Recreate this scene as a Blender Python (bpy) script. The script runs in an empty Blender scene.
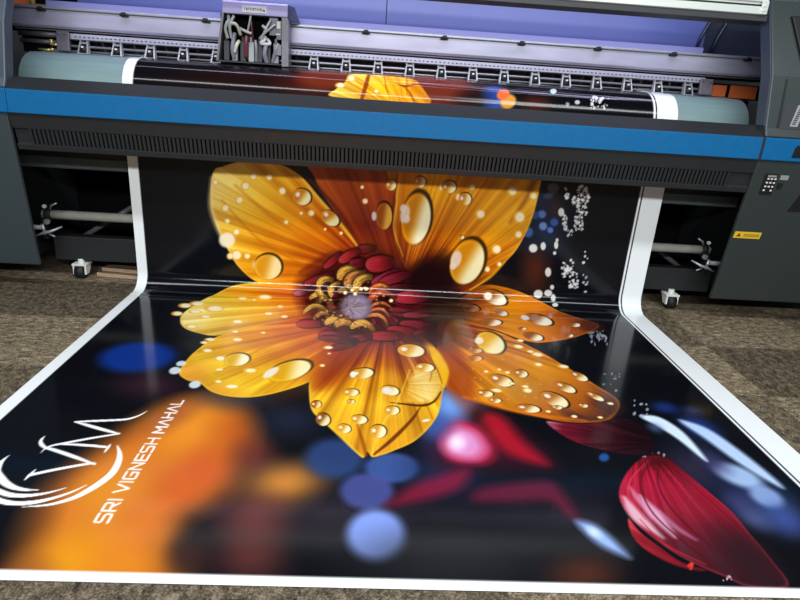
import bpy, bmesh, math, random
import numpy as np
from mathutils import Matrix, Vector

SC = bpy.context.scene
COL = SC.collection
# ------------------------------------------------------------------ camera
cam_d = bpy.data.cameras.new('camera'); cam = bpy.data.objects.new('camera', cam_d); COL.objects.link(cam)
cam_d.sensor_fit = 'HORIZONTAL'; cam_d.sensor_width = 36.0; cam_d.lens = 36.0*595.098/800.0
cam_d.clip_start = .05; cam_d.clip_end = 60
PITCH, YAW, ROLL = .3508, .0560, .0677
_f = Vector((math.sin(YAW)*math.cos(PITCH), math.cos(YAW)*math.cos(PITCH), -math.sin(PITCH)))
_r = Vector((math.cos(YAW), -math.sin(YAW), 0)); _u = _r.cross(_f)
_r2 = math.cos(ROLL)*_r + math.sin(ROLL)*_u; _u2 = -math.sin(ROLL)*_r + math.cos(ROLL)*_u
M = Matrix((_r2, _u2, -_f)).transposed().to_4x4(); M.translation = (-.1625, -3.5772, 1.3069)
cam.matrix_world = M
SC.camera = cam
# ------------------------------------------------------------------ light and exposure
SC.view_settings.view_transform = 'Standard'; SC.view_settings.look = 'None'
SC.view_settings.exposure = -0.08; SC.view_settings.gamma = 1.0; SC.view_settings.use_curve_mapping = False
wd = bpy.data.worlds.new('room_air'); SC.world = wd; wd.use_nodes = True
wd.node_tree.nodes['Background'].inputs[0].default_value = (.80, .92, 1.0, 1)
wd.node_tree.nodes['Background'].inputs[1].default_value = .04
def area(name, loc, to, sx, sy, power, col):
    d = bpy.data.lights.new(name, 'AREA'); d.shape = 'RECTANGLE'; d.size = sx; d.size_y = sy; d.energy = power; d.color = col
    o = bpy.data.objects.new(name, d); COL.objects.link(o); o.location = loc
    o.rotation_euler = (Vector(to)-Vector(loc)).to_track_quat('-Z', 'Y').to_euler()
    return o
area('ceiling_tube_row', (0, -1.9, 3.1), (0, -1.9, 0), 6.5, .3, 130, (.93, .98, 1.0))
area('ceiling_tube_row', (0, -6.0, 3.0), (0, -3.0, 0), 6.5, .25, 180, (.93, .98, 1.0))
area('ceiling_tube_row', (0, -9.0, 4.4), (0, -2.0, 0), 7.0, .3, 290, (.93, .98, 1.0))
area('hood_led_strip', (-.1, .16, 1.83), (-.1, .42, 1.45), 3.8, .04, 9.5, (.70, .66, 1.0))

# ------------------------------------------------------------------ helpers
def s2l(c):
    c = np.asarray(c, float)/255.0
    return np.where(c <= .04045, c/12.92, ((c+.055)/1.055)**2.4)
def mat(name, rgb, rough=.5, metal=0.0, spec=.5, noise=0.0, scale=30.0, bump=0.0, coat=0.0, stretch=None, bscale=None):
    m = bpy.data.materials.new(name); m.use_nodes = True; nt = m.node_tree; p = nt.nodes['Principled BSDF']
    c = s2l(rgb); p.inputs['Base Color'].default_value = (*c, 1); p.inputs['Roughness'].default_value = rough
    p.inputs['Metallic'].default_value = metal; p.inputs['Specular IOR Level'].default_value = spec; p.inputs['Coat Weight'].default_value = coat
    if noise or bump:
        tc = nt.nodes.new('ShaderNodeTexCoord'); mp = nt.nodes.new('ShaderNodeMapping'); nt.links.new(tc.outputs['Object'], mp.inputs[0])
        if stretch: mp.inputs['Scale'].default_value = stretch
        n = nt.nodes.new('ShaderNodeTexNoise'); n.inputs['Scale'].default_value = scale; n.inputs['Detail'].default_value = 5
        nt.links.new(mp.outputs[0], n.inputs[0])
        if noise:
            r = nt.nodes.new('ShaderNodeMapRange'); r.inputs[1].default_value = .25; r.inputs[2].default_value = .75
            r.inputs[3].default_value = 1-noise; r.inputs[4].default_value = 1+noise
            x = nt.nodes.new('ShaderNodeMix'); x.data_type = 'RGBA'; x.blend_type = 'MULTIPLY'; x.inputs[0].default_value = 1
            x.inputs[6].default_value = (*c, 1)
            nt.links.new(n.outputs[0], r.inputs[0]); nt.links.new(r.outputs[0], x.inputs[7]); nt.links.new(x.outputs[2], p.inputs['Base Color'])
        if bump:
            b = nt.nodes.new('ShaderNodeBump'); b.inputs['Strength'].default_value = bump; b.inputs['Distance'].default_value = .004
            nt.links.new(n.outputs[0], b.inputs['Height']); nt.links.new(b.outputs[0], p.inputs['Normal'])
    return m
def empty(name, loc):
    o = bpy.data.objects.new(name, None); COL.objects.link(o); o.location = loc; return o
def tag(o, label, cat, group=None):
    o['label'] = label; o['category'] = cat
    if group: o['group'] = group
    return o
INNER = False                 # the working parts sit deeper inside and a little wider than first measured
DEEP = Matrix(((1.06,0,0,.0098),(0,1,0,.22),(0,0,1.06,-.0784),(0,0,0,1)))
class MB:
    """collects shapes, in metres of the room, into one mesh"""
    def __init__(s): s.bm = bmesh.new()
    def face(s, pts):
        return s.bm.faces.new([s.bm.verts.new(p) for p in pts])
    def hexa(s, P, mi=0):
        v = [s.bm.verts.new(p) for p in P]
        for f in ((0,3,2,1),(4,5,6,7),(0,1,5,4),(1,2,6,5),(2,3,7,6),(3,0,4,7)):
            s.bm.faces.new([v[i] for i in f]).material_index = mi
        return s
    def box(s, a, b, mi=0):
        (x0,y0,z0),(x1,y1,z1) = a, b
        return s.hexa([(x0,y0,z0),(x1,y0,z0),(x1,y1,z0),(x0,y1,z0),(x0,y0,z1),(x1,y0,z1),(x1,y1,z1),(x0,y1,z1)], mi)
    def prism(s, yz, x0, x1, mi=0):
        """profile in (y,z), pulled along x; x0/x1 numbers or functions of (y,z)"""
        g0 = x0 if callable(x0) else (lambda y, z: x0); g1 = x1 if callable(x1) else (lambda y, z: x1)
        a = [s.bm.verts.new((g0(y,z), y, z)) for y, z in yz]; b = [s.bm.verts.new((g1(y,z), y, z)) for y, z in yz]
        n = len(yz)
        fs = [s.bm.faces.new(a[::-1]), s.bm.faces.new(b)]
        for i in range(n): fs.append(s.bm.faces.new([a[i], a[(i+1)%n], b[(i+1)%n], b[i]]))
        for f in fs: f.material_index = mi
        return s
    def tube(s, pts, r, n=12, cap=True, mi=0):
        pts = [Vector(p) for p in pts]; rs = r if isinstance(r, (list, tuple)) else [r]*len(pts)
        rings = []; ref = None
        for i, p in enumerate(pts):
            d = (pts[min(i+1, len(pts)-1)]-pts[max(i-1, 0)]).normalized()
            if ref is None: ref = Vector((0,0,1)) if abs(d.z) < .9 else Vector((1,0,0))
            u = d.cross(ref).normalized(); w = u.cross(d).normalized(); ref = w
            rings.append([s.bm.verts.new(p+rs[i]*(math.cos(2*math.pi*k/n)*u+math.sin(2*math.pi*k/n)*w)) for k in range(n)])
        for A, Bv in zip(rings, rings[1:]):
            for k in range(n):
                f = s.bm.faces.new([A[k], A[(k+1)%n], Bv[(k+1)%n], Bv[k]]); f.smooth = True; f.material_index = mi
        if cap:
            s.bm.faces.new(rings[0][::-1]).material_index = mi; s.bm.faces.new(rings[-1]).material_index = mi
        return s
    def build(s, name, mats, parent=None, bevel=0, smooth=False, label=None):
        if INNER: s.bm.transform(DEEP)
        bmesh.ops.recalc_face_normals(s.bm, faces=s.bm.faces[:])
        me = bpy.data.meshes.new(name); s.bm.to_mesh(me); s.bm.free()
        for m in (mats if isinstance(mats, (list, tuple)) else [mats]): me.materials.append(m)
        o = bpy.data.objects.new(name, me); COL.objects.link(o)
        if smooth:
            for p in me.polygons: p.use_smooth = True
        if parent is not None:
            o.parent = parent
            w = Vector((0,0,0)); q = parent
            while q is not None: w += q.location; q = q.parent
            me.transform(Matrix.Translation(-w))
        if bevel:
            b = o.modifiers.new('edge', 'BEVEL'); b.width = bevel; b.segments = 2; b.limit_method = 'ANGLE'; b.angle_limit = math.radians(35)
        if label: o['label'] = label
        return o

# ------------------------------------------------------------------ materials
DARK = mat('charcoal_paint', (54, 56, 60), .5, noise=.05, scale=60)
APRON = mat('black_grey_panel', (37, 39, 42), .5, noise=.06, scale=25)
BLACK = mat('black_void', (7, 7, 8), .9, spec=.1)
BLUE = mat('blue_paint', (8, 96, 150), .5, spec=.25, noise=.06, scale=40)
CAB = mat('slate_cabinet_paint', (60, 71, 76), .42, noise=.03, scale=80)
CABR = mat('grey_green_cabinet_paint', (52, 60, 60), .42, noise=.03, scale=80)
HOOD = mat('slate_blue_hood_paint', (64, 72, 86), .4)
TEAL = mat('pale_teal_plate', (124, 148, 150), .32, spec=.5, noise=.05, scale=14, stretch=(.2, 1, 4))
HEAT = mat('grey_heater_plate', (82, 92, 94), .4, noise=.06, scale=20)
LAV = mat('brushed_aluminium_beam', (186, 185, 202), .38, metal=.3, noise=.16, scale=5, stretch=(.6, 1, 3))
STRIP = mat('pale_steel_strip', (190, 190, 204), .36, metal=.3, noise=.06, scale=30)
BACK = mat('blue_violet_cover', (82, 94, 160), .38, noise=.03, scale=3)
NAVY = mat('navy_cover', (34, 40, 62), .4)
ALU = mat('bright_aluminium', (226, 232, 226), .35, metal=.25)
STEEL = mat('worn_steel_tube', (226, 226, 212), .32, metal=.25, noise=.1, scale=20)
BRASS = mat('brass', (200, 180, 110), .35, metal=.7)
ORANGE = mat('orange_panel', (190, 92, 48), .5, noise=.06, scale=20)
GREYM = mat('grey_metal_bracket', (112, 108, 116), .4, metal=.3, noise=.15, scale=40)
SILV = mat('silver_arm', (176, 178, 184), .3, metal=.5)
RUB = mat('black_rubber', (22, 22, 24), .6)
WHITEP = mat('white_plastic', (232, 232, 226), .4)
LILAC = mat('lilac_carriage_cover', (186, 180, 222), .4)
WIREC = [mat('clear_ink_tube', (190, 192, 190), .25), mat('pale_ink_tube', (202, 200, 178), .3), mat('plum_ink_tube', (110, 52, 66), .3), mat('grey_ink_tube', (130, 130, 142), .3)]
YEL = mat('yellow_sticker', (236, 200, 50), .45); REDI = mat('red_ink', (150, 40, 30), .5); INK = mat('black_ink', (24, 24, 26), .5)
WOOD = mat('brown_board', (120, 94, 74), .6, noise=.25, scale=18, stretch=(.4, 4, 4))
FRAME = mat('dark_frame_paint', (32, 35, 37), .5, noise=.08, scale=30)
TUBEM = mat('label_grey', (150, 156, 154), .4)

# ------------------------------------------------------------------ floor and wall
def floor_material():
    m = bpy.data.materials.new('brown_stone_tile'); m.use_nodes = True; nt = m.node_tree; N = nt.nodes; Lk = nt.links; p = N['Principled BSDF']
    tc = N.new('ShaderNodeTexCoord'); sep = N.new('ShaderNodeSeparateXYZ'); Lk.new(tc.outputs['Object'], sep.inputs[0])
    def mth(op, a, b=None, c=None):
        n = N.new('ShaderNodeMath'); n.operation = op
        for i, v in enumerate((a, b, c)):
            if v is None: continue
            if isinstance(v, (int, float)): n.inputs[i].default_value = v
            else: Lk.new(v, n.inputs[i])
        return n.outputs[0]
    ix = mth('MAXIMUM', mth('FLOOR', mth('DIVIDE', mth('SUBTRACT', sep.outputs[0], 1.78-.76*8), .76)), 5.0)
    iy = mth('FLOOR', mth('DIVIDE', mth('SUBTRACT', sep.outputs[1], -.53-.58*12), .58))
    cmb = N.new('ShaderNodeCombineXYZ'); Lk.new(ix, cmb.inputs[0]); Lk.new(iy, cmb.inputs[1])
    wn = N.new('ShaderNodeTexWhiteNoise'); wn.noise_dimensions = '2D'; Lk.new(cmb.outputs[0], wn.inputs[0])
    par = mth('MODULO', mth('ADD', ix, iy), 2.0)
    def streak(sx, sy, sc):
        mp = N.new('ShaderNodeMapping'); mp.inputs['Scale'].default_value = (sx, sy, 1); Lk.new(tc.outputs['Object'], mp.inputs[0])
        n = N.new('ShaderNodeTexNoise'); n.inputs['Scale'].default_value = sc; n.inputs['Detail'].default_value = 7; n.inputs['Roughness'].default_value = .72
        n.inputs['Distortion'].default_value = .6; Lk.new(mp.outputs[0], n.inputs[0]); return n.outputs[0]
    mix = N.new('ShaderNodeMix'); Lk.new(par, mix.inputs[0]); Lk.new(streak(1, 1.9, 22), mix.inputs[2]); Lk.new(streak(1.5, 1.2, 22), mix.inputs[3])
    fine = N.new('ShaderNodeTexNoise'); fine.inputs['Scale'].default_value = 140; fine.inputs['Detail'].default_value = 3; Lk.new(tc.outputs['Object'], fine.inputs[0])
    tot = mth('ADD', mth('MULTIPLY', mix.outputs[0], .6), mth('MULTIPLY', fine.outputs[0], .4))
    ramp = N.new('ShaderNodeValToRGB'); Lk.new(tot, ramp.inputs[0])
    e = ramp.color_ramp.elements
    e[0].position = .38; e[0].color = (*s2l((40, 33, 26)), 1); e[1].position = .64; e[1].color = (*s2l((194, 175, 146)), 1)
    k = ramp.color_ramp.elements.new(.5); k.color = (*s2l((118, 103, 83)), 1)
    tone = N.new('ShaderNodeMapRange'); tone.inputs[3].default_value = .5; tone.inputs[4].default_value = 1.12
    Lk.new(mth('ADD', mth('MULTIPLY', wn.outputs[0], .3), mth('MULTIPLY', mth('SUBTRACT', 1.0, par), .7)), tone.inputs[0])
    mul = N.new('ShaderNodeMix'); mul.data_type = 'RGBA'; mul.blend_type = 'MULTIPLY'; mul.inputs[0].default_value = 1
    Lk.new(ramp.outputs[0], mul.inputs[6]); Lk.new(tone.outputs[0], mul.inputs[7]); Lk.new(mul.outputs[2], p.inputs['Base Color'])
    p.inputs['Roughness'].default_value = .62; p.inputs['Specular IOR Level'].default_value = .3
    b = N.new('ShaderNodeBump'); b.inputs['Strength'].default_value = .35; b.inputs['Distance'].default_value = .003; Lk.new(tot, b.inputs['Height']); Lk.new(b.outputs[0], p.inputs['Normal'])
    return m
fl = MB(); fl.face([(-5, -7.5, 0), (5, -7.5, 0), (5, 2.2, 0), (-5, 2.2, 0)]); fl = fl.build('floor', floor_material()); fl['kind'] = 'structure'
wl = MB().box((-5, 2.2, 0), (5, 2.3, 3.2)).build('wall_back', mat('dim_grey_wall', (70, 72, 76), .8, noise=.04, scale=3)); wl['kind'] = 'structure'

# ------------------------------------------------------------------ printed banner
ART=[
('P',[[-1.009,0.84],[-1.093,0.583],[-1.154,0.36],[-1.077,0.074],[-1.059,-0.029],[-0.668,-0.012],[-0.727,0.123],[-0.705,0.258],[-0.607,0.407],[-0.606,0.758],[-0.709,0.941],[-0.894,0.984]],[-1.009,0.84],[-0.727,0.123],[(0,(206,112,36)),(1,(206,112,36))],0,8,None,0.01,0.085,1,1),
('B',[-0.918,0.488,0.0925,0.1976,0.135,-0.1669],(205,105,30),0.95,1),
('B',[-0.828,0.758,0.1463,0.1355,0.0956,-0.1926],(232,142,40),0.95,1),
('B',[-0.973,0.379,0.0536,0.1649,0.1217,-0.1256],(222,140,42),0.9,1),
('B',[-0.944,0.078,0.1063,0.073,0.0903,-0.1218],(225,145,28),1,1),
('B',[-0.796,0.083,0.1222,0.0041,0.0564,-0.1468],(222,130,35),0.9,1),
('B',[-0.701,0.5,0.0823,0.0858,0.0726,-0.1294],(204,88,34),0.9,1),
('B',[-0.752,0.39,0.0671,0.068,0.0607,-0.0988],(206,92,34),0.8,1),
('B',[-0.79,0.223,0.0535,0.0671,0.0832,-0.109],(214,115,38),0.8,1),
('B',[-0.637,0.107,0.0669,0.0023,0.0267,-0.0909],(58,36,34),0.9,1),
('B',[-0.648,0.721,0.1118,0.0073,0.0424,-0.189],(190,85,30),0.7,1),
('B',[-1.035,0.021,0.0771,0.0024,0.0435,-0.0815],(150,85,45),0.6,1),
('B',[-0.917,0.824,0.0852,0.1551,0.0472,-0.0741],(90,35,60),0.35,1),
('B',[-0.548,0.597,0.0926,0.0054,0.0236,-0.122],(110,50,45),0.7,1),
('B',[-0.417,0.443,0.148,0.0419,0.0299,-0.1262],(205,130,48),0.95,1),
('B',[-0.482,0.258,0.1375,0.0057,0.0276,-0.1426],(112,58,55),0.85,1),
('B',[-0.464,0.094,0.1123,0.0038,0.0212,-0.1051],(120,55,50),0.6,1),
('B',[-0.25,0.268,0.1251,0.0052,0.0105,-0.1359],(50,42,50),0.6,1),
('B',[-0.71,0.999,0.1654,0.0131,0.0263,-0.117],(55,60,80),0.6,1),
('B',[-0.455,0.842,0.1587,0.0112,0.0208,-0.1493],(40,50,75),0.6,1),
('B',[-0.257,0.595,0.1091,0.0063,0.0085,-0.1226],(44,66,118),0.9,0.7),
('B',[-0.049,0.547,0.0976,0.0054,-0.0018,-0.0886],(62,88,156),0.9,0.45),
('B',[-0.137,0.414,0.0914,0.0044,0.0018,-0.0942],(70,78,145),0.9,0.5),
('B',[-0.105,0.212,0.0891,0.0034,0.0006,-0.1074],(130,155,232),1,0.6),
('B',[0.125,0.545,0.1464,0.0079,-0.0171,-0.1777],(30,42,80),0.7,1),
('B',[0.233,0.987,0.1143,0.0086,-0.0244,-0.2028],(85,140,222),1,1),
('B',[0.15,0.809,0.0899,0.006,-0.0142,-0.1475],(50,85,160),0.7,1),
('B',[-1.244,1.346,0.1601,0.0448,0.0634,-0.1571],(18,52,140),0.95,0.6),
('B',[-1.094,1.081,0.1659,0.0141,0.0499,-0.1409],(70,35,50),0.6,1),
('B',[0.128,0.114,0.3271,0.011,-0.0188,-0.1562],(40,40,42),0.8,1),  # grey reflection on the glossy sheet, painted into the ink
('B',[0.495,0.299,0.2016,0.0084,-0.0552,-0.1907],(28,28,34),0.7,1),
('B',[0.502,0.069,0.1195,0.0037,-0.0273,-0.0827],(88,45,32),0.8,1),
('B',[0.227,0.007,0.0847,0.0024,-0.0038,-0.0209],(120,130,160),0.3,1),
('P',[[0.236,1.013],[0.385,0.982],[0.507,0.76],[0.55,0.592],[0.424,0.573],[0.265,0.552],[0.125,0.545],[0.128,0.736]],[0.236,1.013],[0.424,0.573],[(0,(70,18,34)),(1,(70,18,34))],0,8,None,0.01,0.06,1,0.75),
('P',[[-0.066,0.347],[0.011,0.443],[0.121,0.51],[0.228,0.55],[0.192,0.447],[0.075,0.378],[-0.027,0.344]],[-0.066,0.347],[0.228,0.55],[(0,(140,22,50)),(1,(140,22,50))],0,8,None,0.01,0.03,1,0.8),
('P',[[0.223,0.375],[0.255,0.444],[0.386,0.484],[0.509,0.496],[0.544,0.442],[0.559,0.311],[0.521,0.319],[0.479,0.387],[0.363,0.376]],[0.223,0.375],[0.544,0.442],[(0,(116,28,54)),(1,(116,28,54))],0,8,None,0.01,0.03,1,0.75),
('P',[[0.143,0.696],[0.167,0.81],[0.224,0.882],[0.289,0.863],[0.333,0.778],[0.345,0.669],[0.302,0.597],[0.233,0.587],[0.168,0.608]],[0.143,0.696],[0.333,0.778],[(0,(190,28,66)),(1,(190,28,66))],0,8,None,0.01,0.03,1,1),
('P',[[0.156,0.704],[0.18,0.782],[0.234,0.829],[0.294,0.789],[0.314,0.694],[0.276,0.626],[0.215,0.616],[0.169,0.646]],[0.156,0.704],[0.314,0.694],[(0,(222,150,205)),(1,(222,150,205))],0,8,None,0.01,0.035,1,0.95),
('B',[0.209,0.721,0.0396,0.0025,-0.0076,-0.0619],(252,228,250),1,1),
('P',[[0.339,0.913],[0.388,0.949],[0.435,0.904],[0.474,0.758],[0.532,0.61],[0.471,0.612],[0.388,0.671],[0.349,0.779]],[0.339,0.913],[0.532,0.61],[(0,(166,20,40)),(1,(166,20,40))],0,8,None,0.01,0.035,1,1),
('B',[0.309,0.943,0.0391,0.0028,-0.0111,-0.0738],(36,14,18),0.9,1),
('B',[0.223,1.02,0.0889,0.0068,-0.02,-0.1731],(112,164,240),0.95,1),
('B',[0.137,0.838,0.0661,0.0045,-0.0095,-0.1055],(56,96,176),0.7,1),
('B',[0.77,0.655,0.0201,0.0012,-0.0096,-0.0264],(40,85,160),0.9,0.8),
('P',[[0.547,0.281],[0.562,0.233],[0.594,0.182],[0.651,0.143],[0.66,0.153],[0.635,0.228],[0.6,0.28],[0.556,0.293]],[0.551,0.287],[0.655,0.148],[(0,(150,178,236)),(1,(150,178,236))],0,8,None,0.01,0.02,1,1),
('B',[0.589,0.243,0.0186,-0.0194,-0.015,-0.0199],(215,230,255),0.8,1),
('B',[1.185,0.572,0.1144,-0.1931,-0.1493,-0.1647],(30,38,70),0.8,1),
('B',[1.272,0.392,0.0634,-0.1056,-0.1058,-0.103],(58,76,130),0.8,1),
('B',[1.199,1.06,0.0602,-0.0183,-0.0298,-0.054],(28,58,140),0.75,1),
('B',[1.32,1.043,0.0514,-0.0157,-0.0267,-0.0446],(40,58,120),0.6,1),
('B',[1.279,0.9,0.0613,-0.0817,-0.0575,-0.0747],(30,60,150),0.8,1),
('B',[1.253,0.569,0.0612,-0.0555,-0.0438,-0.0526],(165,192,232),0.95,0.8),
('B',[1.287,0.451,0.0353,-0.0397,-0.0434,-0.0464],(140,165,215),0.9,0.8),
('B',[1.279,0.332,0.038,-0.0619,-0.0657,-0.062],(60,80,150),0.8,1),
('B',[1.198,0.653,0.0391,-0.0688,-0.0467,-0.053],(60,55,100),0.8,1),
('B',[1.163,0.402,0.0359,-0.0557,-0.0457,-0.0472],(60,62,110),0.8,1),
('B',[1.082,0.597,0.0406,-0.0968,-0.0589,-0.0638],(45,35,55),0.8,1),
('B',[1.171,0.327,0.039,-0.0395,-0.0428,-0.0458],(80,90,140),0.7,1),
('P',[[1.048,0.96],[1.086,0.902],[1.132,0.804],[1.168,0.664],[1.184,0.679],[1.183,0.859],[1.135,0.97],[1.062,0.985]],[1.055,0.973],[1.176,0.672],[(0,(214,232,250)),(1,(214,232,250))],0,8,None,0.01,0.01,1,1),
('P',[[1.212,0.932],[1.252,0.82],[1.299,0.656],[1.368,0.512],[1.39,0.532],[1.362,0.719],[1.31,0.888],[1.229,0.955]],[1.221,0.944],[1.379,0.522],[(0,(184,208,244)),(1,(184,208,244))],0,8,None,0.01,0.014,1,1),
('B',[1.075,0.886,0.03,-0.0244,-0.0244,-0.038],(90,110,160),0.6,1),
('B',[0.879,2.529,0.1085,0.0058,0.0265,-0.1843],(86,38,24),0.85,1),
('B',[0.902,2.808,0.1617,0.0091,0.028,-0.1874],(22,40,72),0.8,1),
('B',[0.802,2.758,0.0312,0.0017,0.0044,-0.0315],(70,105,165),0.9,0.7),
('B',[0.873,2.875,0.0247,0.0014,0.0036,-0.0247],(90,125,185),0.9,0.7),
('B',[0.89,2.801,0.0249,0.0014,0.0037,-0.025],(120,150,215),0.9,0.7),
('B',[0.955,2.83,0.0249,0.0014,0.0039,-0.0249],(60,100,190),0.9,0.7),
('B',[0.938,2.779,0.0187,0.001,0.0029,-0.0189],(90,135,230),0.9,0.7),
('B',[0.831,2.867,0.0247,0.0014,0.0035,-0.0247],(50,80,130),0.8,0.8),
('B',[0.917,3.037,0.0365,0.0021,0.0046,-0.0299],(120,125,140),0.7,0.8),
('B',[0.893,2.987,0.0306,0.0018,0.0027,-0.0181],(90,95,115),0.6,0.8),
('B',[0.948,2.917,0.0616,0.0035,0.0133,-0.0857],(70,40,32),0.6,1),
('B',[0.848,2.96,0.0735,0.0042,0.0089,-0.0606],(40,48,70),0.6,1),
('B',[0.848,2.658,0.0265,0.0014,0.0038,-0.027],(232,232,225),0.92,0.45),
('B',[0.909,2.675,0.0164,0.0009,0.0038,-0.0256],(232,232,225),0.92,0.45),
('B',[0.989,2.894,0.0185,0.0011,0.0041,-0.0258],(232,232,225),0.92,0.45),
('B',[0.99,2.686,0.0126,0.0007,0.004,-0.0256],(232,232,225),0.92,0.45),
('B',[0.988,2.634,0.0101,0.0006,0.0018,-0.0116],(232,232,225),0.92,0.45),
('B',[0.966,2.507,0.0192,0.001,0.0046,-0.0304],(232,232,225),0.92,0.45),
('B',[0.923,2.357,0.0293,0.0014,0.0022,-0.029],(232,232,225),0.92,0.45),
('B',[0.987,2.367,0.026,0.0013,0.0024,-0.0228],(232,232,225),0.92,0.45),
('B',[1.007,2.408,0.0129,0.0007,0.0025,-0.0162],(232,232,225),0.92,0.45),
('B',[0.991,2.718,0.0088,0.0005,0.002,-0.0127],(232,232,225),0.92,0.45),
('B',[1.022,2.336,0.0157,0.0008,0.0007,-0.0259],(232,232,225),0.92,0.45),
('B',[1.033,2.289,0.0197,0.0011,-0.0015,-0.0146],(232,232,225),0.92,0.45),
('B',[1.13,2.961,0.0015,-0.0045,-0.0067,-0.0015],(225,225,225),0.65,0.5),
('B',[1.071,3.021,0.0027,-0.0033,-0.0049,-0.0036],(225,225,225),0.71,0.5),
('B',[1.125,2.938,0.0028,-0.0018,-0.0015,-0.0026],(225,225,225),0.71,0.5),
('B',[1.115,2.934,0.0038,-0.0016,-0.0017,-0.0049],(225,225,225),0.69,0.5),
('B',[1.142,2.992,0.0038,-0.0089,-0.0121,-0.0038],(225,225,225),0.75,0.5),
('B',[1.112,3.044,0.0052,-0.0031,-0.0028,-0.0051],(225,225,225),0.79,0.5),
('B',[1.091,3.01,0.0065,-0.0025,-0.002,-0.0065],(225,225,225),0.71,0.5),
('B',[1.09,2.976,0.0035,-0.0026,-0.0021,-0.0028],(225,225,225),0.74,0.5),
('B',[1.138,2.932,0.005,-0.0064,-0.0061,-0.0042],(225,225,225),0.74,0.5),
('B',[1.103,2.955,0.0009,-0.0042,-0.0056,-0.0006],(225,225,225),0.69,0.5),
('B',[1.13,2.935,0.0072,-0.0003,0.0006,-0.0091],(225,225,225),0.63,0.5),
('B',[1.078,3.023,0.0028,-0.0006,-0.0006,-0.0042],(225,225,225),0.98,0.5),
('B',[1.122,2.936,0.0026,-0.0059,-0.01,-0.0033],(225,225,225),0.89,0.5),
('B',[1.138,2.974,0.0054,-0.0063,-0.0082,-0.0065],(225,225,225),0.75,0.5),
('B',[1.092,2.959,0.001,-0.0045,-0.0057,-0.0006],(225,225,225),0.94,0.5),
('B',[1.084,2.96,0.0059,-0.0045,-0.0047,-0.0062],(225,225,225),0.78,0.5),
('B',[1.081,3.019,0.0041,-0.0007,-0.0003,-0.0043],(225,225,225),0.77,0.5),
('B',[1.078,3.05,0.0075,-0.0028,-0.0023,-0.0078],(225,225,225),0.86,0.5),
('B',[1.123,2.885,0.0006,-0.0026,-0.003,-0.0004],(225,225,225),0.82,0.5),
('B',[1.099,2.906,0.0047,-0.0023,-0.0024,-0.0059],(225,225,225),0.63,0.5),
('B',[1.109,2.902,0.0025,-0.0057,-0.0092,-0.003],(225,225,225),0.89,0.5),
('B',[1.125,2.996,0.0012,-0.0032,-0.0041,-0.0011],(225,225,225),0.66,0.5),
('B',[1.147,2.901,0.008,-0.0025,-0.0018,-0.0081],(225,225,225),0.93,0.5),
('B',[1.143,2.885,0.0019,-0.005,-0.008,-0.0021],(225,225,225),0.64,0.5),
('B',[1.129,3.022,0.0063,-0.004,-0.0041,-0.0066],(225,225,225),0.82,0.5),
('B',[1.125,3.044,0.0016,-0.0067,-0.006,-0.0007],(225,225,225),0.9,0.5),
('B',[1.141,3.0,0.0084,-0.0002,0.0005,-0.006],(225,225,225),0.9,0.5),
('B',[1.108,3.005,0.0021,-0.0045,-0.0043,-0.0015],(225,225,225),0.63,0.5),
('B',[1.08,2.971,0.008,-0.0005,0.0003,-0.0071],(225,225,225),0.82,0.5),
('B',[1.077,3.045,0.0038,-0.0042,-0.0051,-0.0041],(225,225,225),0.75,0.5),
('B',[1.091,2.946,0.0052,-0.0015,-0.0008,-0.0041],(225,225,225),0.7,0.5),
('B',[1.076,2.971,0.0019,-0.0025,-0.0024,-0.0016],(225,225,225),0.92,0.5),
('B',[1.13,2.956,0.0037,-0.002,-0.0025,-0.0052],(225,225,225),0.84,0.5),
('B',[1.082,3.035,0.0018,-0.0065,-0.0085,-0.0014],(225,225,225),0.71,0.5),
('B',[1.117,3.035,0.0059,-0.0036,-0.0026,-0.0044],(225,225,225),0.6,0.5),
('B',[1.12,3.016,0.0006,-0.0029,-0.0051,-0.0005],(225,225,225),0.79,0.5),
('B',[1.13,2.927,0.0029,-0.0063,-0.005,-0.0018],(225,225,225),0.62,0.5),
('B',[1.138,2.903,0.003,-0.0056,-0.0058,-0.0026],(225,225,225),0.65,0.5),
('B',[1.141,2.97,0.0023,-0.0069,-0.0083,-0.0018],(225,225,225),0.74,0.5),
('B',[1.115,3.051,0.0049,-0.0039,-0.0037,-0.0046],(225,225,225),0.77,0.5),
('B',[1.136,3.009,0.0078,-0.0025,-0.0023,-0.0095],(225,225,225),0.97,0.5),
('B',[1.125,2.903,0.0051,-0.0011,-0.0009,-0.0086],(225,225,225),0.81,0.5),
('B',[1.07,3.035,0.0031,-0.0058,-0.0077,-0.0032],(225,225,225),0.99,0.5),
('B',[1.11,3.045,0.0052,-0.0048,-0.0051,-0.0052],(225,225,225),0.95,0.5),
('B',[1.114,2.978,0.0055,-0.0005,0.0001,-0.0079],(225,225,225),0.66,0.5),
('B',[1.076,3.058,0.0018,-0.0039,-0.0048,-0.0017],(225,225,225),0.79,0.5),
('B',[1.118,2.897,0.0074,-0.0027,-0.0024,-0.0089],(225,225,225),0.98,0.5),
('B',[1.095,2.919,0.0074,-0.0031,-0.0016,-0.0049],(225,225,225),0.9,0.5),
('B',[1.117,3.054,0.0019,-0.0068,-0.0076,-0.0012],(225,225,225),0.74,0.5),
('B',[1.082,2.954,0.0015,-0.0058,-0.0095,-0.0014],(225,225,225),0.66,0.5),
('B',[1.071,3.051,0.0036,-0.0031,-0.0032,-0.0035],(225,225,225),0.79,0.5),
('B',[1.09,3.058,0.0102,-0.0025,-0.0016,-0.0104],(225,225,225),0.97,0.5),
('B',[1.12,2.984,0.0034,-0.002,-0.002,-0.0038],(225,225,225),0.61,0.5),
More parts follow.
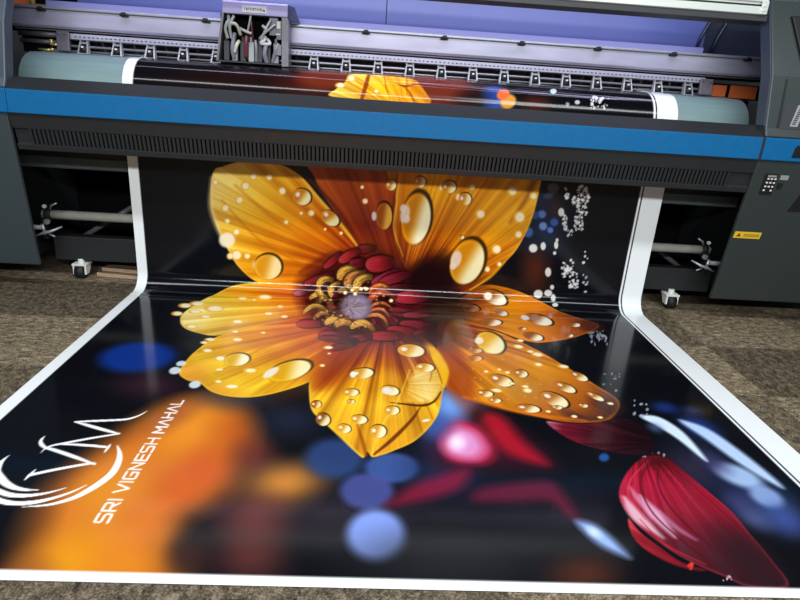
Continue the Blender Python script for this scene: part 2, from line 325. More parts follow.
('B',[1.094,2.939,0.0067,-0.0027,-0.0026,-0.008],(225,225,225),0.72,0.5),
('B',[1.113,2.922,0.0016,-0.0045,-0.0031,-0.0008],(225,225,225),0.72,0.5),
('B',[1.145,2.993,0.0019,-0.0059,-0.0061,-0.0012],(225,225,225),0.89,0.5),
('B',[1.082,2.971,0.004,-0.0035,-0.0034,-0.0037],(225,225,225),0.68,0.5),
('B',[1.115,2.971,0.0069,-0.0044,-0.0046,-0.0077],(225,225,225),0.78,0.5),
('B',[1.115,2.9,0.0072,-0.0066,-0.0072,-0.0077],(225,225,225),0.72,0.5),
('B',[1.131,2.948,0.0056,-0.0004,0.0003,-0.007],(225,225,225),0.72,0.5),
('B',[1.114,3.034,0.0038,-0.0061,-0.0062,-0.0032],(225,225,225),0.74,0.5),
('B',[1.081,2.966,0.0017,-0.0041,-0.0048,-0.0014],(225,225,225),0.99,0.5),
('B',[1.118,2.995,0.0011,-0.0054,-0.0062,-0.0006],(225,225,225),0.85,0.5),
('B',[1.116,3.035,0.0103,0.0004,0.0016,-0.0105],(225,225,225),0.92,0.5),
('B',[1.144,2.891,0.0052,-0.0006,0.0,-0.0075],(225,225,225),0.91,0.5),
('B',[1.081,2.968,0.0074,-0.0015,-0.0008,-0.0069],(225,225,225),0.94,0.5),
('B',[1.124,3.03,0.0029,-0.0054,-0.0078,-0.0033],(225,225,225),0.8,0.5),
('B',[1.116,2.902,0.0023,-0.0053,-0.009,-0.0029],(225,225,225),0.83,0.5),
('B',[1.096,3.001,0.005,-0.002,-0.0023,-0.007],(225,225,225),0.74,0.5),
('B',[1.132,3.003,0.0034,0.0001,0.0006,-0.0037],(225,225,225),0.77,0.5),
('B',[1.01,2.984,0.0095,-0.0026,-0.0021,-0.0111],(225,225,225),0.99,0.5),
('B',[0.991,3.041,0.0023,-0.0059,-0.005,-0.0014],(225,225,225),0.99,0.5),
('B',[1.003,3.032,0.0006,-0.0027,-0.0025,-0.0003],(225,225,225),0.77,0.5),
('B',[1.017,2.985,0.0047,-0.005,-0.0051,-0.0045],(225,225,225),0.67,0.5),
('B',[1.003,2.998,0.0075,-0.0008,-0.0001,-0.0072],(225,225,225),0.66,0.5),
('B',[1.005,3.009,0.0057,-0.0033,-0.004,-0.0073],(225,225,225),0.85,0.5),
('B',[0.997,2.995,0.005,-0.0017,-0.0017,-0.0064],(225,225,225),0.82,0.5),
('B',[1.017,3.005,0.0044,-0.0035,-0.0029,-0.0036],(225,225,225),0.67,0.5),
('B',[1.006,2.987,0.0067,-0.004,-0.0054,-0.0097],(225,225,225),0.73,0.5),
('B',[1.015,3.008,0.006,-0.0063,-0.0051,-0.0045],(225,225,225),0.7,0.5),
('B',[1.018,2.999,0.0049,-0.0044,-0.0034,-0.0037],(225,225,225),0.65,0.5),
('B',[1.001,3.005,0.0035,-0.0047,-0.0055,-0.0035],(225,225,225),0.81,0.5),
('B',[1.015,3.008,0.0018,-0.0065,-0.0068,-0.0012],(225,225,225),0.87,0.5),
('B',[0.996,3.033,0.0062,-0.0045,-0.0043,-0.0059],(225,225,225),0.76,0.5),
('B',[1.074,2.969,0.0014,-0.0058,-0.0085,-0.0011],(225,225,225),0.81,0.5),
('B',[1.063,2.98,0.0038,-0.0034,-0.0029,-0.0032],(225,225,225),0.6,0.5),
('B',[1.054,2.96,0.004,-0.007,-0.0102,-0.0048],(225,225,225),0.95,0.5),
('B',[1.052,2.99,0.0037,-0.0053,-0.0048,-0.0029],(225,225,225),0.86,0.5),
('B',[1.054,2.987,0.0064,-0.0002,0.0007,-0.0111],(225,225,225),0.89,0.5),
('B',[1.062,2.956,0.008,-0.004,-0.0033,-0.0075],(225,225,225),0.89,0.5),
('B',[1.046,2.976,0.0052,-0.0037,-0.0027,-0.0039],(225,225,225),0.89,0.5),
('B',[1.055,2.945,0.0006,-0.0033,-0.0041,-0.0003],(225,225,225),0.7,0.5),
('B',[1.06,2.991,0.0044,-0.0049,-0.0053,-0.0043],(225,225,225),0.66,0.5),
('B',[1.05,2.967,0.0021,-0.0033,-0.0037,-0.002],(225,225,225),0.63,0.5),
('B',[1.049,2.981,0.0061,-0.0017,-0.0014,-0.0073],(225,225,225),0.77,0.5),
('B',[1.048,2.971,0.0012,-0.0053,-0.0054,-0.0006],(225,225,225),0.63,0.5),
('B',[1.028,2.862,0.0036,-0.004,-0.0036,-0.0031],(225,225,225),0.91,0.5),
('B',[1.018,2.832,0.0028,-0.0019,-0.0029,-0.0045],(225,225,225),0.66,0.5),
('B',[1.024,2.796,0.0036,-0.0037,-0.0049,-0.0047],(225,225,225),0.84,0.5),
('B',[1.014,2.857,0.0041,-0.0008,-0.0004,-0.0041],(225,225,225),0.99,0.5),
('B',[1.023,2.787,0.0013,-0.0024,-0.0037,-0.0017],(225,225,225),0.61,0.5),
('B',[1.012,2.825,0.0063,-0.0022,-0.0023,-0.0089],(225,225,225),0.92,0.5),
('B',[1.04,2.797,0.0027,-0.0016,-0.0021,-0.0039],(225,225,225),0.93,0.5),
('B',[1.031,2.83,0.0044,-0.0005,-0.0001,-0.0053],(225,225,225),0.7,0.5),
('B',[1.034,2.788,0.0036,-0.0077,-0.0093,-0.0035],(225,225,225),0.97,0.5),
('B',[1.038,2.793,0.0025,-0.0024,-0.002,-0.0021],(225,225,225),0.92,0.5),
('B',[1.008,2.878,0.0041,-0.0021,-0.0028,-0.0064],(225,225,225),0.86,0.5),
('B',[1.025,2.835,0.0042,-0.01,-0.0073,-0.0023],(225,225,225),0.74,0.5),
('B',[1.014,2.873,0.0074,0.0003,0.0009,-0.0066],(225,225,225),0.94,0.5),
('B',[1.016,2.872,0.0037,-0.0075,-0.0084,-0.0034],(225,225,225),0.61,0.5),
('B',[1.022,2.827,0.0102,-0.0025,-0.0011,-0.0075],(225,225,225),0.78,0.5),
('B',[1.022,2.813,0.0056,-0.0034,-0.0037,-0.0066],(225,225,225),0.96,0.5),
('B',[1.01,2.85,0.0014,-0.0065,-0.009,-0.001],(225,225,225),0.91,0.5),
('B',[1.033,2.808,0.0075,-0.0041,-0.0046,-0.0096],(225,225,225),0.63,0.5),
('B',[1.012,2.859,0.0051,-0.0036,-0.0024,-0.0036],(225,225,225),0.93,0.5),
('B',[1.009,2.857,0.0034,-0.0007,-0.0007,-0.0062],(225,225,225),0.68,0.5),
('B',[1.036,2.803,0.0017,-0.0079,-0.0057,-0.0006],(225,225,225),0.83,0.5),
('B',[1.028,2.854,0.0064,-0.0065,-0.0044,-0.0041],(225,225,225),0.79,0.5),
('B',[1.098,2.798,0.0043,-0.0046,-0.0051,-0.0046],(225,225,225),0.81,0.5),
('B',[1.091,2.846,0.0052,-0.0044,-0.0056,-0.0067],(225,225,225),0.83,0.5),
('B',[1.131,2.825,0.0033,-0.0071,-0.0107,-0.0038],(225,225,225),0.62,0.5),
('B',[1.122,2.817,0.0083,-0.0011,-0.0002,-0.009],(225,225,225),0.98,0.5),
('B',[1.084,2.847,0.0058,-0.0076,-0.0058,-0.004],(225,225,225),0.84,0.5),
('B',[1.129,2.818,0.0024,-0.004,-0.0049,-0.0025],(225,225,225),0.89,0.5),
('B',[1.127,2.849,0.0053,-0.0004,0.0003,-0.0077],(225,225,225),0.76,0.5),
('B',[1.121,2.812,0.0037,-0.0018,-0.002,-0.005],(225,225,225),0.89,0.5),
('B',[1.086,2.869,0.0017,-0.0084,-0.0118,-0.0011],(225,225,225),0.93,0.5),
('B',[1.102,2.87,0.0024,-0.0052,-0.0073,-0.0026],(225,225,225),0.87,0.5),
('B',[1.106,2.875,0.0025,-0.0015,-0.0023,-0.0042],(225,225,225),0.66,0.5),
('B',[1.085,2.819,0.0014,-0.0059,-0.0059,-0.0007],(225,225,225),0.63,0.5),
('B',[1.092,2.836,0.006,-0.0062,-0.0061,-0.0057],(225,225,225),0.65,0.5),
('B',[1.088,2.816,0.0017,-0.0043,-0.0059,-0.0017],(225,225,225),0.82,0.5),
('B',[1.094,2.833,0.0053,-0.0051,-0.0049,-0.005],(225,225,225),0.71,0.5),
('B',[1.088,2.81,0.0062,-0.0059,-0.0044,-0.0045],(225,225,225),0.87,0.5),
('B',[1.125,2.795,0.0033,-0.007,-0.0059,-0.0022],(225,225,225),0.61,0.5),
('B',[1.106,2.833,0.0023,-0.0018,-0.0026,-0.0035],(225,225,225),0.72,0.5),
('B',[1.101,2.884,0.0026,-0.0011,-0.0012,-0.0035],(225,225,225),0.67,0.5),
('B',[1.109,2.882,0.0045,-0.0015,-0.0015,-0.0061],(225,225,225),0.94,0.5),
('B',[1.108,2.84,0.0016,-0.008,-0.0087,-0.0008],(225,225,225),0.83,0.5),
('B',[1.136,2.792,0.0053,-0.0018,-0.0021,-0.0088],(225,225,225),0.65,0.5),
('B',[1.072,2.783,0.0049,-0.0045,-0.0056,-0.0062],(225,225,225),0.8,0.5),
('B',[1.05,2.782,0.006,-0.0034,-0.0036,-0.0074],(225,225,225),0.63,0.5),
('B',[1.079,2.776,0.0042,0.0001,0.0008,-0.0065],(225,225,225),0.84,0.5),
('B',[1.054,2.749,0.0061,-0.0053,-0.0036,-0.0043],(225,225,225),0.9,0.5),
('B',[1.062,2.76,0.0035,-0.0027,-0.0026,-0.0036],(225,225,225),0.75,0.5),
('B',[1.077,2.754,0.0044,-0.0031,-0.0027,-0.0041],(225,225,225),0.74,0.5),
('B',[1.058,2.76,0.002,-0.0063,-0.0063,-0.0013],(225,225,225),0.67,0.5),
('B',[1.061,2.757,0.0053,-0.0034,-0.0032,-0.0057],(225,225,225),0.6,0.5),
('B',[1.069,2.782,0.0042,-0.0058,-0.0075,-0.005],(225,225,225),0.62,0.5),
('B',[1.065,2.774,0.0022,-0.0053,-0.0063,-0.002],(225,225,225),0.79,0.5),
('B',[1.127,2.497,0.0085,0.0003,0.0013,-0.0088],(225,225,225),0.77,0.5),
('B',[1.087,2.548,0.0032,-0.0057,-0.0064,-0.0032],(225,225,225),0.88,0.5),
('B',[1.084,2.523,0.006,-0.0018,-0.0009,-0.0052],(225,225,225),0.63,0.5),
('B',[1.07,2.481,0.0035,-0.0022,-0.0023,-0.0044],(225,225,225),0.96,0.5),
('B',[1.119,2.556,0.0015,-0.0028,-0.0031,-0.0015],(225,225,225),0.98,0.5),
('B',[1.079,2.557,0.0055,-0.0003,0.0004,-0.0063],(225,225,225),0.84,0.5),
('B',[1.06,2.502,0.005,-0.0053,-0.0063,-0.0061],(225,225,225),0.62,0.5),
('B',[1.064,2.542,0.0046,-0.0043,-0.0042,-0.0047],(225,225,225),0.64,0.5),
('B',[1.123,2.513,0.0054,-0.0071,-0.0088,-0.0064],(225,225,225),0.8,0.5),
('B',[1.052,2.538,0.0034,-0.0008,-0.0005,-0.004],(225,225,225),0.81,0.5),
('B',[1.105,2.527,0.0034,-0.0037,-0.0049,-0.0047],(225,225,225),0.88,0.5),
('B',[1.111,2.537,0.0086,-0.0037,-0.0022,-0.0069],(225,225,225),0.79,0.5),
('B',[1.095,2.538,0.0047,-0.0074,-0.0103,-0.0059],(225,225,225),0.67,0.5),
('B',[1.094,2.524,0.0091,-0.0015,-0.0004,-0.0083],(225,225,225),0.85,0.5),
('B',[1.099,2.593,0.0076,-0.0023,-0.0018,-0.0093],(225,225,225),0.94,0.5),
('B',[1.074,2.501,0.009,-0.0009,0.0001,-0.01],(225,225,225),0.8,0.5),
('B',[1.052,2.539,0.0078,-0.0087,-0.0065,-0.0058],(225,225,225),0.79,0.5),
('B',[1.087,2.553,0.0054,-0.0061,-0.0041,-0.0037],(225,225,225),0.8,0.5),
('B',[1.056,2.573,0.0073,-0.0049,-0.003,-0.005],(225,225,225),0.95,0.5),
('B',[1.078,2.539,0.0026,-0.0026,-0.0029,-0.0031],(225,225,225),0.81,0.5),
('B',[1.074,2.531,0.0053,-0.0092,-0.0085,-0.0043],(225,225,225),0.91,0.5),
('B',[1.062,2.55,0.0039,0.0002,0.0008,-0.0053],(225,225,225),0.71,0.5),
('B',[1.083,2.532,0.0067,-0.0032,-0.0033,-0.0089],(225,225,225),0.71,0.5),
('B',[1.095,2.54,0.0031,-0.0011,-0.0009,-0.004],(225,225,225),0.77,0.5),
('B',[1.076,2.521,0.0102,-0.0051,-0.0042,-0.0107],(225,225,225),0.67,0.5),
('B',[1.106,2.52,0.0027,-0.0033,-0.0038,-0.0031],(225,225,225),0.88,0.5),
('B',[1.126,2.498,0.004,-0.0009,-0.0006,-0.0056],(225,225,225),0.75,0.5),
('B',[1.108,2.538,0.0079,-0.0019,-0.0017,-0.0137],(225,225,225),0.78,0.5),
('B',[1.065,2.571,0.0022,-0.0019,-0.0021,-0.0027],(225,225,225),0.72,0.5),
('B',[1.105,2.593,0.0037,-0.0014,-0.0009,-0.0036],(225,225,225),0.71,0.5),
('B',[1.09,2.529,0.0073,-0.0065,-0.0075,-0.0089],(225,225,225),0.97,0.5),
('B',[1.071,2.5,0.0034,-0.0089,-0.0104,-0.003],(225,225,225),0.86,0.5),
('B',[1.078,2.484,0.0035,-0.0053,-0.008,-0.0049],(225,225,225),0.87,0.5),
('B',[1.081,2.537,0.0083,-0.0002,0.0008,-0.0092],(225,225,225),0.86,0.5),
('B',[1.092,2.508,0.0081,-0.002,-0.0012,-0.0091],(225,225,225),0.74,0.5),
('B',[1.109,2.512,0.0018,-0.003,-0.0037,-0.002],(225,225,225),0.76,0.5),
('B',[1.08,2.531,0.0047,-0.0003,0.0003,-0.0076],(225,225,225),0.61,0.5),
('B',[1.081,2.516,0.0066,-0.0041,-0.0045,-0.0087],(225,225,225),0.8,0.5),
('B',[1.115,2.577,0.0058,-0.007,-0.0068,-0.0054],(225,225,225),0.84,0.5),
('B',[1.068,2.564,0.0045,-0.0013,-0.0011,-0.0059],(225,225,225),0.62,0.5),
('B',[1.13,2.515,0.0049,-0.0015,-0.001,-0.0057],(225,225,225),0.77,0.5),
('B',[1.11,2.487,0.0011,-0.0044,-0.0076,-0.001],(225,225,225),0.62,0.5),
('B',[1.147,2.437,0.0057,-0.0084,-0.0087,-0.0055],(225,225,225),0.75,0.5),
('B',[1.162,2.438,0.0015,-0.0076,-0.0085,-0.0007],(225,225,225),0.67,0.5),
('B',[1.165,2.458,0.0085,-0.0021,-0.0013,-0.0111],(225,225,225),0.7,0.5),
('B',[1.17,2.418,0.0051,-0.0059,-0.0066,-0.0059],(225,225,225),0.8,0.5),
('B',[1.135,2.462,0.0042,-0.0063,-0.0093,-0.0058],(225,225,225),0.97,0.5),
('B',[1.139,2.512,0.0069,-0.0001,0.0007,-0.0063],(225,225,225),0.67,0.5),
('B',[1.125,2.425,0.0022,-0.0033,-0.0038,-0.0025],(225,225,225),0.92,0.5),
('B',[1.158,2.487,0.0028,-0.0014,-0.0011,-0.0029],(225,225,225),0.78,0.5),
('B',[1.134,2.459,0.0021,-0.0034,-0.0037,-0.0021],(225,225,225),0.77,0.5),
('B',[1.14,2.45,0.0062,-0.0027,-0.0022,-0.0068],(225,225,225),0.99,0.5),
('B',[1.113,2.489,0.0069,-0.0008,-0.0,-0.0068],(225,225,225),0.82,0.5),
('B',[1.112,2.482,0.0054,-0.0045,-0.0031,-0.0041],(225,225,225),0.63,0.5),
('B',[1.16,2.427,0.003,-0.0027,-0.0043,-0.0054],(225,225,225),0.65,0.5),
('B',[1.152,2.504,0.0054,-0.0025,-0.0026,-0.0076],(225,225,225),0.92,0.5),
('B',[1.166,2.461,0.0062,-0.0055,-0.0039,-0.0048],(225,225,225),0.8,0.5),
('B',[1.12,2.422,0.0096,-0.0001,0.0011,-0.0098],(225,225,225),0.91,0.5),
('B',[1.167,2.44,0.0077,-0.0039,-0.0025,-0.0064],(225,225,225),0.89,0.5),
('B',[1.156,2.437,0.0039,-0.0095,-0.0107,-0.0035],(225,225,225),0.86,0.5),
('B',[1.154,2.483,0.0047,-0.0027,-0.0024,-0.005],(225,225,225),0.67,0.5),
('B',[1.122,2.414,0.0057,-0.0077,-0.0074,-0.0054],(225,225,225),0.71,0.5),
('B',[1.127,2.417,0.0055,-0.0044,-0.0049,-0.0071],(225,225,225),0.98,0.5),
('B',[1.169,2.42,0.0015,-0.0025,-0.0033,-0.0018],(225,225,225),0.74,0.5),
('B',[1.114,2.45,0.0078,-0.0013,-0.0004,-0.0081],(225,225,225),0.77,0.5),
('B',[1.149,2.432,0.0065,-0.0071,-0.0058,-0.0055],(225,225,225),0.62,0.5),
('B',[1.126,2.431,0.0086,-0.0014,-0.0004,-0.0103],(225,225,225),0.92,0.5),
('B',[1.158,2.412,0.0047,-0.0073,-0.0083,-0.005],(225,225,225),0.66,0.5),
('B',[1.166,2.442,0.0028,-0.0,0.0005,-0.0048],(225,225,225),0.71,0.5),
('B',[1.138,2.418,0.0078,-0.001,-0.0,-0.01],(225,225,225),0.93,0.5),
('B',[1.203,2.45,0.0079,-0.0024,-0.0015,-0.0084],(225,225,225),0.68,0.5),
('B',[1.208,2.453,0.004,0.0002,0.001,-0.0058],(225,225,225),0.8,0.5),
('B',[1.225,2.439,0.004,-0.0061,-0.0094,-0.0057],(225,225,225),0.82,0.5),
('B',[1.185,2.625,0.0049,-0.0056,-0.006,-0.0051],(225,225,225),0.81,0.5),
('B',[1.216,2.485,0.0078,-0.0036,-0.0039,-0.0113],(225,225,225),0.64,0.5),
('B',[1.184,2.581,0.0048,-0.0046,-0.0068,-0.0075],(225,225,225),0.93,0.5),
('B',[1.203,2.61,0.0021,-0.0058,-0.0052,-0.0013],(225,225,225),0.73,0.5),
('B',[1.186,2.619,0.0039,-0.0022,-0.0014,-0.003],(225,225,225),0.98,0.5),
('B',[1.228,2.389,0.0024,-0.0073,-0.0101,-0.0022],(225,225,225),0.81,0.5),
('B',[1.195,2.501,0.0039,-0.0019,-0.0019,-0.0052],(225,225,225),0.91,0.5),
('B',[1.181,2.653,0.0053,-0.0001,0.0006,-0.0055],(225,225,225),0.95,0.5),
('B',[1.231,2.454,0.0044,-0.0048,-0.0048,-0.0045],(225,225,225),0.7,0.5),
('B',[1.181,2.581,0.0032,-0.0032,-0.0041,-0.0042],(225,225,225),0.79,0.5),
('B',[1.182,2.583,0.0017,-0.0084,-0.0108,-0.001],(225,225,225),0.78,0.5),
('B',[1.125,1.893,0.001,-0.0102,-0.0084,-0.0121],(150,155,165),0.61,0.5),
('B',[1.209,1.836,-0.0062,-0.0207,-0.0082,-0.0037],(150,155,165),0.94,0.5),
('B',[1.199,1.905,0.0019,-0.0012,-0.0036,-0.008],(150,155,165),0.9,0.5),
('B',[1.115,1.757,-0.0011,-0.0077,-0.0053,-0.0047],(150,155,165),0.84,0.5),
('B',[1.189,1.928,-0.0007,-0.0123,-0.0097,-0.0113],(150,155,165),0.82,0.5),
('B',[1.178,1.738,0.0037,-0.0005,-0.0064,-0.0158],(150,155,165),0.75,0.5),
('B',[1.169,1.923,-0.0021,-0.0073,-0.0054,-0.0023],(150,155,165),0.92,0.5),
('B',[1.165,1.816,-0.0015,-0.0088,-0.0073,-0.0062],(150,155,165),0.63,0.5),
('B',[1.227,1.94,-0.0041,-0.013,-0.0072,-0.0025],(150,155,165),0.76,0.5),
('B',[1.203,1.863,-0.0017,-0.0159,-0.014,-0.0148],(150,155,165),0.98,0.5),
('B',[1.197,1.868,0.0028,-0.0095,-0.014,-0.0231],(150,155,165),0.78,0.5),
('B',[1.133,1.917,-0.0026,-0.0161,-0.0121,-0.0105],(150,155,165),0.77,0.5),
('B',[1.128,1.853,-0.0054,-0.0209,-0.0119,-0.0061],(150,155,165),0.86,0.5),
('B',[1.107,1.782,0.0032,-0.0069,-0.01,-0.018],(150,155,165),0.83,0.5),
('B',[1.153,1.794,0.002,-0.004,-0.0083,-0.0149],(150,155,165),0.78,0.5),
('B',[1.165,1.917,-0.0026,-0.0078,-0.0049,-0.001],(150,155,165),0.85,0.5),
('B',[1.193,1.881,-0.0056,-0.0186,-0.0091,-0.0037],(150,155,165),0.77,0.5),
('B',[1.175,1.876,0.001,-0.0153,-0.0132,-0.0182],(150,155,165),0.86,0.5),
('B',[1.166,1.84,0.0085,-0.0039,-0.0129,-0.0298],(150,155,165),0.82,0.5),
('B',[1.215,1.863,0.0015,-0.0082,-0.0064,-0.0096],(150,155,165),0.98,0.5),
('B',[1.199,1.813,0.0002,-0.0086,-0.0109,-0.0141],(150,155,165),0.8,0.5),
('B',[1.143,1.905,0.0042,-0.0127,-0.0163,-0.0281],(150,155,165),0.62,0.5),
('B',[1.18,1.819,-0.0016,-0.0106,-0.0086,-0.0079],(150,155,165),0.62,0.5),
('B',[1.186,1.759,-0.0015,-0.007,-0.0083,-0.0063],(150,155,165),0.78,0.5),
('B',[1.206,1.838,0.0018,-0.004,-0.008,-0.014],(150,155,165),0.87,0.5),
('B',[1.107,1.73,0.0029,-0.0006,-0.0057,-0.0143],(150,155,165),0.98,0.5),
('B',[1.188,1.788,-0.0051,-0.0149,-0.0077,-0.0018],(150,155,165),0.72,0.5),
('B',[1.097,1.761,-0.0018,-0.0106,-0.0057,-0.0046],(150,155,165),0.95,0.5),
('B',[1.147,1.865,-0.0001,-0.0054,-0.0036,-0.0044],(150,155,165),0.88,0.5),
('B',[1.163,1.814,-0.0047,-0.0178,-0.0091,-0.0049],(150,155,165),0.74,0.5),
('B',[1.152,1.905,-0.0045,-0.0158,-0.012,-0.0052],(150,155,165),0.82,0.5),
('B',[1.199,1.91,0.0039,-0.0049,-0.0062,-0.0123],(150,155,165),0.79,0.5),
('B',[1.121,1.825,0.005,-0.0006,-0.0055,-0.0144],(150,155,165),0.77,0.5),
('B',[1.157,1.846,-0.0017,-0.0063,-0.0053,-0.0026],(150,155,165),0.98,0.5),
('B',[1.081,1.352,-0.0026,-0.008,-0.0036,-0.0012],(120,130,150),0.96,0.5),
('B',[1.11,1.378,-0.0021,-0.006,-0.0044,-0.0011],(120,130,150),0.94,0.5),
('B',[1.073,1.38,0.0041,-0.0023,-0.0076,-0.0155],(120,130,150),0.91,0.5),
('B',[1.037,1.373,0.0006,-0.0038,-0.0051,-0.0067],(120,130,150),0.93,0.5),
('B',[1.07,1.325,-0.0041,-0.0112,-0.0067,-0.001],(120,130,150),0.85,0.5),
('B',[1.026,1.202,0.0022,-0.0066,-0.0089,-0.0123],(120,130,150),1.0,0.5),
('B',[1.099,1.349,0.0017,-0.0048,-0.0067,-0.0097],(120,130,150),0.79,0.5),
('B',[1.031,1.37,0.0036,-0.0058,-0.0061,-0.0102],(120,130,150),0.69,0.5),
('B',[1.069,1.37,-0.0016,-0.007,-0.0069,-0.0042],(120,130,150),0.65,0.5),
('B',[1.063,1.327,-0.003,-0.01,-0.0065,-0.0025],(120,130,150),0.84,0.5),
('B',[1.023,1.263,-0.0038,-0.0116,-0.005,-0.0012],(120,130,150),0.63,0.5),
('B',[0.987,1.261,-0.0039,-0.0122,-0.0088,-0.0023],(120,130,150),0.78,0.5),
('B',[1.107,2.834,0.0085,-0.006,-0.0064,-0.0097],(225,225,225),0.84,0.5),
('B',[1.132,2.836,0.0055,-0.0002,0.0006,-0.0077],(225,225,225),0.94,0.5),
('B',[1.117,2.941,0.0038,-0.002,-0.0015,-0.0033],(225,225,225),0.98,0.5),
('B',[1.088,2.979,0.0043,-0.0049,-0.0055,-0.0043],(225,225,225),0.95,0.5),
('B',[1.105,3.034,0.0048,-0.0039,-0.0061,-0.0073],(225,225,225),0.79,0.5),
('B',[1.1,2.787,0.0048,-0.0018,-0.0013,-0.0045],(225,225,225),0.88,0.5),
('B',[1.114,2.797,0.0036,-0.0039,-0.0046,-0.004],(225,225,225),0.91,0.5),
('B',[1.104,3.019,0.0049,-0.0016,-0.0012,-0.0052],(225,225,225),0.66,0.5),
('B',[1.142,2.797,0.0046,-0.0003,0.0003,-0.0055],(225,225,225),0.94,0.5),
('B',[1.085,2.931,0.0008,-0.004,-0.0055,-0.0004],(225,225,225),0.95,0.5),
('B',[1.087,2.906,0.0028,-0.0074,-0.0079,-0.0021],(225,225,225),0.65,0.5),
('B',[1.106,2.976,0.0078,-0.0011,-0.0003,-0.0072],(225,225,225),0.9,0.5),
('B',[1.078,2.983,0.0051,-0.0008,-0.0005,-0.0083],(225,225,225),0.94,0.5),
('B',[1.094,2.862,0.0044,-0.0003,0.0001,-0.0034],(225,225,225),0.71,0.5),
('B',[1.121,2.869,0.0087,-0.0027,-0.0015,-0.007],(225,225,225),0.94,0.5),
('B',[1.111,2.979,0.0017,-0.0029,-0.0029,-0.0015],(225,225,225),0.67,0.5),
('B',[1.078,3.003,0.0022,-0.0028,-0.0037,-0.0025],(225,225,225),0.9,0.5),
('B',[1.106,2.978,0.0085,0.0003,0.0014,-0.0091],(225,225,225),0.93,0.5),
('B',[1.099,2.824,0.0044,-0.0022,-0.0019,-0.0044],(225,225,225),0.66,0.5),
('B',[1.097,3.01,0.0081,-0.0043,-0.004,-0.0084],(225,225,225),0.9,0.5),
('B',[1.1,3.018,0.0054,-0.001,-0.0007,-0.0078],(225,225,225),0.71,0.5),
('B',[1.087,2.977,0.003,-0.0031,-0.0023,-0.0021],(225,225,225),0.67,0.5),
('B',[1.098,2.905,0.0052,-0.0008,-0.0002,-0.0047],(225,225,225),0.94,0.5),
('B',[1.086,2.934,0.0054,-0.0081,-0.0092,-0.0053],(225,225,225),0.64,0.5),
('B',[1.135,2.8,0.0016,-0.0086,-0.0071,-0.0005],(225,225,225),0.65,0.5),
('B',[1.11,2.857,0.0032,-0.0013,-0.0017,-0.0049],(225,225,225),0.85,0.5),
('B',[1.112,2.793,0.0009,-0.0035,-0.0049,-0.0007],(225,225,225),0.67,0.5),
('B',[1.096,2.917,0.0038,-0.0003,0.0001,-0.0059],(225,225,225),0.95,0.5),
('B',[1.137,2.821,0.0039,-0.0002,0.0004,-0.0072],(225,225,225),0.79,0.5),
('B',[1.084,2.942,0.0026,-0.007,-0.0112,-0.0029],(225,225,225),0.87,0.5),
('B',[1.079,1.113,0.0039,-0.0003,-0.0049,-0.0108],(170,180,200),0.72,0.5),
('B',[1.035,1.002,0.003,-0.0012,-0.0068,-0.0131],(170,180,200),0.67,0.5),
('B',[1.105,1.036,0.0026,-0.0071,-0.0098,-0.0126],(170,180,200),0.76,0.5),
('B',[1.028,0.993,0.001,-0.0094,-0.0105,-0.0112],(170,180,200),0.67,0.5),
('B',[1.059,1.067,0.0025,-0.0021,-0.005,-0.0085],(170,180,200),0.92,0.5),
('B',[1.086,0.995,0.0013,-0.0036,-0.0055,-0.007],(170,180,200),0.76,0.5),
('B',[1.054,0.979,-0.0033,-0.0109,-0.0103,-0.0043],(170,180,200),0.92,0.5),
('B',[1.059,0.967,0.003,-0.0012,-0.0059,-0.0109],(170,180,200),0.76,0.5),
('B',[1.097,1.082,-0.0026,-0.0103,-0.0109,-0.0061],(170,180,200),0.87,0.5),
('B',[1.12,1.081,-0.003,-0.0092,-0.006,-0.0025],(170,180,200),0.88,0.5),
('B',[0.979,0.698,0.0021,-0.0034,-0.004,-0.0051],(220,200,210),0.71,0.5),
('B',[0.93,0.644,-0.0014,-0.0058,-0.0073,-0.0033],(220,200,210),0.9,0.5),
('B',[0.931,0.697,0.0036,-0.0043,-0.0073,-0.0102],(220,200,210),0.91,0.5),
('B',[0.947,0.646,-0.0008,-0.0059,-0.0066,-0.0043],(220,200,210),0.64,0.5),
('B',[0.996,0.624,0.0039,-0.002,-0.0038,-0.0061],(220,200,210),0.95,0.5),
('B',[0.956,0.64,0.0013,-0.0017,-0.0032,-0.0043],(220,200,210),0.62,0.5),
('B',[0.929,0.67,0.002,-0.0006,-0.0027,-0.005],(220,200,210),0.65,0.5),
('B',[0.937,0.667,-0.0035,-0.0086,-0.0059,-0.0006],(220,200,210),0.88,0.5),
('B',[0.946,0.695,0.0033,-0.0006,-0.0052,-0.0102],(220,200,210),0.73,0.5),
('B',[1.005,0.698,-0.003,-0.0095,-0.0058,-0.0022],(220,200,210),0.6,0.5),
('B',[1.02,0.684,0.0033,-0.0015,-0.0075,-0.0122],(220,200,210),0.83,0.5),
('B',[0.944,0.692,0.0008,-0.0047,-0.0057,-0.0056],(220,200,210),0.73,0.5),
('P',[[-0.54,3.117],[-0.521,3.025],[-0.46,2.909],[-0.36,2.768],[-0.282,2.647],[-0.151,2.474],[0.103,2.441],[0.06,2.698],[0.009,2.912],[-0.028,3.118]],[0.0,2.369],[-0.312,3.13],[(0,(56,9,10)),(0.35,(108,28,13)),(0.7,(142,48,13)),(1,(166,72,15))],0.45,16,None,0.012,0.003,2,1.0),
('P',[[-0.03,3.159],[-0.027,2.91],[-0.034,2.724],[0.035,2.523],[0.193,2.347],[0.335,2.295],[0.481,2.355],[0.588,2.447],[0.672,2.544],[0.753,2.66],[0.815,2.847],[0.837,3.081],[0.819,3.198]],[0.129,2.344],[0.612,3.127],[(0,(60,8,8)),(0.18,(120,40,10)),(0.4,(205,112,10)),(0.7,(228,152,22)),(1,(226,160,40))],0.38,22,(240,176,30),0.02,0.003,3,1.0),
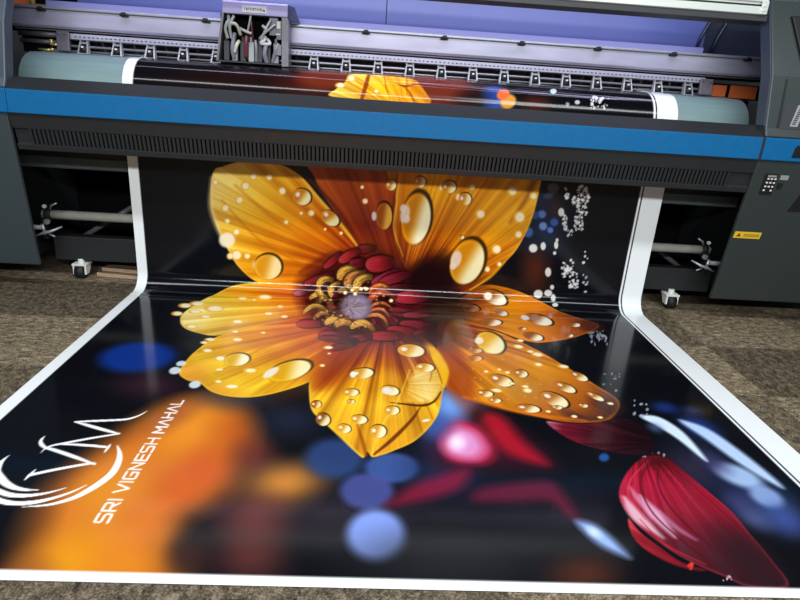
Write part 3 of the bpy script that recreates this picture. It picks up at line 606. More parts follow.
('P',[[0.377,2.555],[0.391,2.515],[0.383,2.467],[0.356,2.42],[0.312,2.38],[0.259,2.354],[0.205,2.346],[0.159,2.355],[0.128,2.382],[0.116,2.423],[0.124,2.471],[0.152,2.518],[0.196,2.557],[0.247,2.583],[0.3,2.591],[0.345,2.582]],[0.377,2.555],[0.128,2.382],[(0,(30,5,8)),(1,(30,5,8))],0,8,None,0.01,0.05,1,0.9),
('S',[[0.819,3.198],[0.77,2.986],[0.682,2.815]],[0.03,0.03,0.008],(112,45,20),0.6,0.02),
('S',[[0.481,2.361],[0.6,2.454],[0.683,2.558]],[0.01,0.016,0.005],(245,170,20),0.8,0.008),
('P',[[-1.111,3.013],[-1.046,3.052],[-0.964,3.08],[-0.836,3.099],[-0.709,3.078],[-0.591,3.015],[-0.483,2.896],[-0.385,2.792],[-0.296,2.685],[-0.244,2.605],[-0.353,2.548],[-0.451,2.458],[-0.597,2.327],[-0.81,2.335],[-0.898,2.362],[-0.983,2.442],[-1.035,2.53],[-1.086,2.641],[-1.123,2.75],[-1.134,2.846]],[-0.278,2.532],[-1.061,2.969],[(0,(150,45,10)),(0.3,(205,105,10)),(0.62,(228,155,22)),(0.85,(238,188,62)),(1,(240,205,110))],0.34,17,(244,190,60),0.016,0.003,4,1.0),
('S',[[-0.986,2.944],[-0.782,2.775],[-0.478,2.573]],[0.012,0.02,0.006],(190,105,15),0.5,0.012),
('S',[[-1.066,2.85],[-0.845,2.616],[-0.538,2.453]],[0.006,0.016,0.006],(185,98,12),0.5,0.01),
('S',[[-1.119,2.978],[-1.135,2.816],[-1.107,2.696],[-1.064,2.579]],[0.02,0.03,0.028,0.01],(250,225,160),0.6,0.015),
('S',[[-0.568,3.022],[-0.46,2.921],[-0.355,2.806],[-0.232,2.625]],[0.012,0.022,0.022,0.01],(84,22,10),0.75,0.012),
('S',[[-0.603,3.014],[-0.495,2.895],[-0.391,2.785],[-0.296,2.672],[-0.244,2.605]],[0.012,0.02,0.022,0.018,0.008],(246,190,52),0.85,0.008),
('S',[[-0.244,2.605],[-0.354,2.554],[-0.451,2.471],[-0.586,2.346]],[0.01,0.016,0.016,0.01],(170,66,14),0.6,0.012),
('S',[[-0.027,3.101],[-0.039,2.909],[-0.047,2.736],[0.02,2.548]],[0.008,0.012,0.014,0.008],(92,30,10),0.75,0.006),
('S',[[-0.009,3.102],[-0.021,2.91],[-0.028,2.737],[0.038,2.562]],[0.006,0.01,0.01,0.006],(244,180,60),0.6,0.005),
('P',[[-0.959,2.328],[-1.075,2.273],[-1.15,2.161],[-1.202,1.938],[-1.193,1.819],[-1.14,1.712],[-1.048,1.649],[-0.949,1.627],[-0.832,1.707],[-0.667,1.839],[-0.426,1.944],[-0.403,2.238],[-0.485,2.332],[-0.693,2.354]],[-0.274,2.159],[-1.174,1.792],[(0,(175,50,18)),(0.3,(215,105,22)),(0.55,(232,160,25)),(0.8,(240,195,55)),(1,(245,220,140))],0.3,14,(246,200,60),0.014,0.003,5,1.0),
('P',[[-0.427,1.959],[-0.668,1.847],[-0.842,1.706],[-0.948,1.602],[-1.0,1.427],[-1.013,1.294],[-1.005,1.193],[-0.946,1.131],[-0.894,1.117],[-0.822,1.042],[-0.733,1.005],[-0.628,1.01],[-0.51,1.076],[-0.403,1.178],[-0.305,1.351],[-0.211,1.581],[-0.286,1.813]],[-0.286,1.813],[-0.976,1.186],[(0,(165,45,14)),(0.3,(205,95,18)),(0.6,(230,155,22)),(0.85,(240,190,40)),(1,(225,150,50))],0.36,17,(250,200,40),0.016,0.003,6,1.0),
('S',[[-0.52,1.689],[-0.694,1.482],[-0.845,1.198]],[0.006,0.016,0.004],(190,95,10),0.5,0.012),
('B',[-0.903,1.163,0.0519,0.0046,0.0156,-0.0562],(225,150,50),0.6,1),
('P',[[0.364,2.237],[0.469,2.341],[0.561,2.398],[0.671,2.397],[0.825,2.359],[0.998,2.276],[1.121,2.154],[1.234,2.022],[1.062,1.853],[0.909,1.766],[0.779,1.725],[0.682,1.769],[0.567,1.883],[0.436,1.942],[0.311,1.989]],[0.34,2.138],[1.215,2.004],[(0,(70,30,16)),(0.16,(150,70,14)),(0.4,(222,135,14)),(0.65,(218,118,18)),(0.85,(150,66,20)),(1,(70,32,26))],0.34,13,(235,140,20),0.014,0.003,7,1.0),
('P',[[0.262,1.967],[0.436,1.942],[0.564,1.868],[0.676,1.741],[0.773,1.596],[0.865,1.417],[0.943,1.255],[1.001,1.098],[0.906,0.946],[0.801,0.906],[0.684,0.906],[0.58,0.939],[0.472,0.98],[0.364,1.04],[0.269,1.103],[0.214,1.183],[0.202,1.455]],[0.25,1.846],[0.992,1.088],[(0,(92,26,14)),(0.2,(140,46,14)),(0.34,(206,118,18)),(0.62,(224,142,28)),(0.85,(180,96,28)),(1,(75,38,34))],0.42,18,(214,118,20),0.02,0.003,8,1.0),
('B',[0.274,1.33,0.0806,0.079,0.0316,-0.3235],(150,50,18),0.75,0.8),
('P',[[0.355,1.774],[0.34,1.699],[0.316,1.638],[0.287,1.596],[0.256,1.58],[0.229,1.59],[0.208,1.626],[0.197,1.684],[0.197,1.756],[0.209,1.833],[0.233,1.902],[0.264,1.951],[0.298,1.972],[0.328,1.959],[0.35,1.915],[0.359,1.85]],[0.355,1.774],[0.197,1.756],[(0,(60,22,14)),(1,(60,22,14))],0,8,None,0.01,0.05,1,0.6),
('B',[0.559,1.174,0.1465,-0.0766,-0.0402,-0.1137],(165,120,70),0.45,1),
('S',[[0.289,1.078],[0.432,1.002],[0.596,0.948],[0.784,0.921]],[0.02,0.025,0.03,0.012],(225,112,16),0.8,0.015),
('P',[[0.974,1.011],[0.955,0.99],[0.932,0.981],[0.909,0.985],[0.889,1.0],[0.874,1.026],[0.867,1.058],[0.87,1.092],[0.881,1.123],[0.9,1.145],[0.924,1.155],[0.948,1.151],[0.969,1.134],[0.984,1.107],[0.989,1.073],[0.986,1.04]],[0.974,1.011],[0.881,1.123],[(0,(62,30,28)),(1,(62,30,28))],0,8,None,0.01,0.04,1,0.65),
('P',[[1.247,1.979],[1.229,1.952],[1.203,1.934],[1.173,1.929],[1.143,1.937],[1.119,1.956],[1.102,1.985],[1.097,2.019],[1.104,2.052],[1.122,2.081],[1.149,2.1],[1.18,2.106],[1.21,2.097],[1.236,2.076],[1.251,2.046],[1.255,2.012]],[1.247,1.979],[1.104,2.052],[(0,(70,32,26)),(1,(70,32,26))],0,8,None,0.01,0.03,1,0.6),
('P',[[-0.242,1.68],[-0.316,1.438],[-0.404,1.188],[-0.399,1.041],[-0.375,0.917],[-0.327,0.843],[-0.248,0.733],[-0.198,0.656],[-0.155,0.598],[-0.141,0.64],[-0.122,0.606],[-0.092,0.617],[-0.047,0.646],[0.052,0.732],[0.147,0.908],[0.194,1.125],[0.241,1.316],[0.229,1.469],[0.178,1.66],[0.132,1.776],[-0.037,1.703]],[-0.064,1.74],[-0.122,0.61],[(0,(96,20,12)),(0.2,(158,54,14)),(0.4,(214,134,18)),(0.7,(238,176,38)),(1,(226,150,30))],0.5,26,(248,196,34),0.014,0.003,9,1.0),
('B',[-0.328,1.275,0.0804,0.1205,0.0484,-0.1381],(178,62,14),0.8,1),
('P',[[0.049,1.227],[0.105,1.357],[0.166,1.384],[0.203,1.302],[0.194,1.162],[0.148,1.058],[0.074,1.017],[0.014,1.039]],[0.019,1.176],[0.201,1.192],[(0,(232,168,40)),(0.5,(248,220,140)),(1,(240,190,70))],0.2,14,None,0.01,0.014,1,0.9),
('P',[[0.129,1.735],[0.187,1.635],[0.233,1.458],[0.241,1.316],[0.203,1.163],[0.19,1.322],[0.16,1.497]],[0.129,1.735],[0.241,1.316],[(0,(232,150,20)),(0.5,(250,200,40)),(1,(240,180,30))],0,8,None,0.01,0.01,1,0.95),
('S',[[0.134,1.722],[0.16,1.497],[0.19,1.322],[0.197,1.201]],[0.004,0.008,0.008,0.004],(150,72,10),0.8,0.004),
('P',[[-0.356,1.641],[-0.242,1.68],[-0.134,1.64],[-0.191,1.417],[-0.287,1.218],[-0.378,1.114],[-0.362,1.334]],[-0.356,1.641],[-0.191,1.417],[(0,(128,34,14)),(1,(128,34,14))],0,8,None,0.01,0.05,1,0.7),
('S',[[-0.048,1.008],[0.008,1.0],[0.09,0.993],[0.145,1.032],[0.185,1.124]],[0.006,0.014,0.02,0.012,0.006],(70,28,10),0.9,0.004),
('S',[[-0.115,0.622],[-0.045,0.725],[0.04,0.877],[0.08,0.976]],[0.01,0.018,0.014,0.004],(90,35,8),0.85,0.005),
('S',[[-0.144,0.614],[-0.162,0.718],[-0.185,0.823]],[0.012,0.014,0.004],(150,70,10),0.8,0.006),
('S',[[-0.122,0.616],[-0.092,0.793],[-0.013,1.037],[0.054,1.331]],[0.006,0.01,0.01,0.006],(250,215,90),0.6,0.006),
('S',[[0.129,1.735],[0.164,1.546],[0.164,1.362],[0.142,1.216]],[0.004,0.008,0.008,0.004],(150,70,8),0.6,0.005),
('S',[[-0.411,1.168],[-0.395,1.024],[-0.366,0.91],[-0.291,0.794],[-0.206,0.668],[-0.159,0.607]],[0.006,0.006,0.006,0.006,0.006,0.006],(250,205,70),0.7,0.004),
('P',[[0.218,2.205],[0.154,1.936],[0.052,1.749],[-0.073,1.649],[-0.209,1.637],[-0.344,1.712],[-0.468,1.874],[-0.566,2.117],[-0.605,2.314],[-0.563,2.42],[-0.463,2.505],[-0.325,2.554],[-0.167,2.561],[-0.012,2.525],[0.119,2.451],[0.204,2.349]],[0.218,2.205],[-0.605,2.314],[(0,(84,16,14)),(1,(84,16,14))],0,8,None,0.01,0.05,1,0.95),
('P',[[0.109,2.231],[0.068,2.019],[-0.008,1.857],[-0.107,1.763],[-0.217,1.738],[-0.327,1.786],[-0.426,1.902],[-0.504,2.082],[-0.541,2.27],[-0.516,2.357],[-0.441,2.426],[-0.333,2.471],[-0.208,2.483],[-0.084,2.461],[0.021,2.409],[0.091,2.334]],[0.109,2.231],[-0.541,2.27],[(0,(50,8,10)),(1,(50,8,10))],0,8,None,0.01,0.04,1,0.9),
('P',[[0.4,2.472],[0.405,2.419],[0.383,2.366],[0.336,2.321],[0.272,2.289],[0.203,2.275],[0.14,2.285],[0.092,2.315],[0.064,2.358],[0.061,2.41],[0.084,2.464],[0.129,2.509],[0.19,2.54],[0.256,2.552],[0.319,2.544],[0.37,2.516]],[0.4,2.472],[0.064,2.358],[(0,(26,6,9)),(1,(26,6,9))],0,8,None,0.01,0.04,1,0.97),
('P',[[0.443,2.278],[0.429,2.227],[0.392,2.147],[0.345,2.09],[0.296,2.066],[0.25,2.078],[0.214,2.124],[0.193,2.198],[0.187,2.263],[0.197,2.304],[0.224,2.335],[0.265,2.356],[0.313,2.366],[0.363,2.361],[0.406,2.344],[0.434,2.316]],[0.443,2.278],[0.187,2.263],[(0,(34,14,12)),(1,(34,14,12))],0,8,None,0.01,0.04,1,0.9),
('P',[[0.472,2.105],[0.451,2.046],[0.41,1.995],[0.355,1.958],[0.294,1.941],[0.236,1.944],[0.189,1.968],[0.158,2.01],[0.15,2.064],[0.166,2.123],[0.205,2.178],[0.261,2.218],[0.325,2.234],[0.388,2.231],[0.439,2.209],[0.468,2.162]],[0.472,2.105],[0.15,2.064],[(0,(64,42,22)),(1,(64,42,22))],0,8,None,0.01,0.04,1,0.85),
('P',[[0.279,1.738],[0.265,1.7],[0.236,1.667],[0.195,1.643],[0.149,1.631],[0.104,1.633],[0.067,1.649],[0.042,1.676],[0.034,1.711],[0.045,1.748],[0.073,1.783],[0.114,1.809],[0.163,1.822],[0.21,1.82],[0.249,1.803],[0.273,1.774]],[0.279,1.738],[0.034,1.711],[(0,(60,14,14)),(1,(60,14,14))],0,8,None,0.01,0.04,1,0.8),
('S',[[-0.6,2.424],[-0.415,2.544],[-0.293,2.583]],[0.01,0.03,0.01],(110,30,14),0.7,0.02),
('P',[[0.138,2.258],[0.124,2.27],[0.093,2.28],[0.038,2.28],[-0.017,2.273],[-0.053,2.261],[-0.054,2.226],[-0.018,2.207],[0.035,2.196],[0.09,2.202],[0.122,2.223],[0.137,2.242]],[0.138,2.258],[-0.054,2.226],[(0,(20,2,4)),(1,(20,2,4))],0,8,None,0.01,0.006,1,0.9),
('P',[[0.136,2.256],[0.124,2.266],[0.093,2.273],[0.038,2.273],[-0.017,2.267],[-0.053,2.258],[-0.054,2.231],[-0.018,2.219],[0.036,2.212],[0.09,2.216],[0.122,2.23],[0.135,2.244]],[0.128,2.25],[-0.053,2.246],[(0,(116,41,49)),(0.12,(100,20,28)),(0.5,(80,11,18)),(1,(36,4,8))],0.5,9,None,0.01,0.004,41,1),
('P',[[0.13,2.264],[0.126,2.266],[0.111,2.268],[0.084,2.268],[0.056,2.266],[0.038,2.264],[0.038,2.258],[0.056,2.256],[0.083,2.255],[0.111,2.256],[0.126,2.258],[0.13,2.261]],[0.13,2.264],[0.038,2.258],[(0,(116,41,49)),(1,(116,41,49))],0,8,None,0.01,0.006,1,0.4),
('P',[[0.081,2.242],[0.071,2.257],[0.05,2.268],[0.011,2.271],[-0.028,2.265],[-0.054,2.253],[-0.055,2.213],[-0.03,2.188],[0.007,2.174],[0.045,2.176],[0.067,2.197],[0.079,2.222]],[0.081,2.242],[-0.055,2.213],[(0,(25,3,5)),(1,(25,3,5))],0,8,None,0.01,0.006,1,0.9),
('P',[[0.079,2.24],[0.071,2.252],[0.049,2.261],[0.011,2.263],[-0.028,2.259],[-0.054,2.25],[-0.055,2.219],[-0.03,2.201],[0.007,2.189],[0.045,2.19],[0.068,2.207],[0.078,2.225]],[0.073,2.233],[-0.054,2.236],[(0,(138,46,54)),(0.12,(122,25,34)),(0.5,(100,15,23)),(1,(45,6,10))],0.5,9,None,0.01,0.004,95,1),
('P',[[0.075,2.25],[0.073,2.253],[0.062,2.255],[0.043,2.256],[0.023,2.255],[0.01,2.253],[0.01,2.246],[0.023,2.243],[0.042,2.241],[0.061,2.241],[0.072,2.243],[0.075,2.247]],[0.075,2.25],[0.01,2.246],[(0,(138,46,54)),(1,(138,46,54))],0,8,None,0.01,0.006,1,0.4),
('P',[[0.102,2.138],[0.092,2.163],[0.067,2.19],[0.021,2.21],[-0.027,2.216],[-0.06,2.211],[-0.064,2.164],[-0.034,2.135],[0.011,2.108],[0.057,2.094],[0.085,2.101],[0.1,2.116]],[0.102,2.138],[-0.064,2.164],[(0,(16,2,3)),(1,(16,2,3))],0,8,None,0.01,0.006,1,0.9),
('P',[[0.1,2.136],[0.091,2.156],[0.066,2.179],[0.02,2.198],[-0.028,2.208],[-0.061,2.205],[-0.063,2.17],[-0.033,2.145],[0.012,2.12],[0.058,2.105],[0.086,2.108],[0.098,2.119]],[0.093,2.13],[-0.062,2.187],[(0,(100,40,46)),(0.12,(82,19,25)),(0.5,(65,10,15)),(1,(29,4,6))],0.5,9,None,0.01,0.004,17,1),
('P',[[0.096,2.151],[0.093,2.156],[0.081,2.164],[0.058,2.173],[0.034,2.18],[0.018,2.182],[0.017,2.173],[0.033,2.163],[0.055,2.153],[0.079,2.145],[0.092,2.143],[0.096,2.146]],[0.096,2.151],[0.017,2.173],[(0,(100,40,46)),(1,(100,40,46))],0,8,None,0.01,0.006,1,0.4),
('P',[[0.053,2.05],[0.047,2.081],[0.03,2.116],[-0.007,2.148],[-0.045,2.164],[-0.073,2.162],[-0.08,2.107],[-0.058,2.068],[-0.023,2.029],[0.013,2.005],[0.036,2.009],[0.049,2.024]],[0.053,2.05],[-0.08,2.107],[(0,(20,2,4)),(1,(20,2,4))],0,8,None,0.01,0.006,1,0.9),
('P',[[0.051,2.048],[0.046,2.072],[0.028,2.103],[-0.009,2.134],[-0.047,2.153],[-0.074,2.156],[-0.079,2.114],[-0.056,2.079],[-0.021,2.042],[0.015,2.017],[0.037,2.017],[0.048,2.028]],[0.045,2.042],[-0.076,2.135],[(0,(116,41,49)),(0.12,(100,20,28)),(0.5,(80,11,18)),(1,(36,4,8))],0.5,9,None,0.01,0.004,78,1),
('P',[[0.05,2.065],[0.048,2.072],[0.038,2.084],[0.02,2.098],[0.002,2.11],[-0.011,2.115],[-0.013,2.104],[-0.001,2.091],[0.017,2.074],[0.035,2.061],[0.046,2.057],[0.049,2.06]],[0.05,2.065],[-0.013,2.104],[(0,(116,41,49)),(1,(116,41,49))],0,8,None,0.01,0.006,1,0.4),
('P',[[0.015,1.944],[0.011,1.973],[-0.004,2.011],[-0.035,2.057],[-0.069,2.093],[-0.094,2.107],[-0.102,2.066],[-0.083,2.021],[-0.053,1.97],[-0.022,1.93],[-0.001,1.92],[0.011,1.926]],[0.015,1.944],[-0.102,2.066],[(0,(25,3,5)),(1,(25,3,5))],0,8,None,0.01,0.006,1,0.9),
('P',[[0.013,1.944],[0.009,1.966],[-0.006,2.002],[-0.037,2.047],[-0.07,2.085],[-0.094,2.102],[-0.101,2.071],[-0.081,2.029],[-0.051,1.98],[-0.02,1.939],[0.0,1.926],[0.01,1.929]],[0.008,1.942],[-0.098,2.087],[(0,(138,46,54)),(0.12,(122,25,34)),(0.5,(100,15,23)),(1,(45,6,10))],0.5,9,None,0.01,0.004,49,1),
('P',[[0.012,1.959],[0.011,1.965],[0.003,1.98],[-0.012,2.002],[-0.028,2.022],[-0.04,2.033],[-0.041,2.025],[-0.031,2.008],[-0.016,1.984],[-0.001,1.964],[0.009,1.954],[0.011,1.955]],[0.012,1.959],[-0.041,2.025],[(0,(138,46,54)),(1,(138,46,54))],0,8,None,0.01,0.006,1,0.4),
('P',[[-0.002,1.901],[-0.005,1.931],[-0.018,1.974],[-0.046,2.027],[-0.079,2.071],[-0.103,2.09],[-0.113,2.049],[-0.096,1.999],[-0.069,1.94],[-0.039,1.893],[-0.02,1.88],[-0.008,1.883]],[-0.002,1.901],[-0.113,2.049],[(0,(16,2,3)),(1,(16,2,3))],0,8,None,0.01,0.006,1,0.9),
('P',[[-0.004,1.901],[-0.007,1.925],[-0.02,1.964],[-0.049,2.017],[-0.081,2.062],[-0.104,2.085],[-0.112,2.054],[-0.094,2.007],[-0.066,1.95],[-0.037,1.902],[-0.018,1.885],[-0.008,1.887]],[-0.01,1.9],[-0.108,2.07],[(0,(100,40,46)),(0.12,(82,19,25)),(0.5,(65,10,15)),(1,(29,4,6))],0.5,9,None,0.01,0.004,35,1),
('P',[[-0.005,1.917],[-0.006,1.923],[-0.013,1.94],[-0.027,1.966],[-0.042,1.989],[-0.053,2.003],[-0.055,1.995],[-0.046,1.975],[-0.032,1.949],[-0.017,1.924],[-0.008,1.913],[-0.006,1.913]],[-0.005,1.917],[-0.055,1.995],[(0,(100,40,46)),(1,(100,40,46))],0,8,None,0.01,0.006,1,0.4),
('P',[[-0.041,1.852],[-0.041,1.882],[-0.049,1.926],[-0.072,1.986],[-0.098,2.038],[-0.119,2.065],[-0.131,2.029],[-0.12,1.975],[-0.099,1.91],[-0.075,1.856],[-0.058,1.837],[-0.047,1.837]],[-0.041,1.852],[-0.131,2.029],[(0,(20,2,4)),(1,(20,2,4))],0,8,None,0.01,0.006,1,0.9),
('P',[[-0.042,1.853],[-0.043,1.877],[-0.052,1.918],[-0.075,1.977],[-0.101,2.031],[-0.121,2.06],[-0.13,2.033],[-0.117,1.982],[-0.096,1.919],[-0.072,1.864],[-0.056,1.842],[-0.047,1.841]],[-0.047,1.854],[-0.125,2.047],[(0,(116,41,49)),(0.12,(100,20,28)),(0.5,(80,11,18)),(1,(36,4,8))],0.5,9,None,0.01,0.004,3,1),
('P',[[-0.041,1.868],[-0.042,1.875],[-0.047,1.893],[-0.058,1.921],[-0.07,1.949],[-0.079,1.965],[-0.082,1.958],[-0.075,1.937],[-0.064,1.907],[-0.052,1.879],[-0.045,1.866],[-0.043,1.865]],[-0.041,1.868],[-0.082,1.958],[(0,(116,41,49)),(1,(116,41,49))],0,8,None,0.01,0.006,1,0.4),
('P',[[-0.116,1.888],[-0.112,1.908],[-0.112,1.938],[-0.12,1.98],[-0.133,2.016],[-0.144,2.034],[-0.158,2.011],[-0.157,1.975],[-0.151,1.93],[-0.141,1.892],[-0.131,1.878],[-0.122,1.877]],[-0.116,1.888],[-0.158,2.011],[(0,(25,3,5)),(1,(25,3,5))],0,8,None,0.01,0.006,1,0.9),
('P',[[-0.117,1.888],[-0.114,1.904],[-0.116,1.933],[-0.124,1.974],[-0.136,2.011],[-0.146,2.032],[-0.157,2.014],[-0.154,1.98],[-0.147,1.936],[-0.138,1.897],[-0.129,1.881],[-0.122,1.88]],[-0.121,1.889],[-0.151,2.023],[(0,(138,46,54)),(0.12,(122,25,34)),(0.5,(100,15,23)),(1,(45,6,10))],0.5,9,None,0.01,0.004,35,1),
('P',[[-0.114,1.898],[-0.114,1.903],[-0.115,1.916],[-0.119,1.936],[-0.125,1.955],[-0.129,1.966],[-0.131,1.962],[-0.129,1.947],[-0.126,1.926],[-0.121,1.906],[-0.117,1.897],[-0.116,1.896]],[-0.114,1.898],[-0.131,1.962],[(0,(138,46,54)),(1,(138,46,54))],0,8,None,0.01,0.006,1,0.4),
('P',[[-0.144,1.779],[-0.14,1.8],[-0.139,1.84],[-0.146,1.907],[-0.157,1.973],[-0.167,2.016],[-0.181,2.004],[-0.181,1.954],[-0.175,1.884],[-0.167,1.819],[-0.158,1.787],[-0.15,1.774]],[-0.144,1.779],[-0.181,2.004],[(0,(16,2,3)),(1,(16,2,3))],0,8,None,0.01,0.006,1,0.9),
('P',[[-0.145,1.781],[-0.142,1.799],[-0.142,1.838],[-0.149,1.904],[-0.159,1.971],[-0.169,2.014],[-0.179,2.006],[-0.178,1.956],[-0.172,1.886],[-0.164,1.822],[-0.156,1.788],[-0.15,1.777]],[-0.148,1.787],[-0.174,2.01],[(0,(100,40,46)),(0.12,(82,19,25)),(0.5,(65,10,15)),(1,(29,4,6))],0.5,9,None,0.01,0.004,10,1),
('P',[[-0.142,1.791],[-0.141,1.796],[-0.143,1.815],[-0.146,1.847],[-0.15,1.879],[-0.154,1.901],[-0.157,1.899],[-0.155,1.876],[-0.152,1.842],[-0.148,1.81],[-0.145,1.793],[-0.143,1.79]],[-0.142,1.791],[-0.157,1.899],[(0,(100,40,46)),(1,(100,40,46))],0,8,None,0.01,0.006,1,0.4),
('P',[[-0.214,1.814],[-0.22,1.829],[-0.225,1.859],[-0.226,1.913],[-0.222,1.968],[-0.216,2.005],[-0.201,2.002],[-0.195,1.963],[-0.193,1.908],[-0.195,1.854],[-0.201,1.825],[-0.207,1.812]],[-0.214,1.814],[-0.201,2.002],[(0,(20,2,4)),(1,(20,2,4))],0,8,None,0.01,0.006,1,0.9),
('P',[[-0.213,1.815],[-0.218,1.828],[-0.222,1.859],[-0.222,1.913],[-0.219,1.967],[-0.214,2.004],[-0.202,2.002],[-0.199,1.964],[-0.197,1.908],[-0.198,1.855],[-0.203,1.826],[-0.208,1.815]],[-0.21,1.822],[-0.208,2.003],[(0,(116,41,49)),(0.12,(100,20,28)),(0.5,(80,11,18)),(1,(36,4,8))],0.5,9,None,0.01,0.004,52,1),
('P',[[-0.217,1.822],[-0.218,1.826],[-0.219,1.841],[-0.219,1.867],[-0.218,1.894],[-0.217,1.912],[-0.214,1.911],[-0.213,1.893],[-0.213,1.866],[-0.213,1.84],[-0.214,1.825],[-0.216,1.822]],[-0.217,1.822],[-0.214,1.911],[(0,(116,41,49)),(1,(116,41,49))],0,8,None,0.01,0.006,1,0.4),
('P',[[-0.259,1.815],[-0.264,1.834],[-0.266,1.869],[-0.261,1.925],[-0.252,1.98],[-0.243,2.015],[-0.23,2.003],[-0.229,1.96],[-0.231,1.9],[-0.238,1.846],[-0.246,1.82],[-0.253,1.81]],[-0.259,1.815],[-0.23,2.003],[(0,(25,3,5)),(1,(25,3,5))],0,8,None,0.01,0.006,1,0.9),
('P',[[-0.258,1.817],[-0.262,1.833],[-0.262,1.866],[-0.258,1.922],[-0.25,1.978],[-0.242,2.013],[-0.231,2.004],[-0.231,1.962],[-0.235,1.903],[-0.241,1.849],[-0.248,1.821],[-0.254,1.813]],[-0.255,1.822],[-0.237,2.009],[(0,(138,46,54)),(0.12,(122,25,34)),(0.5,(100,15,23)),(1,(45,6,10))],0.5,9,None,0.01,0.004,12,1),
('P',[[-0.261,1.826],[-0.262,1.83],[-0.262,1.846],[-0.259,1.874],[-0.256,1.901],[-0.253,1.919],[-0.25,1.916],[-0.251,1.897],[-0.253,1.869],[-0.256,1.842],[-0.259,1.827],[-0.26,1.825]],[-0.261,1.826],[-0.25,1.916],[(0,(138,46,54)),(1,(138,46,54))],0,8,None,0.01,0.006,1,0.4),
('P',[[-0.3,1.868],[-0.304,1.889],[-0.304,1.921],[-0.297,1.969],[-0.285,2.012],[-0.274,2.036],[-0.26,2.016],[-0.261,1.976],[-0.267,1.925],[-0.276,1.881],[-0.286,1.862],[-0.294,1.859]],[-0.3,1.868],[-0.26,2.016],[(0,(16,2,3)),(1,(16,2,3))],0,8,None,0.01,0.006,1,0.9),
('P',[[-0.299,1.869],[-0.302,1.886],[-0.301,1.917],[-0.293,1.964],[-0.282,2.008],[-0.272,2.034],[-0.262,2.018],[-0.264,1.98],[-0.27,1.93],[-0.279,1.885],[-0.288,1.865],[-0.294,1.861]],[-0.296,1.871],[-0.267,2.026],[(0,(100,40,46)),(0.12,(82,19,25)),(0.5,(65,10,15)),(1,(29,4,6))],0.5,9,None,0.01,0.004,75,1),
('P',[[-0.302,1.879],[-0.303,1.884],[-0.301,1.898],[-0.297,1.921],[-0.293,1.943],[-0.289,1.957],[-0.286,1.953],[-0.288,1.936],[-0.291,1.912],[-0.296,1.89],[-0.299,1.878],[-0.301,1.877]],[-0.302,1.879],[-0.286,1.953],[(0,(100,40,46)),(1,(100,40,46))],0,8,None,0.01,0.006,1,0.4),
('P',[[-0.321,1.919],[-0.325,1.94],[-0.325,1.971],[-0.317,2.01],[-0.305,2.043],[-0.294,2.058],[-0.279,2.031],[-0.28,1.995],[-0.286,1.952],[-0.295,1.917],[-0.305,1.905],[-0.314,1.907]],[-0.321,1.919],[-0.279,2.031],[(0,(20,2,4)),(1,(20,2,4))],0,8,None,0.01,0.006,1,0.9),
('P',[[-0.32,1.919],[-0.323,1.936],[-0.322,1.964],[-0.314,2.003],[-0.302,2.037],[-0.292,2.055],[-0.281,2.034],[-0.283,2.001],[-0.289,1.959],[-0.299,1.923],[-0.307,1.909],[-0.314,1.91]],[-0.316,1.919],[-0.286,2.045],[(0,(116,41,49)),(0.12,(100,20,28)),(0.5,(80,11,18)),(1,(36,4,8))],0.5,9,None,0.01,0.004,60,1),
('P',[[-0.323,1.93],[-0.323,1.935],[-0.322,1.947],[-0.318,1.966],[-0.313,1.984],[-0.309,1.994],[-0.306,1.989],[-0.308,1.974],[-0.311,1.955],[-0.316,1.936],[-0.319,1.928],[-0.321,1.928]],[-0.323,1.93],[-0.306,1.989],[(0,(116,41,49)),(1,(116,41,49))],0,8,None,0.01,0.006,1,0.4),
('P',[[-0.356,1.924],[-0.36,1.954],[-0.359,1.993],[-0.346,2.039],[-0.328,2.074],[-0.311,2.088],[-0.294,2.045],[-0.297,1.999],[-0.308,1.948],[-0.323,1.908],[-0.336,1.899],[-0.348,1.905]],[-0.356,1.924],[-0.294,2.045],[(0,(25,3,5)),(1,(25,3,5))],0,8,None,0.01,0.006,1,0.9),
('P',[[-0.355,1.924],[-0.357,1.947],[-0.354,1.983],[-0.341,2.028],[-0.324,2.065],[-0.309,2.083],[-0.296,2.05],[-0.301,2.008],[-0.312,1.958],[-0.327,1.918],[-0.339,1.905],[-0.348,1.909]],[-0.35,1.922],[-0.303,2.066],[(0,(138,46,54)),(0.12,(122,25,34)),(0.5,(100,15,23)),(1,(45,6,10))],0.5,9,None,0.01,0.004,30,1),
('P',[[-0.358,1.939],[-0.358,1.946],[-0.356,1.961],[-0.349,1.983],[-0.341,2.002],[-0.335,2.014],[-0.332,2.005],[-0.335,1.988],[-0.341,1.965],[-0.348,1.944],[-0.354,1.935],[-0.356,1.936]],[-0.358,1.939],[-0.332,2.005],[(0,(138,46,54)),(1,(138,46,54))],0,8,None,0.01,0.006,1,0.4),
('P',[[-0.38,2.017],[-0.383,2.046],[-0.38,2.081],[-0.366,2.114],[-0.349,2.135],[-0.333,2.136],[-0.318,2.087],[-0.323,2.048],[-0.334,2.007],[-0.349,1.981],[-0.363,1.981],[-0.373,1.994]],[-0.38,2.017],[-0.318,2.087],[(0,(16,2,3)),(1,(16,2,3))],0,8,None,0.01,0.006,1,0.9),
('P',[[-0.379,2.016],[-0.38,2.039],[-0.376,2.069],[-0.363,2.102],[-0.345,2.124],[-0.331,2.13],[-0.32,2.092],[-0.326,2.057],[-0.338,2.019],[-0.353,1.992],[-0.365,1.989],[-0.373,1.998]],[-0.374,2.011],[-0.326,2.111],[(0,(100,40,46)),(0.12,(82,19,25)),(0.5,(65,10,15)),(1,(29,4,6))],0.5,9,None,0.01,0.004,15,1),
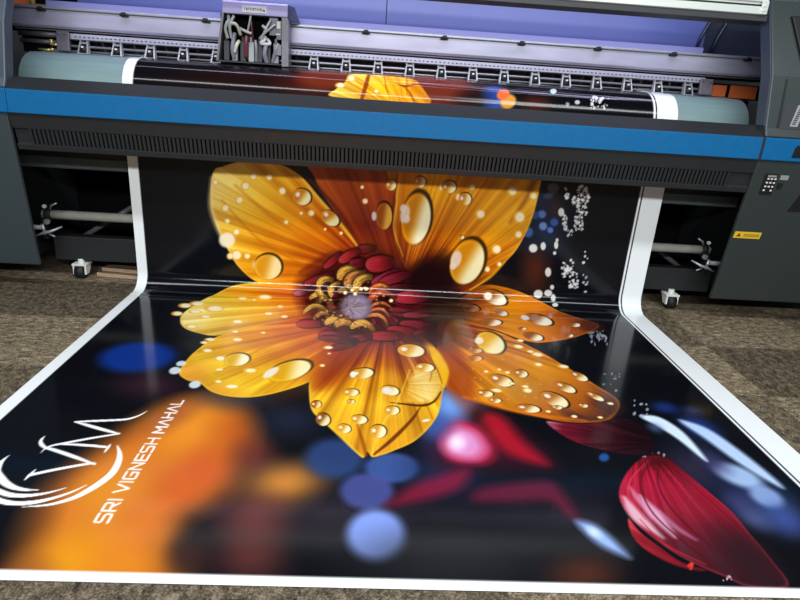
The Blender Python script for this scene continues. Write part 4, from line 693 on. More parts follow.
('P',[[-0.381,2.032],[-0.381,2.038],[-0.378,2.05],[-0.371,2.066],[-0.364,2.079],[-0.358,2.085],[-0.355,2.075],[-0.358,2.061],[-0.365,2.044],[-0.372,2.03],[-0.377,2.025],[-0.379,2.027]],[-0.381,2.032],[-0.355,2.075],[(0,(100,40,46)),(1,(100,40,46))],0,8,None,0.01,0.006,1,0.4),
('P',[[-0.395,2.094],[-0.395,2.118],[-0.39,2.145],[-0.375,2.168],[-0.358,2.179],[-0.344,2.176],[-0.335,2.133],[-0.342,2.103],[-0.355,2.074],[-0.37,2.057],[-0.382,2.061],[-0.39,2.074]],[-0.395,2.094],[-0.335,2.133],[(0,(20,2,4)),(1,(20,2,4))],0,8,None,0.01,0.006,1,0.9),
('P',[[-0.393,2.092],[-0.393,2.111],[-0.387,2.135],[-0.373,2.157],[-0.356,2.17],[-0.343,2.171],[-0.336,2.138],[-0.344,2.112],[-0.357,2.084],[-0.372,2.067],[-0.383,2.067],[-0.39,2.077]],[-0.39,2.087],[-0.34,2.154],[(0,(116,41,49)),(0.12,(100,20,28)),(0.5,(80,11,18)),(1,(36,4,8))],0.5,9,None,0.01,0.004,6,1),
('P',[[-0.394,2.106],[-0.394,2.111],[-0.391,2.12],[-0.383,2.131],[-0.375,2.139],[-0.37,2.142],[-0.368,2.134],[-0.372,2.124],[-0.379,2.112],[-0.387,2.102],[-0.392,2.1],[-0.393,2.102]],[-0.394,2.106],[-0.368,2.134],[(0,(116,41,49)),(1,(116,41,49))],0,8,None,0.01,0.006,1,0.4),
('P',[[-0.411,2.125],[-0.411,2.156],[-0.405,2.188],[-0.387,2.21],[-0.366,2.214],[-0.349,2.204],[-0.339,2.144],[-0.348,2.109],[-0.364,2.079],[-0.382,2.065],[-0.396,2.076],[-0.406,2.096]],[-0.411,2.125],[-0.339,2.144],[(0,(25,3,5)),(1,(25,3,5))],0,8,None,0.01,0.006,1,0.9),
('P',[[-0.41,2.122],[-0.409,2.146],[-0.402,2.173],[-0.384,2.194],[-0.364,2.203],[-0.348,2.197],[-0.341,2.151],[-0.35,2.121],[-0.366,2.094],[-0.385,2.078],[-0.398,2.085],[-0.406,2.1]],[-0.405,2.113],[-0.344,2.174],[(0,(138,46,54)),(0.12,(122,25,34)),(0.5,(100,15,23)),(1,(45,6,10))],0.5,9,None,0.01,0.004,92,1),
('P',[[-0.411,2.14],[-0.41,2.146],[-0.406,2.156],[-0.397,2.166],[-0.387,2.172],[-0.38,2.174],[-0.378,2.162],[-0.384,2.151],[-0.392,2.139],[-0.402,2.131],[-0.407,2.13],[-0.41,2.134]],[-0.411,2.14],[-0.378,2.162],[(0,(138,46,54)),(1,(138,46,54))],0,8,None,0.01,0.006,1,0.4),
('P',[[-0.424,2.228],[-0.42,2.247],[-0.41,2.26],[-0.39,2.264],[-0.369,2.259],[-0.354,2.248],[-0.35,2.199],[-0.362,2.172],[-0.38,2.154],[-0.4,2.153],[-0.414,2.174],[-0.422,2.2]],[-0.424,2.228],[-0.35,2.199],[(0,(16,2,3)),(1,(16,2,3))],0,8,None,0.01,0.006,1,0.9),
('P',[[-0.423,2.225],[-0.42,2.24],[-0.409,2.252],[-0.389,2.256],[-0.368,2.252],[-0.353,2.243],[-0.351,2.206],[-0.363,2.185],[-0.382,2.17],[-0.402,2.168],[-0.415,2.184],[-0.421,2.204]],[-0.42,2.216],[-0.352,2.227],[(0,(100,40,46)),(0.12,(82,19,25)),(0.5,(65,10,15)),(1,(29,4,6))],0.5,9,None,0.01,0.004,87,1),
('P',[[-0.422,2.238],[-0.421,2.241],[-0.415,2.245],[-0.405,2.246],[-0.395,2.246],[-0.388,2.244],[-0.387,2.236],[-0.394,2.232],[-0.404,2.228],[-0.414,2.227],[-0.42,2.23],[-0.422,2.233]],[-0.422,2.238],[-0.387,2.236],[(0,(100,40,46)),(1,(100,40,46))],0,8,None,0.01,0.006,1,0.4),
('P',[[-0.41,2.293],[-0.403,2.302],[-0.392,2.307],[-0.374,2.304],[-0.358,2.294],[-0.348,2.281],[-0.352,2.254],[-0.365,2.247],[-0.384,2.247],[-0.401,2.255],[-0.409,2.269],[-0.412,2.282]],[-0.41,2.293],[-0.352,2.254],[(0,(20,2,4)),(1,(20,2,4))],0,8,None,0.01,0.006,1,0.9),
('P',[[-0.41,2.292],[-0.404,2.298],[-0.393,2.302],[-0.375,2.298],[-0.359,2.289],[-0.348,2.278],[-0.352,2.258],[-0.365,2.253],[-0.383,2.255],[-0.4,2.262],[-0.409,2.273],[-0.411,2.283]],[-0.408,2.287],[-0.35,2.268],[(0,(116,41,49)),(0.12,(100,20,28)),(0.5,(80,11,18)),(1,(36,4,8))],0.5,9,None,0.01,0.004,4,1),
('P',[[-0.406,2.297],[-0.405,2.299],[-0.399,2.299],[-0.391,2.297],[-0.382,2.293],[-0.377,2.29],[-0.378,2.285],[-0.384,2.285],[-0.393,2.287],[-0.401,2.29],[-0.406,2.293],[-0.407,2.295]],[-0.406,2.297],[-0.378,2.285],[(0,(116,41,49)),(1,(116,41,49))],0,8,None,0.01,0.006,1,0.4),
('P',[[-0.4,2.299],[-0.394,2.306],[-0.383,2.31],[-0.368,2.306],[-0.354,2.296],[-0.346,2.284],[-0.351,2.261],[-0.363,2.256],[-0.379,2.257],[-0.394,2.265],[-0.401,2.277],[-0.403,2.288]],[-0.4,2.299],[-0.351,2.261],[(0,(25,3,5)),(1,(25,3,5))],0,8,None,0.01,0.006,1,0.9),
('P',[[-0.4,2.297],[-0.394,2.303],[-0.384,2.305],[-0.369,2.301],[-0.355,2.292],[-0.347,2.282],[-0.351,2.264],[-0.362,2.261],[-0.378,2.264],[-0.393,2.271],[-0.4,2.281],[-0.402,2.289]],[-0.399,2.293],[-0.349,2.273],[(0,(138,46,54)),(0.12,(122,25,34)),(0.5,(100,15,23)),(1,(45,6,10))],0.5,9,None,0.01,0.004,12,1),
('P',[[-0.397,2.302],[-0.395,2.303],[-0.39,2.303],[-0.383,2.301],[-0.376,2.297],[-0.371,2.294],[-0.372,2.29],[-0.378,2.29],[-0.385,2.292],[-0.393,2.295],[-0.397,2.298],[-0.397,2.3]],[-0.397,2.302],[-0.372,2.29],[(0,(138,46,54)),(1,(138,46,54))],0,8,None,0.01,0.006,1,0.4),
('P',[[-0.395,2.345],[-0.387,2.348],[-0.373,2.346],[-0.355,2.336],[-0.338,2.322],[-0.329,2.308],[-0.338,2.294],[-0.353,2.296],[-0.373,2.305],[-0.391,2.317],[-0.398,2.329],[-0.399,2.338]],[-0.395,2.345],[-0.338,2.294],[(0,(16,2,3)),(1,(16,2,3))],0,8,None,0.01,0.006,1,0.9),
('P',[[-0.395,2.343],[-0.388,2.346],[-0.375,2.343],[-0.357,2.333],[-0.34,2.319],[-0.33,2.307],[-0.337,2.295],[-0.351,2.299],[-0.371,2.308],[-0.389,2.321],[-0.397,2.331],[-0.398,2.338]],[-0.394,2.339],[-0.334,2.301],[(0,(100,40,46)),(0.12,(82,19,25)),(0.5,(65,10,15)),(1,(29,4,6))],0.5,9,None,0.01,0.004,18,1),
('P',[[-0.391,2.346],[-0.389,2.346],[-0.383,2.344],[-0.374,2.339],[-0.365,2.333],[-0.36,2.328],[-0.361,2.325],[-0.368,2.328],[-0.377,2.333],[-0.386,2.338],[-0.391,2.343],[-0.391,2.345]],[-0.391,2.346],[-0.361,2.325],[(0,(100,40,46)),(1,(100,40,46))],0,8,None,0.01,0.006,1,0.4),
('P',[[-0.411,2.383],[-0.399,2.385],[-0.379,2.381],[-0.353,2.363],[-0.329,2.34],[-0.316,2.321],[-0.328,2.303],[-0.35,2.31],[-0.379,2.325],[-0.405,2.344],[-0.415,2.361],[-0.417,2.374]],[-0.411,2.383],[-0.328,2.303],[(0,(20,2,4)),(1,(20,2,4))],0,8,None,0.01,0.006,1,0.9),
('P',[[-0.411,2.381],[-0.4,2.382],[-0.382,2.377],[-0.356,2.358],[-0.332,2.337],[-0.318,2.319],[-0.327,2.305],[-0.348,2.313],[-0.376,2.329],[-0.402,2.349],[-0.413,2.364],[-0.415,2.374]],[-0.41,2.375],[-0.322,2.312],[(0,(116,41,49)),(0.12,(100,20,28)),(0.5,(80,11,18)),(1,(36,4,8))],0.5,9,None,0.01,0.004,7,1),
('P',[[-0.404,2.383],[-0.402,2.384],[-0.393,2.38],[-0.38,2.37],[-0.368,2.36],[-0.36,2.353],[-0.363,2.349],[-0.372,2.354],[-0.386,2.363],[-0.399,2.372],[-0.405,2.379],[-0.406,2.382]],[-0.404,2.383],[-0.363,2.349],[(0,(116,41,49)),(1,(116,41,49))],0,8,None,0.01,0.006,1,0.4),
('P',[[-0.335,2.401],[-0.324,2.401],[-0.311,2.395],[-0.296,2.377],[-0.285,2.356],[-0.282,2.339],[-0.296,2.328],[-0.312,2.335],[-0.329,2.351],[-0.342,2.369],[-0.345,2.384],[-0.342,2.395]],[-0.335,2.401],[-0.296,2.328],[(0,(25,3,5)),(1,(25,3,5))],0,8,None,0.01,0.006,1,0.9),
('P',[[-0.335,2.399],[-0.327,2.399],[-0.315,2.392],[-0.3,2.374],[-0.289,2.354],[-0.283,2.338],[-0.295,2.329],[-0.309,2.338],[-0.325,2.354],[-0.339,2.372],[-0.342,2.386],[-0.341,2.395]],[-0.336,2.395],[-0.289,2.333],[(0,(138,46,54)),(0.12,(122,25,34)),(0.5,(100,15,23)),(1,(45,6,10))],0.5,9,None,0.01,0.004,66,1),
('P',[[-0.329,2.401],[-0.327,2.4],[-0.322,2.396],[-0.315,2.387],[-0.309,2.377],[-0.305,2.37],[-0.308,2.367],[-0.314,2.372],[-0.322,2.381],[-0.328,2.391],[-0.331,2.397],[-0.331,2.399]],[-0.329,2.401],[-0.308,2.367],[(0,(138,46,54)),(1,(138,46,54))],0,8,None,0.01,0.006,1,0.4),
('P',[[-0.314,2.432],[-0.303,2.43],[-0.29,2.419],[-0.275,2.394],[-0.264,2.366],[-0.26,2.346],[-0.275,2.337],[-0.291,2.35],[-0.309,2.373],[-0.322,2.399],[-0.324,2.416],[-0.321,2.428]],[-0.314,2.432],[-0.275,2.337],[(0,(16,2,3)),(1,(16,2,3))],0,8,None,0.01,0.006,1,0.9),
('P',[[-0.314,2.431],[-0.306,2.428],[-0.293,2.416],[-0.279,2.391],[-0.267,2.364],[-0.262,2.345],[-0.273,2.338],[-0.288,2.352],[-0.305,2.375],[-0.318,2.401],[-0.322,2.418],[-0.32,2.427]],[-0.315,2.426],[-0.268,2.342],[(0,(100,40,46)),(0.12,(82,19,25)),(0.5,(65,10,15)),(1,(29,4,6))],0.5,9,None,0.01,0.004,83,1),
('P',[[-0.308,2.43],[-0.306,2.43],[-0.301,2.423],[-0.294,2.41],[-0.287,2.397],[-0.284,2.388],[-0.287,2.386],[-0.293,2.394],[-0.301,2.406],[-0.307,2.419],[-0.31,2.427],[-0.31,2.429]],[-0.308,2.43],[-0.287,2.386],[(0,(100,40,46)),(1,(100,40,46))],0,8,None,0.01,0.006,1,0.4),
('P',[[-0.269,2.414],[-0.258,2.412],[-0.246,2.405],[-0.238,2.387],[-0.235,2.366],[-0.239,2.351],[-0.259,2.343],[-0.272,2.351],[-0.283,2.368],[-0.289,2.387],[-0.286,2.4],[-0.279,2.409]],[-0.269,2.414],[-0.259,2.343],[(0,(20,2,4)),(1,(20,2,4))],0,8,None,0.01,0.006,1,0.9),
('P',[[-0.269,2.412],[-0.261,2.411],[-0.251,2.403],[-0.243,2.384],[-0.24,2.365],[-0.241,2.35],[-0.257,2.344],[-0.268,2.353],[-0.278,2.37],[-0.284,2.389],[-0.282,2.402],[-0.277,2.409]],[-0.272,2.408],[-0.249,2.347],[(0,(116,41,49)),(0.12,(100,20,28)),(0.5,(80,11,18)),(1,(36,4,8))],0.5,9,None,0.01,0.004,20,1),
('P',[[-0.263,2.412],[-0.261,2.412],[-0.257,2.407],[-0.254,2.398],[-0.251,2.388],[-0.25,2.381],[-0.254,2.38],[-0.258,2.385],[-0.263,2.394],[-0.266,2.404],[-0.266,2.41],[-0.265,2.412]],[-0.263,2.412],[-0.254,2.38],[(0,(116,41,49)),(1,(116,41,49))],0,8,None,0.01,0.006,1,0.4),
('P',[[-0.245,2.442],[-0.235,2.437],[-0.225,2.424],[-0.218,2.398],[-0.216,2.371],[-0.22,2.353],[-0.239,2.348],[-0.25,2.363],[-0.26,2.387],[-0.265,2.414],[-0.261,2.43],[-0.254,2.439]],[-0.245,2.442],[-0.239,2.348],[(0,(25,3,5)),(1,(25,3,5))],0,8,None,0.01,0.006,1,0.9),
('P',[[-0.246,2.44],[-0.238,2.436],[-0.229,2.423],[-0.223,2.397],[-0.22,2.37],[-0.222,2.352],[-0.236,2.349],[-0.246,2.364],[-0.255,2.389],[-0.26,2.415],[-0.258,2.431],[-0.253,2.439]],[-0.249,2.436],[-0.229,2.35],[(0,(138,46,54)),(0.12,(122,25,34)),(0.5,(100,15,23)),(1,(45,6,10))],0.5,9,None,0.01,0.004,40,1),
('P',[[-0.24,2.439],[-0.238,2.437],[-0.235,2.43],[-0.232,2.418],[-0.23,2.404],[-0.229,2.395],[-0.233,2.394],[-0.237,2.403],[-0.24,2.415],[-0.243,2.428],[-0.243,2.436],[-0.242,2.438]],[-0.24,2.439],[-0.233,2.394],[(0,(138,46,54)),(1,(138,46,54))],0,8,None,0.01,0.006,1,0.4),
('P',[[-0.2,2.468],[-0.209,2.459],[-0.216,2.441],[-0.218,2.408],[-0.216,2.375],[-0.209,2.353],[-0.191,2.352],[-0.183,2.373],[-0.177,2.406],[-0.177,2.439],[-0.183,2.458],[-0.191,2.467]],[-0.2,2.468],[-0.191,2.352],[(0,(16,2,3)),(1,(16,2,3))],0,8,None,0.01,0.006,1,0.9),
('P',[[-0.199,2.466],[-0.206,2.459],[-0.212,2.441],[-0.214,2.408],[-0.212,2.374],[-0.207,2.353],[-0.193,2.352],[-0.187,2.374],[-0.182,2.406],[-0.182,2.439],[-0.186,2.458],[-0.192,2.466]],[-0.196,2.462],[-0.2,2.353],[(0,(100,40,46)),(0.12,(82,19,25)),(0.5,(65,10,15)),(1,(29,4,6))],0.5,9,None,0.01,0.004,82,1),
('P',[[-0.204,2.463],[-0.206,2.461],[-0.208,2.451],[-0.208,2.435],[-0.208,2.418],[-0.207,2.407],[-0.204,2.407],[-0.202,2.418],[-0.2,2.435],[-0.2,2.451],[-0.201,2.46],[-0.202,2.463]],[-0.204,2.463],[-0.204,2.407],[(0,(100,40,46)),(1,(100,40,46))],0,8,None,0.01,0.006,1,0.4),
('P',[[-0.107,2.456],[-0.119,2.452],[-0.133,2.438],[-0.15,2.409],[-0.161,2.377],[-0.165,2.354],[-0.148,2.345],[-0.131,2.36],[-0.112,2.388],[-0.098,2.418],[-0.096,2.439],[-0.099,2.451]],[-0.107,2.456],[-0.148,2.345],[(0,(20,2,4)),(1,(20,2,4))],0,8,None,0.01,0.006,1,0.9),
('P',[[-0.107,2.454],[-0.116,2.45],[-0.129,2.436],[-0.145,2.406],[-0.158,2.375],[-0.163,2.353],[-0.15,2.346],[-0.135,2.362],[-0.117,2.39],[-0.102,2.421],[-0.098,2.44],[-0.101,2.451]],[-0.106,2.448],[-0.156,2.349],[(0,(116,41,49)),(0.12,(100,20,28)),(0.5,(80,11,18)),(1,(36,4,8))],0.5,9,None,0.01,0.004,56,1),
('P',[[-0.113,2.453],[-0.116,2.452],[-0.121,2.444],[-0.129,2.429],[-0.136,2.414],[-0.14,2.403],[-0.136,2.401],[-0.13,2.411],[-0.121,2.425],[-0.114,2.44],[-0.111,2.449],[-0.112,2.452]],[-0.113,2.453],[-0.136,2.401],[(0,(116,41,49)),(1,(116,41,49))],0,8,None,0.01,0.006,1,0.4),
('P',[[-0.119,2.414],[-0.13,2.414],[-0.143,2.408],[-0.155,2.391],[-0.161,2.37],[-0.161,2.354],[-0.142,2.343],[-0.128,2.35],[-0.113,2.364],[-0.103,2.383],[-0.104,2.398],[-0.11,2.408]],[-0.119,2.414],[-0.142,2.343],[(0,(25,3,5)),(1,(25,3,5))],0,8,None,0.01,0.006,1,0.9),
('P',[[-0.119,2.412],[-0.127,2.412],[-0.139,2.405],[-0.15,2.388],[-0.157,2.368],[-0.159,2.353],[-0.144,2.344],[-0.131,2.352],[-0.118,2.367],[-0.108,2.386],[-0.107,2.399],[-0.111,2.408]],[-0.116,2.408],[-0.151,2.348],[(0,(138,46,54)),(0.12,(122,25,34)),(0.5,(100,15,23)),(1,(45,6,10))],0.5,9,None,0.01,0.004,46,1),
('P',[[-0.125,2.414],[-0.127,2.413],[-0.132,2.409],[-0.137,2.4],[-0.141,2.391],[-0.143,2.384],[-0.14,2.381],[-0.135,2.386],[-0.129,2.395],[-0.124,2.404],[-0.122,2.41],[-0.123,2.412]],[-0.125,2.414],[-0.14,2.381],[(0,(138,46,54)),(1,(138,46,54))],0,8,None,0.01,0.006,1,0.4),
('P',[[-0.055,2.397],[-0.065,2.399],[-0.08,2.395],[-0.099,2.379],[-0.115,2.361],[-0.124,2.345],[-0.113,2.332],[-0.096,2.337],[-0.075,2.35],[-0.057,2.366],[-0.05,2.38],[-0.05,2.39]],[-0.055,2.397],[-0.113,2.332],[(0,(16,2,3)),(1,(16,2,3))],0,8,None,0.01,0.006,1,0.9),
('P',[[-0.055,2.396],[-0.064,2.397],[-0.077,2.391],[-0.096,2.376],[-0.113,2.358],[-0.122,2.344],[-0.114,2.333],[-0.098,2.34],[-0.078,2.353],[-0.059,2.369],[-0.052,2.382],[-0.051,2.391]],[-0.056,2.391],[-0.118,2.338],[(0,(100,40,46)),(0.12,(82,19,25)),(0.5,(65,10,15)),(1,(29,4,6))],0.5,9,None,0.01,0.004,93,1),
('P',[[-0.061,2.398],[-0.063,2.398],[-0.069,2.394],[-0.078,2.386],[-0.087,2.378],[-0.092,2.371],[-0.09,2.369],[-0.083,2.373],[-0.073,2.38],[-0.064,2.388],[-0.06,2.394],[-0.06,2.396]],[-0.061,2.398],[-0.09,2.369],[(0,(100,40,46)),(1,(100,40,46))],0,8,None,0.01,0.006,1,0.4),
('P',[[0.042,2.423],[0.025,2.425],[-0.002,2.418],[-0.043,2.393],[-0.082,2.363],[-0.105,2.339],[-0.093,2.319],[-0.061,2.328],[-0.017,2.348],[0.023,2.374],[0.042,2.396],[0.048,2.413]],[0.042,2.423],[-0.093,2.319],[(0,(20,2,4)),(1,(20,2,4))],0,8,None,0.01,0.006,1,0.9),
('P',[[0.041,2.421],[0.027,2.421],[0.001,2.413],[-0.04,2.388],[-0.079,2.359],[-0.103,2.337],[-0.094,2.321],[-0.063,2.332],[-0.02,2.353],[0.02,2.379],[0.04,2.4],[0.045,2.413]],[0.038,2.413],[-0.099,2.329],[(0,(116,41,49)),(0.12,(100,20,28)),(0.5,(80,11,18)),(1,(36,4,8))],0.5,9,None,0.01,0.004,71,1),
('P',[[0.033,2.423],[0.029,2.423],[0.017,2.417],[-0.004,2.405],[-0.024,2.391],[-0.036,2.381],[-0.034,2.377],[-0.019,2.384],[0.001,2.396],[0.022,2.409],[0.032,2.418],[0.034,2.421]],[0.033,2.423],[-0.034,2.377],[(0,(116,41,49)),(1,(116,41,49))],0,8,None,0.01,0.006,1,0.4),
('P',[[0.022,2.364],[0.011,2.369],[-0.009,2.369],[-0.04,2.358],[-0.068,2.342],[-0.085,2.327],[-0.078,2.307],[-0.055,2.308],[-0.023,2.317],[0.007,2.33],[0.021,2.344],[0.026,2.355]],[0.022,2.364],[-0.078,2.307],[(0,(25,3,5)),(1,(25,3,5))],0,8,None,0.01,0.006,1,0.9),
('P',[[0.022,2.363],[0.012,2.366],[-0.007,2.365],[-0.038,2.353],[-0.066,2.338],[-0.084,2.324],[-0.079,2.31],[-0.056,2.312],[-0.025,2.322],[0.005,2.335],[0.02,2.347],[0.024,2.356]],[0.019,2.358],[-0.082,2.317],[(0,(138,46,54)),(0.12,(122,25,34)),(0.5,(100,15,23)),(1,(45,6,10))],0.5,9,None,0.01,0.004,54,1),
('P',[[0.016,2.367],[0.013,2.367],[0.004,2.365],[-0.011,2.359],[-0.026,2.353],[-0.035,2.347],[-0.034,2.343],[-0.023,2.346],[-0.007,2.351],[0.008,2.357],[0.015,2.362],[0.017,2.365]],[0.016,2.367],[-0.034,2.343],[(0,(138,46,54)),(1,(138,46,54))],0,8,None,0.01,0.006,1,0.4),
('P',[[0.112,2.34],[0.096,2.347],[0.066,2.349],[0.016,2.339],[-0.033,2.322],[-0.064,2.306],[-0.06,2.28],[-0.025,2.279],[0.026,2.286],[0.076,2.3],[0.102,2.315],[0.114,2.329]],[0.112,2.34],[-0.06,2.28],[(0,(16,2,3)),(1,(16,2,3))],0,8,None,0.01,0.006,1,0.9),
('P',[[0.11,2.338],[0.097,2.343],[0.067,2.343],[0.017,2.333],[-0.032,2.318],[-0.064,2.303],[-0.06,2.283],[-0.026,2.284],[0.025,2.293],[0.075,2.306],[0.102,2.319],[0.112,2.33]],[0.104,2.332],[-0.062,2.293],[(0,(100,40,46)),(0.12,(82,19,25)),(0.5,(65,10,15)),(1,(29,4,6))],0.5,9,None,0.01,0.004,23,1),
('P',[[0.103,2.343],[0.099,2.344],[0.085,2.343],[0.059,2.337],[0.035,2.331],[0.018,2.325],[0.019,2.321],[0.036,2.323],[0.062,2.327],[0.087,2.333],[0.1,2.338],[0.103,2.341]],[0.103,2.343],[0.019,2.321],[(0,(100,40,46)),(1,(100,40,46))],0,8,None,0.01,0.006,1,0.4),
('P',[[0.128,2.299],[0.113,2.308],[0.083,2.314],[0.03,2.309],[-0.021,2.298],[-0.055,2.284],[-0.053,2.254],[-0.018,2.247],[0.034,2.248],[0.086,2.258],[0.115,2.273],[0.129,2.287]],[0.128,2.299],[-0.053,2.254],[(0,(20,2,4)),(1,(20,2,4))],0,8,None,0.01,0.006,1,0.9),
('P',[[0.126,2.298],[0.113,2.305],[0.083,2.308],[0.031,2.303],[-0.021,2.293],[-0.055,2.281],[-0.054,2.258],[-0.019,2.254],[0.034,2.256],[0.086,2.265],[0.115,2.277],[0.127,2.288]],[0.12,2.292],[-0.054,2.27],[(0,(116,41,49)),(0.12,(100,20,28)),(0.5,(80,11,18)),(1,(36,4,8))],0.5,9,None,0.01,0.004,34,1),
('P',[[0.12,2.304],[0.116,2.305],[0.101,2.305],[0.075,2.303],[0.049,2.299],[0.032,2.295],[0.032,2.289],[0.049,2.29],[0.076,2.292],[0.102,2.295],[0.116,2.299],[0.12,2.301]],[0.12,2.304],[0.032,2.289],[(0,(116,41,49)),(1,(116,41,49))],0,8,None,0.01,0.006,1,0.4),
('P',[[-0.25,2.599],[-0.242,2.613],[-0.224,2.626],[-0.191,2.631],[-0.157,2.629],[-0.134,2.62],[-0.131,2.59],[-0.152,2.576],[-0.185,2.565],[-0.218,2.563],[-0.238,2.572],[-0.248,2.584]],[-0.25,2.599],[-0.131,2.59],[(0,(23,3,5)),(1,(23,3,5))],0,8,None,0.01,0.006,1,0.9),
('P',[[-0.248,2.597],[-0.242,2.608],[-0.223,2.619],[-0.19,2.624],[-0.157,2.623],[-0.134,2.616],[-0.131,2.593],[-0.153,2.582],[-0.185,2.573],[-0.219,2.57],[-0.239,2.577],[-0.247,2.586]],[-0.243,2.592],[-0.132,2.605],[(0,(129,44,52)),(0.12,(113,22,32)),(0.5,(92,13,21)),(1,(41,5,9))],0.5,9,None,0.01,0.004,49,1),
('P',[[-0.245,2.606],[-0.243,2.609],[-0.234,2.612],[-0.217,2.614],[-0.201,2.615],[-0.189,2.614],[-0.189,2.608],[-0.2,2.604],[-0.216,2.601],[-0.233,2.599],[-0.242,2.6],[-0.245,2.603]],[-0.245,2.606],[-0.189,2.608],[(0,(129,44,52)),(1,(129,44,52))],0,8,None,0.01,0.006,1,0.4),
('P',[[-0.454,2.464],[-0.453,2.481],[-0.442,2.505],[-0.412,2.537],[-0.377,2.563],[-0.35,2.577],[-0.333,2.558],[-0.347,2.531],[-0.374,2.496],[-0.406,2.466],[-0.43,2.455],[-0.446,2.455]],[-0.454,2.464],[-0.333,2.558],[(0,(30,5,7)),(1,(30,5,7))],0,8,None,0.01,0.006,1,0.9),
('P',[[-0.452,2.464],[-0.45,2.478],[-0.437,2.5],[-0.407,2.532],[-0.374,2.56],[-0.348,2.575],[-0.335,2.561],[-0.351,2.535],[-0.378,2.501],[-0.41,2.47],[-0.433,2.458],[-0.446,2.457]],[-0.445,2.465],[-0.342,2.568],[(0,(161,51,62)),(0.12,(148,31,42)),(0.5,(122,20,30)),(1,(54,9,13))],0.5,9,None,0.01,0.004,78,1),
('P',[[-0.453,2.473],[-0.452,2.476],[-0.445,2.487],[-0.429,2.502],[-0.413,2.517],[-0.401,2.526],[-0.398,2.522],[-0.407,2.51],[-0.422,2.494],[-0.438,2.479],[-0.448,2.471],[-0.451,2.471]],[-0.453,2.473],[-0.398,2.522],[(0,(161,51,62)),(1,(161,51,62))],0,8,None,0.01,0.006,1,0.4),
('P',[[-0.363,2.511],[-0.361,2.531],[-0.347,2.556],[-0.312,2.583],[-0.271,2.602],[-0.24,2.607],[-0.222,2.579],[-0.239,2.551],[-0.271,2.519],[-0.309,2.495],[-0.336,2.491],[-0.354,2.497]],[-0.363,2.511],[-0.222,2.579],[(0,(35,7,8)),(1,(35,7,8))],0,8,None,0.01,0.006,1,0.9),
('P',[[-0.361,2.511],[-0.358,2.527],[-0.343,2.549],[-0.307,2.576],[-0.268,2.596],[-0.238,2.604],[-0.224,2.582],[-0.243,2.556],[-0.276,2.526],[-0.313,2.502],[-0.339,2.496],[-0.354,2.5]],[-0.352,2.509],[-0.231,2.593],[(0,(182,60,65)),(0.12,(170,40,45)),(0.5,(141,28,33)),(1,(63,12,14))],0.5,9,None,0.01,0.004,56,1),
('P',[[-0.361,2.522],[-0.36,2.526],[-0.351,2.535],[-0.333,2.548],[-0.314,2.559],[-0.301,2.566],[-0.297,2.56],[-0.308,2.549],[-0.325,2.535],[-0.344,2.523],[-0.355,2.518],[-0.359,2.519]],[-0.361,2.522],[-0.297,2.56],[(0,(182,60,65)),(1,(182,60,65))],0,8,None,0.01,0.006,1,0.4),
('P',[[-0.579,2.348],[-0.569,2.363],[-0.542,2.386],[-0.491,2.413],[-0.437,2.435],[-0.399,2.445],[-0.389,2.424],[-0.42,2.398],[-0.471,2.367],[-0.523,2.343],[-0.555,2.336],[-0.574,2.338]],[-0.579,2.348],[-0.389,2.424],[(0,(30,5,7)),(1,(30,5,7))],0,8,None,0.01,0.006,1,0.9),
('P',[[-0.576,2.348],[-0.567,2.36],[-0.54,2.381],[-0.488,2.408],[-0.435,2.431],[-0.397,2.443],[-0.39,2.427],[-0.422,2.403],[-0.473,2.373],[-0.525,2.348],[-0.557,2.339],[-0.572,2.34]],[-0.567,2.347],[-0.394,2.435],[(0,(161,51,62)),(0.12,(148,31,42)),(0.5,(122,20,30)),(1,(54,9,13))],0.5,9,None,0.01,0.004,75,1),
('P',[[-0.572,2.356],[-0.57,2.359],[-0.556,2.368],[-0.53,2.381],[-0.503,2.394],[-0.485,2.401],[-0.483,2.397],[-0.5,2.386],[-0.526,2.372],[-0.552,2.36],[-0.567,2.354],[-0.572,2.354]],[-0.572,2.356],[-0.483,2.397],[(0,(161,51,62)),(1,(161,51,62))],0,8,None,0.01,0.006,1,0.4),
('P',[[-0.297,2.501],[-0.29,2.519],[-0.273,2.536],[-0.24,2.544],[-0.205,2.541],[-0.181,2.53],[-0.175,2.493],[-0.195,2.474],[-0.227,2.46],[-0.261,2.457],[-0.282,2.467],[-0.294,2.482]],[-0.297,2.501],[-0.175,2.493],[(0,(23,3,5)),(1,(23,3,5))],0,8,None,0.01,0.006,1,0.9),
('P',[[-0.295,2.499],[-0.289,2.513],[-0.271,2.527],[-0.238,2.534],[-0.204,2.534],[-0.18,2.526],[-0.176,2.497],[-0.196,2.482],[-0.229,2.47],[-0.263,2.466],[-0.283,2.473],[-0.293,2.485]],[-0.289,2.493],[-0.178,2.512],[(0,(129,44,52)),(0.12,(113,22,32)),(0.5,(92,13,21)),(1,(41,5,9))],0.5,9,None,0.01,0.004,9,1),
('P',[[-0.292,2.51],[-0.291,2.513],[-0.282,2.518],[-0.265,2.521],[-0.248,2.522],[-0.236,2.521],[-0.235,2.514],[-0.246,2.509],[-0.263,2.504],[-0.279,2.502],[-0.289,2.503],[-0.292,2.506]],[-0.292,2.51],[-0.235,2.514],[(0,(129,44,52)),(1,(129,44,52))],0,8,None,0.01,0.006,1,0.4),
('P',[[-0.194,2.505],[-0.184,2.534],[-0.159,2.561],[-0.11,2.573],[-0.058,2.568],[-0.02,2.55],[-0.01,2.49],[-0.04,2.461],[-0.089,2.439],[-0.14,2.433],[-0.172,2.451],[-0.19,2.476]],[-0.194,2.505],[-0.01,2.49],[(0,(33,5,7)),(1,(33,5,7))],0,8,None,0.01,0.006,1,0.9),
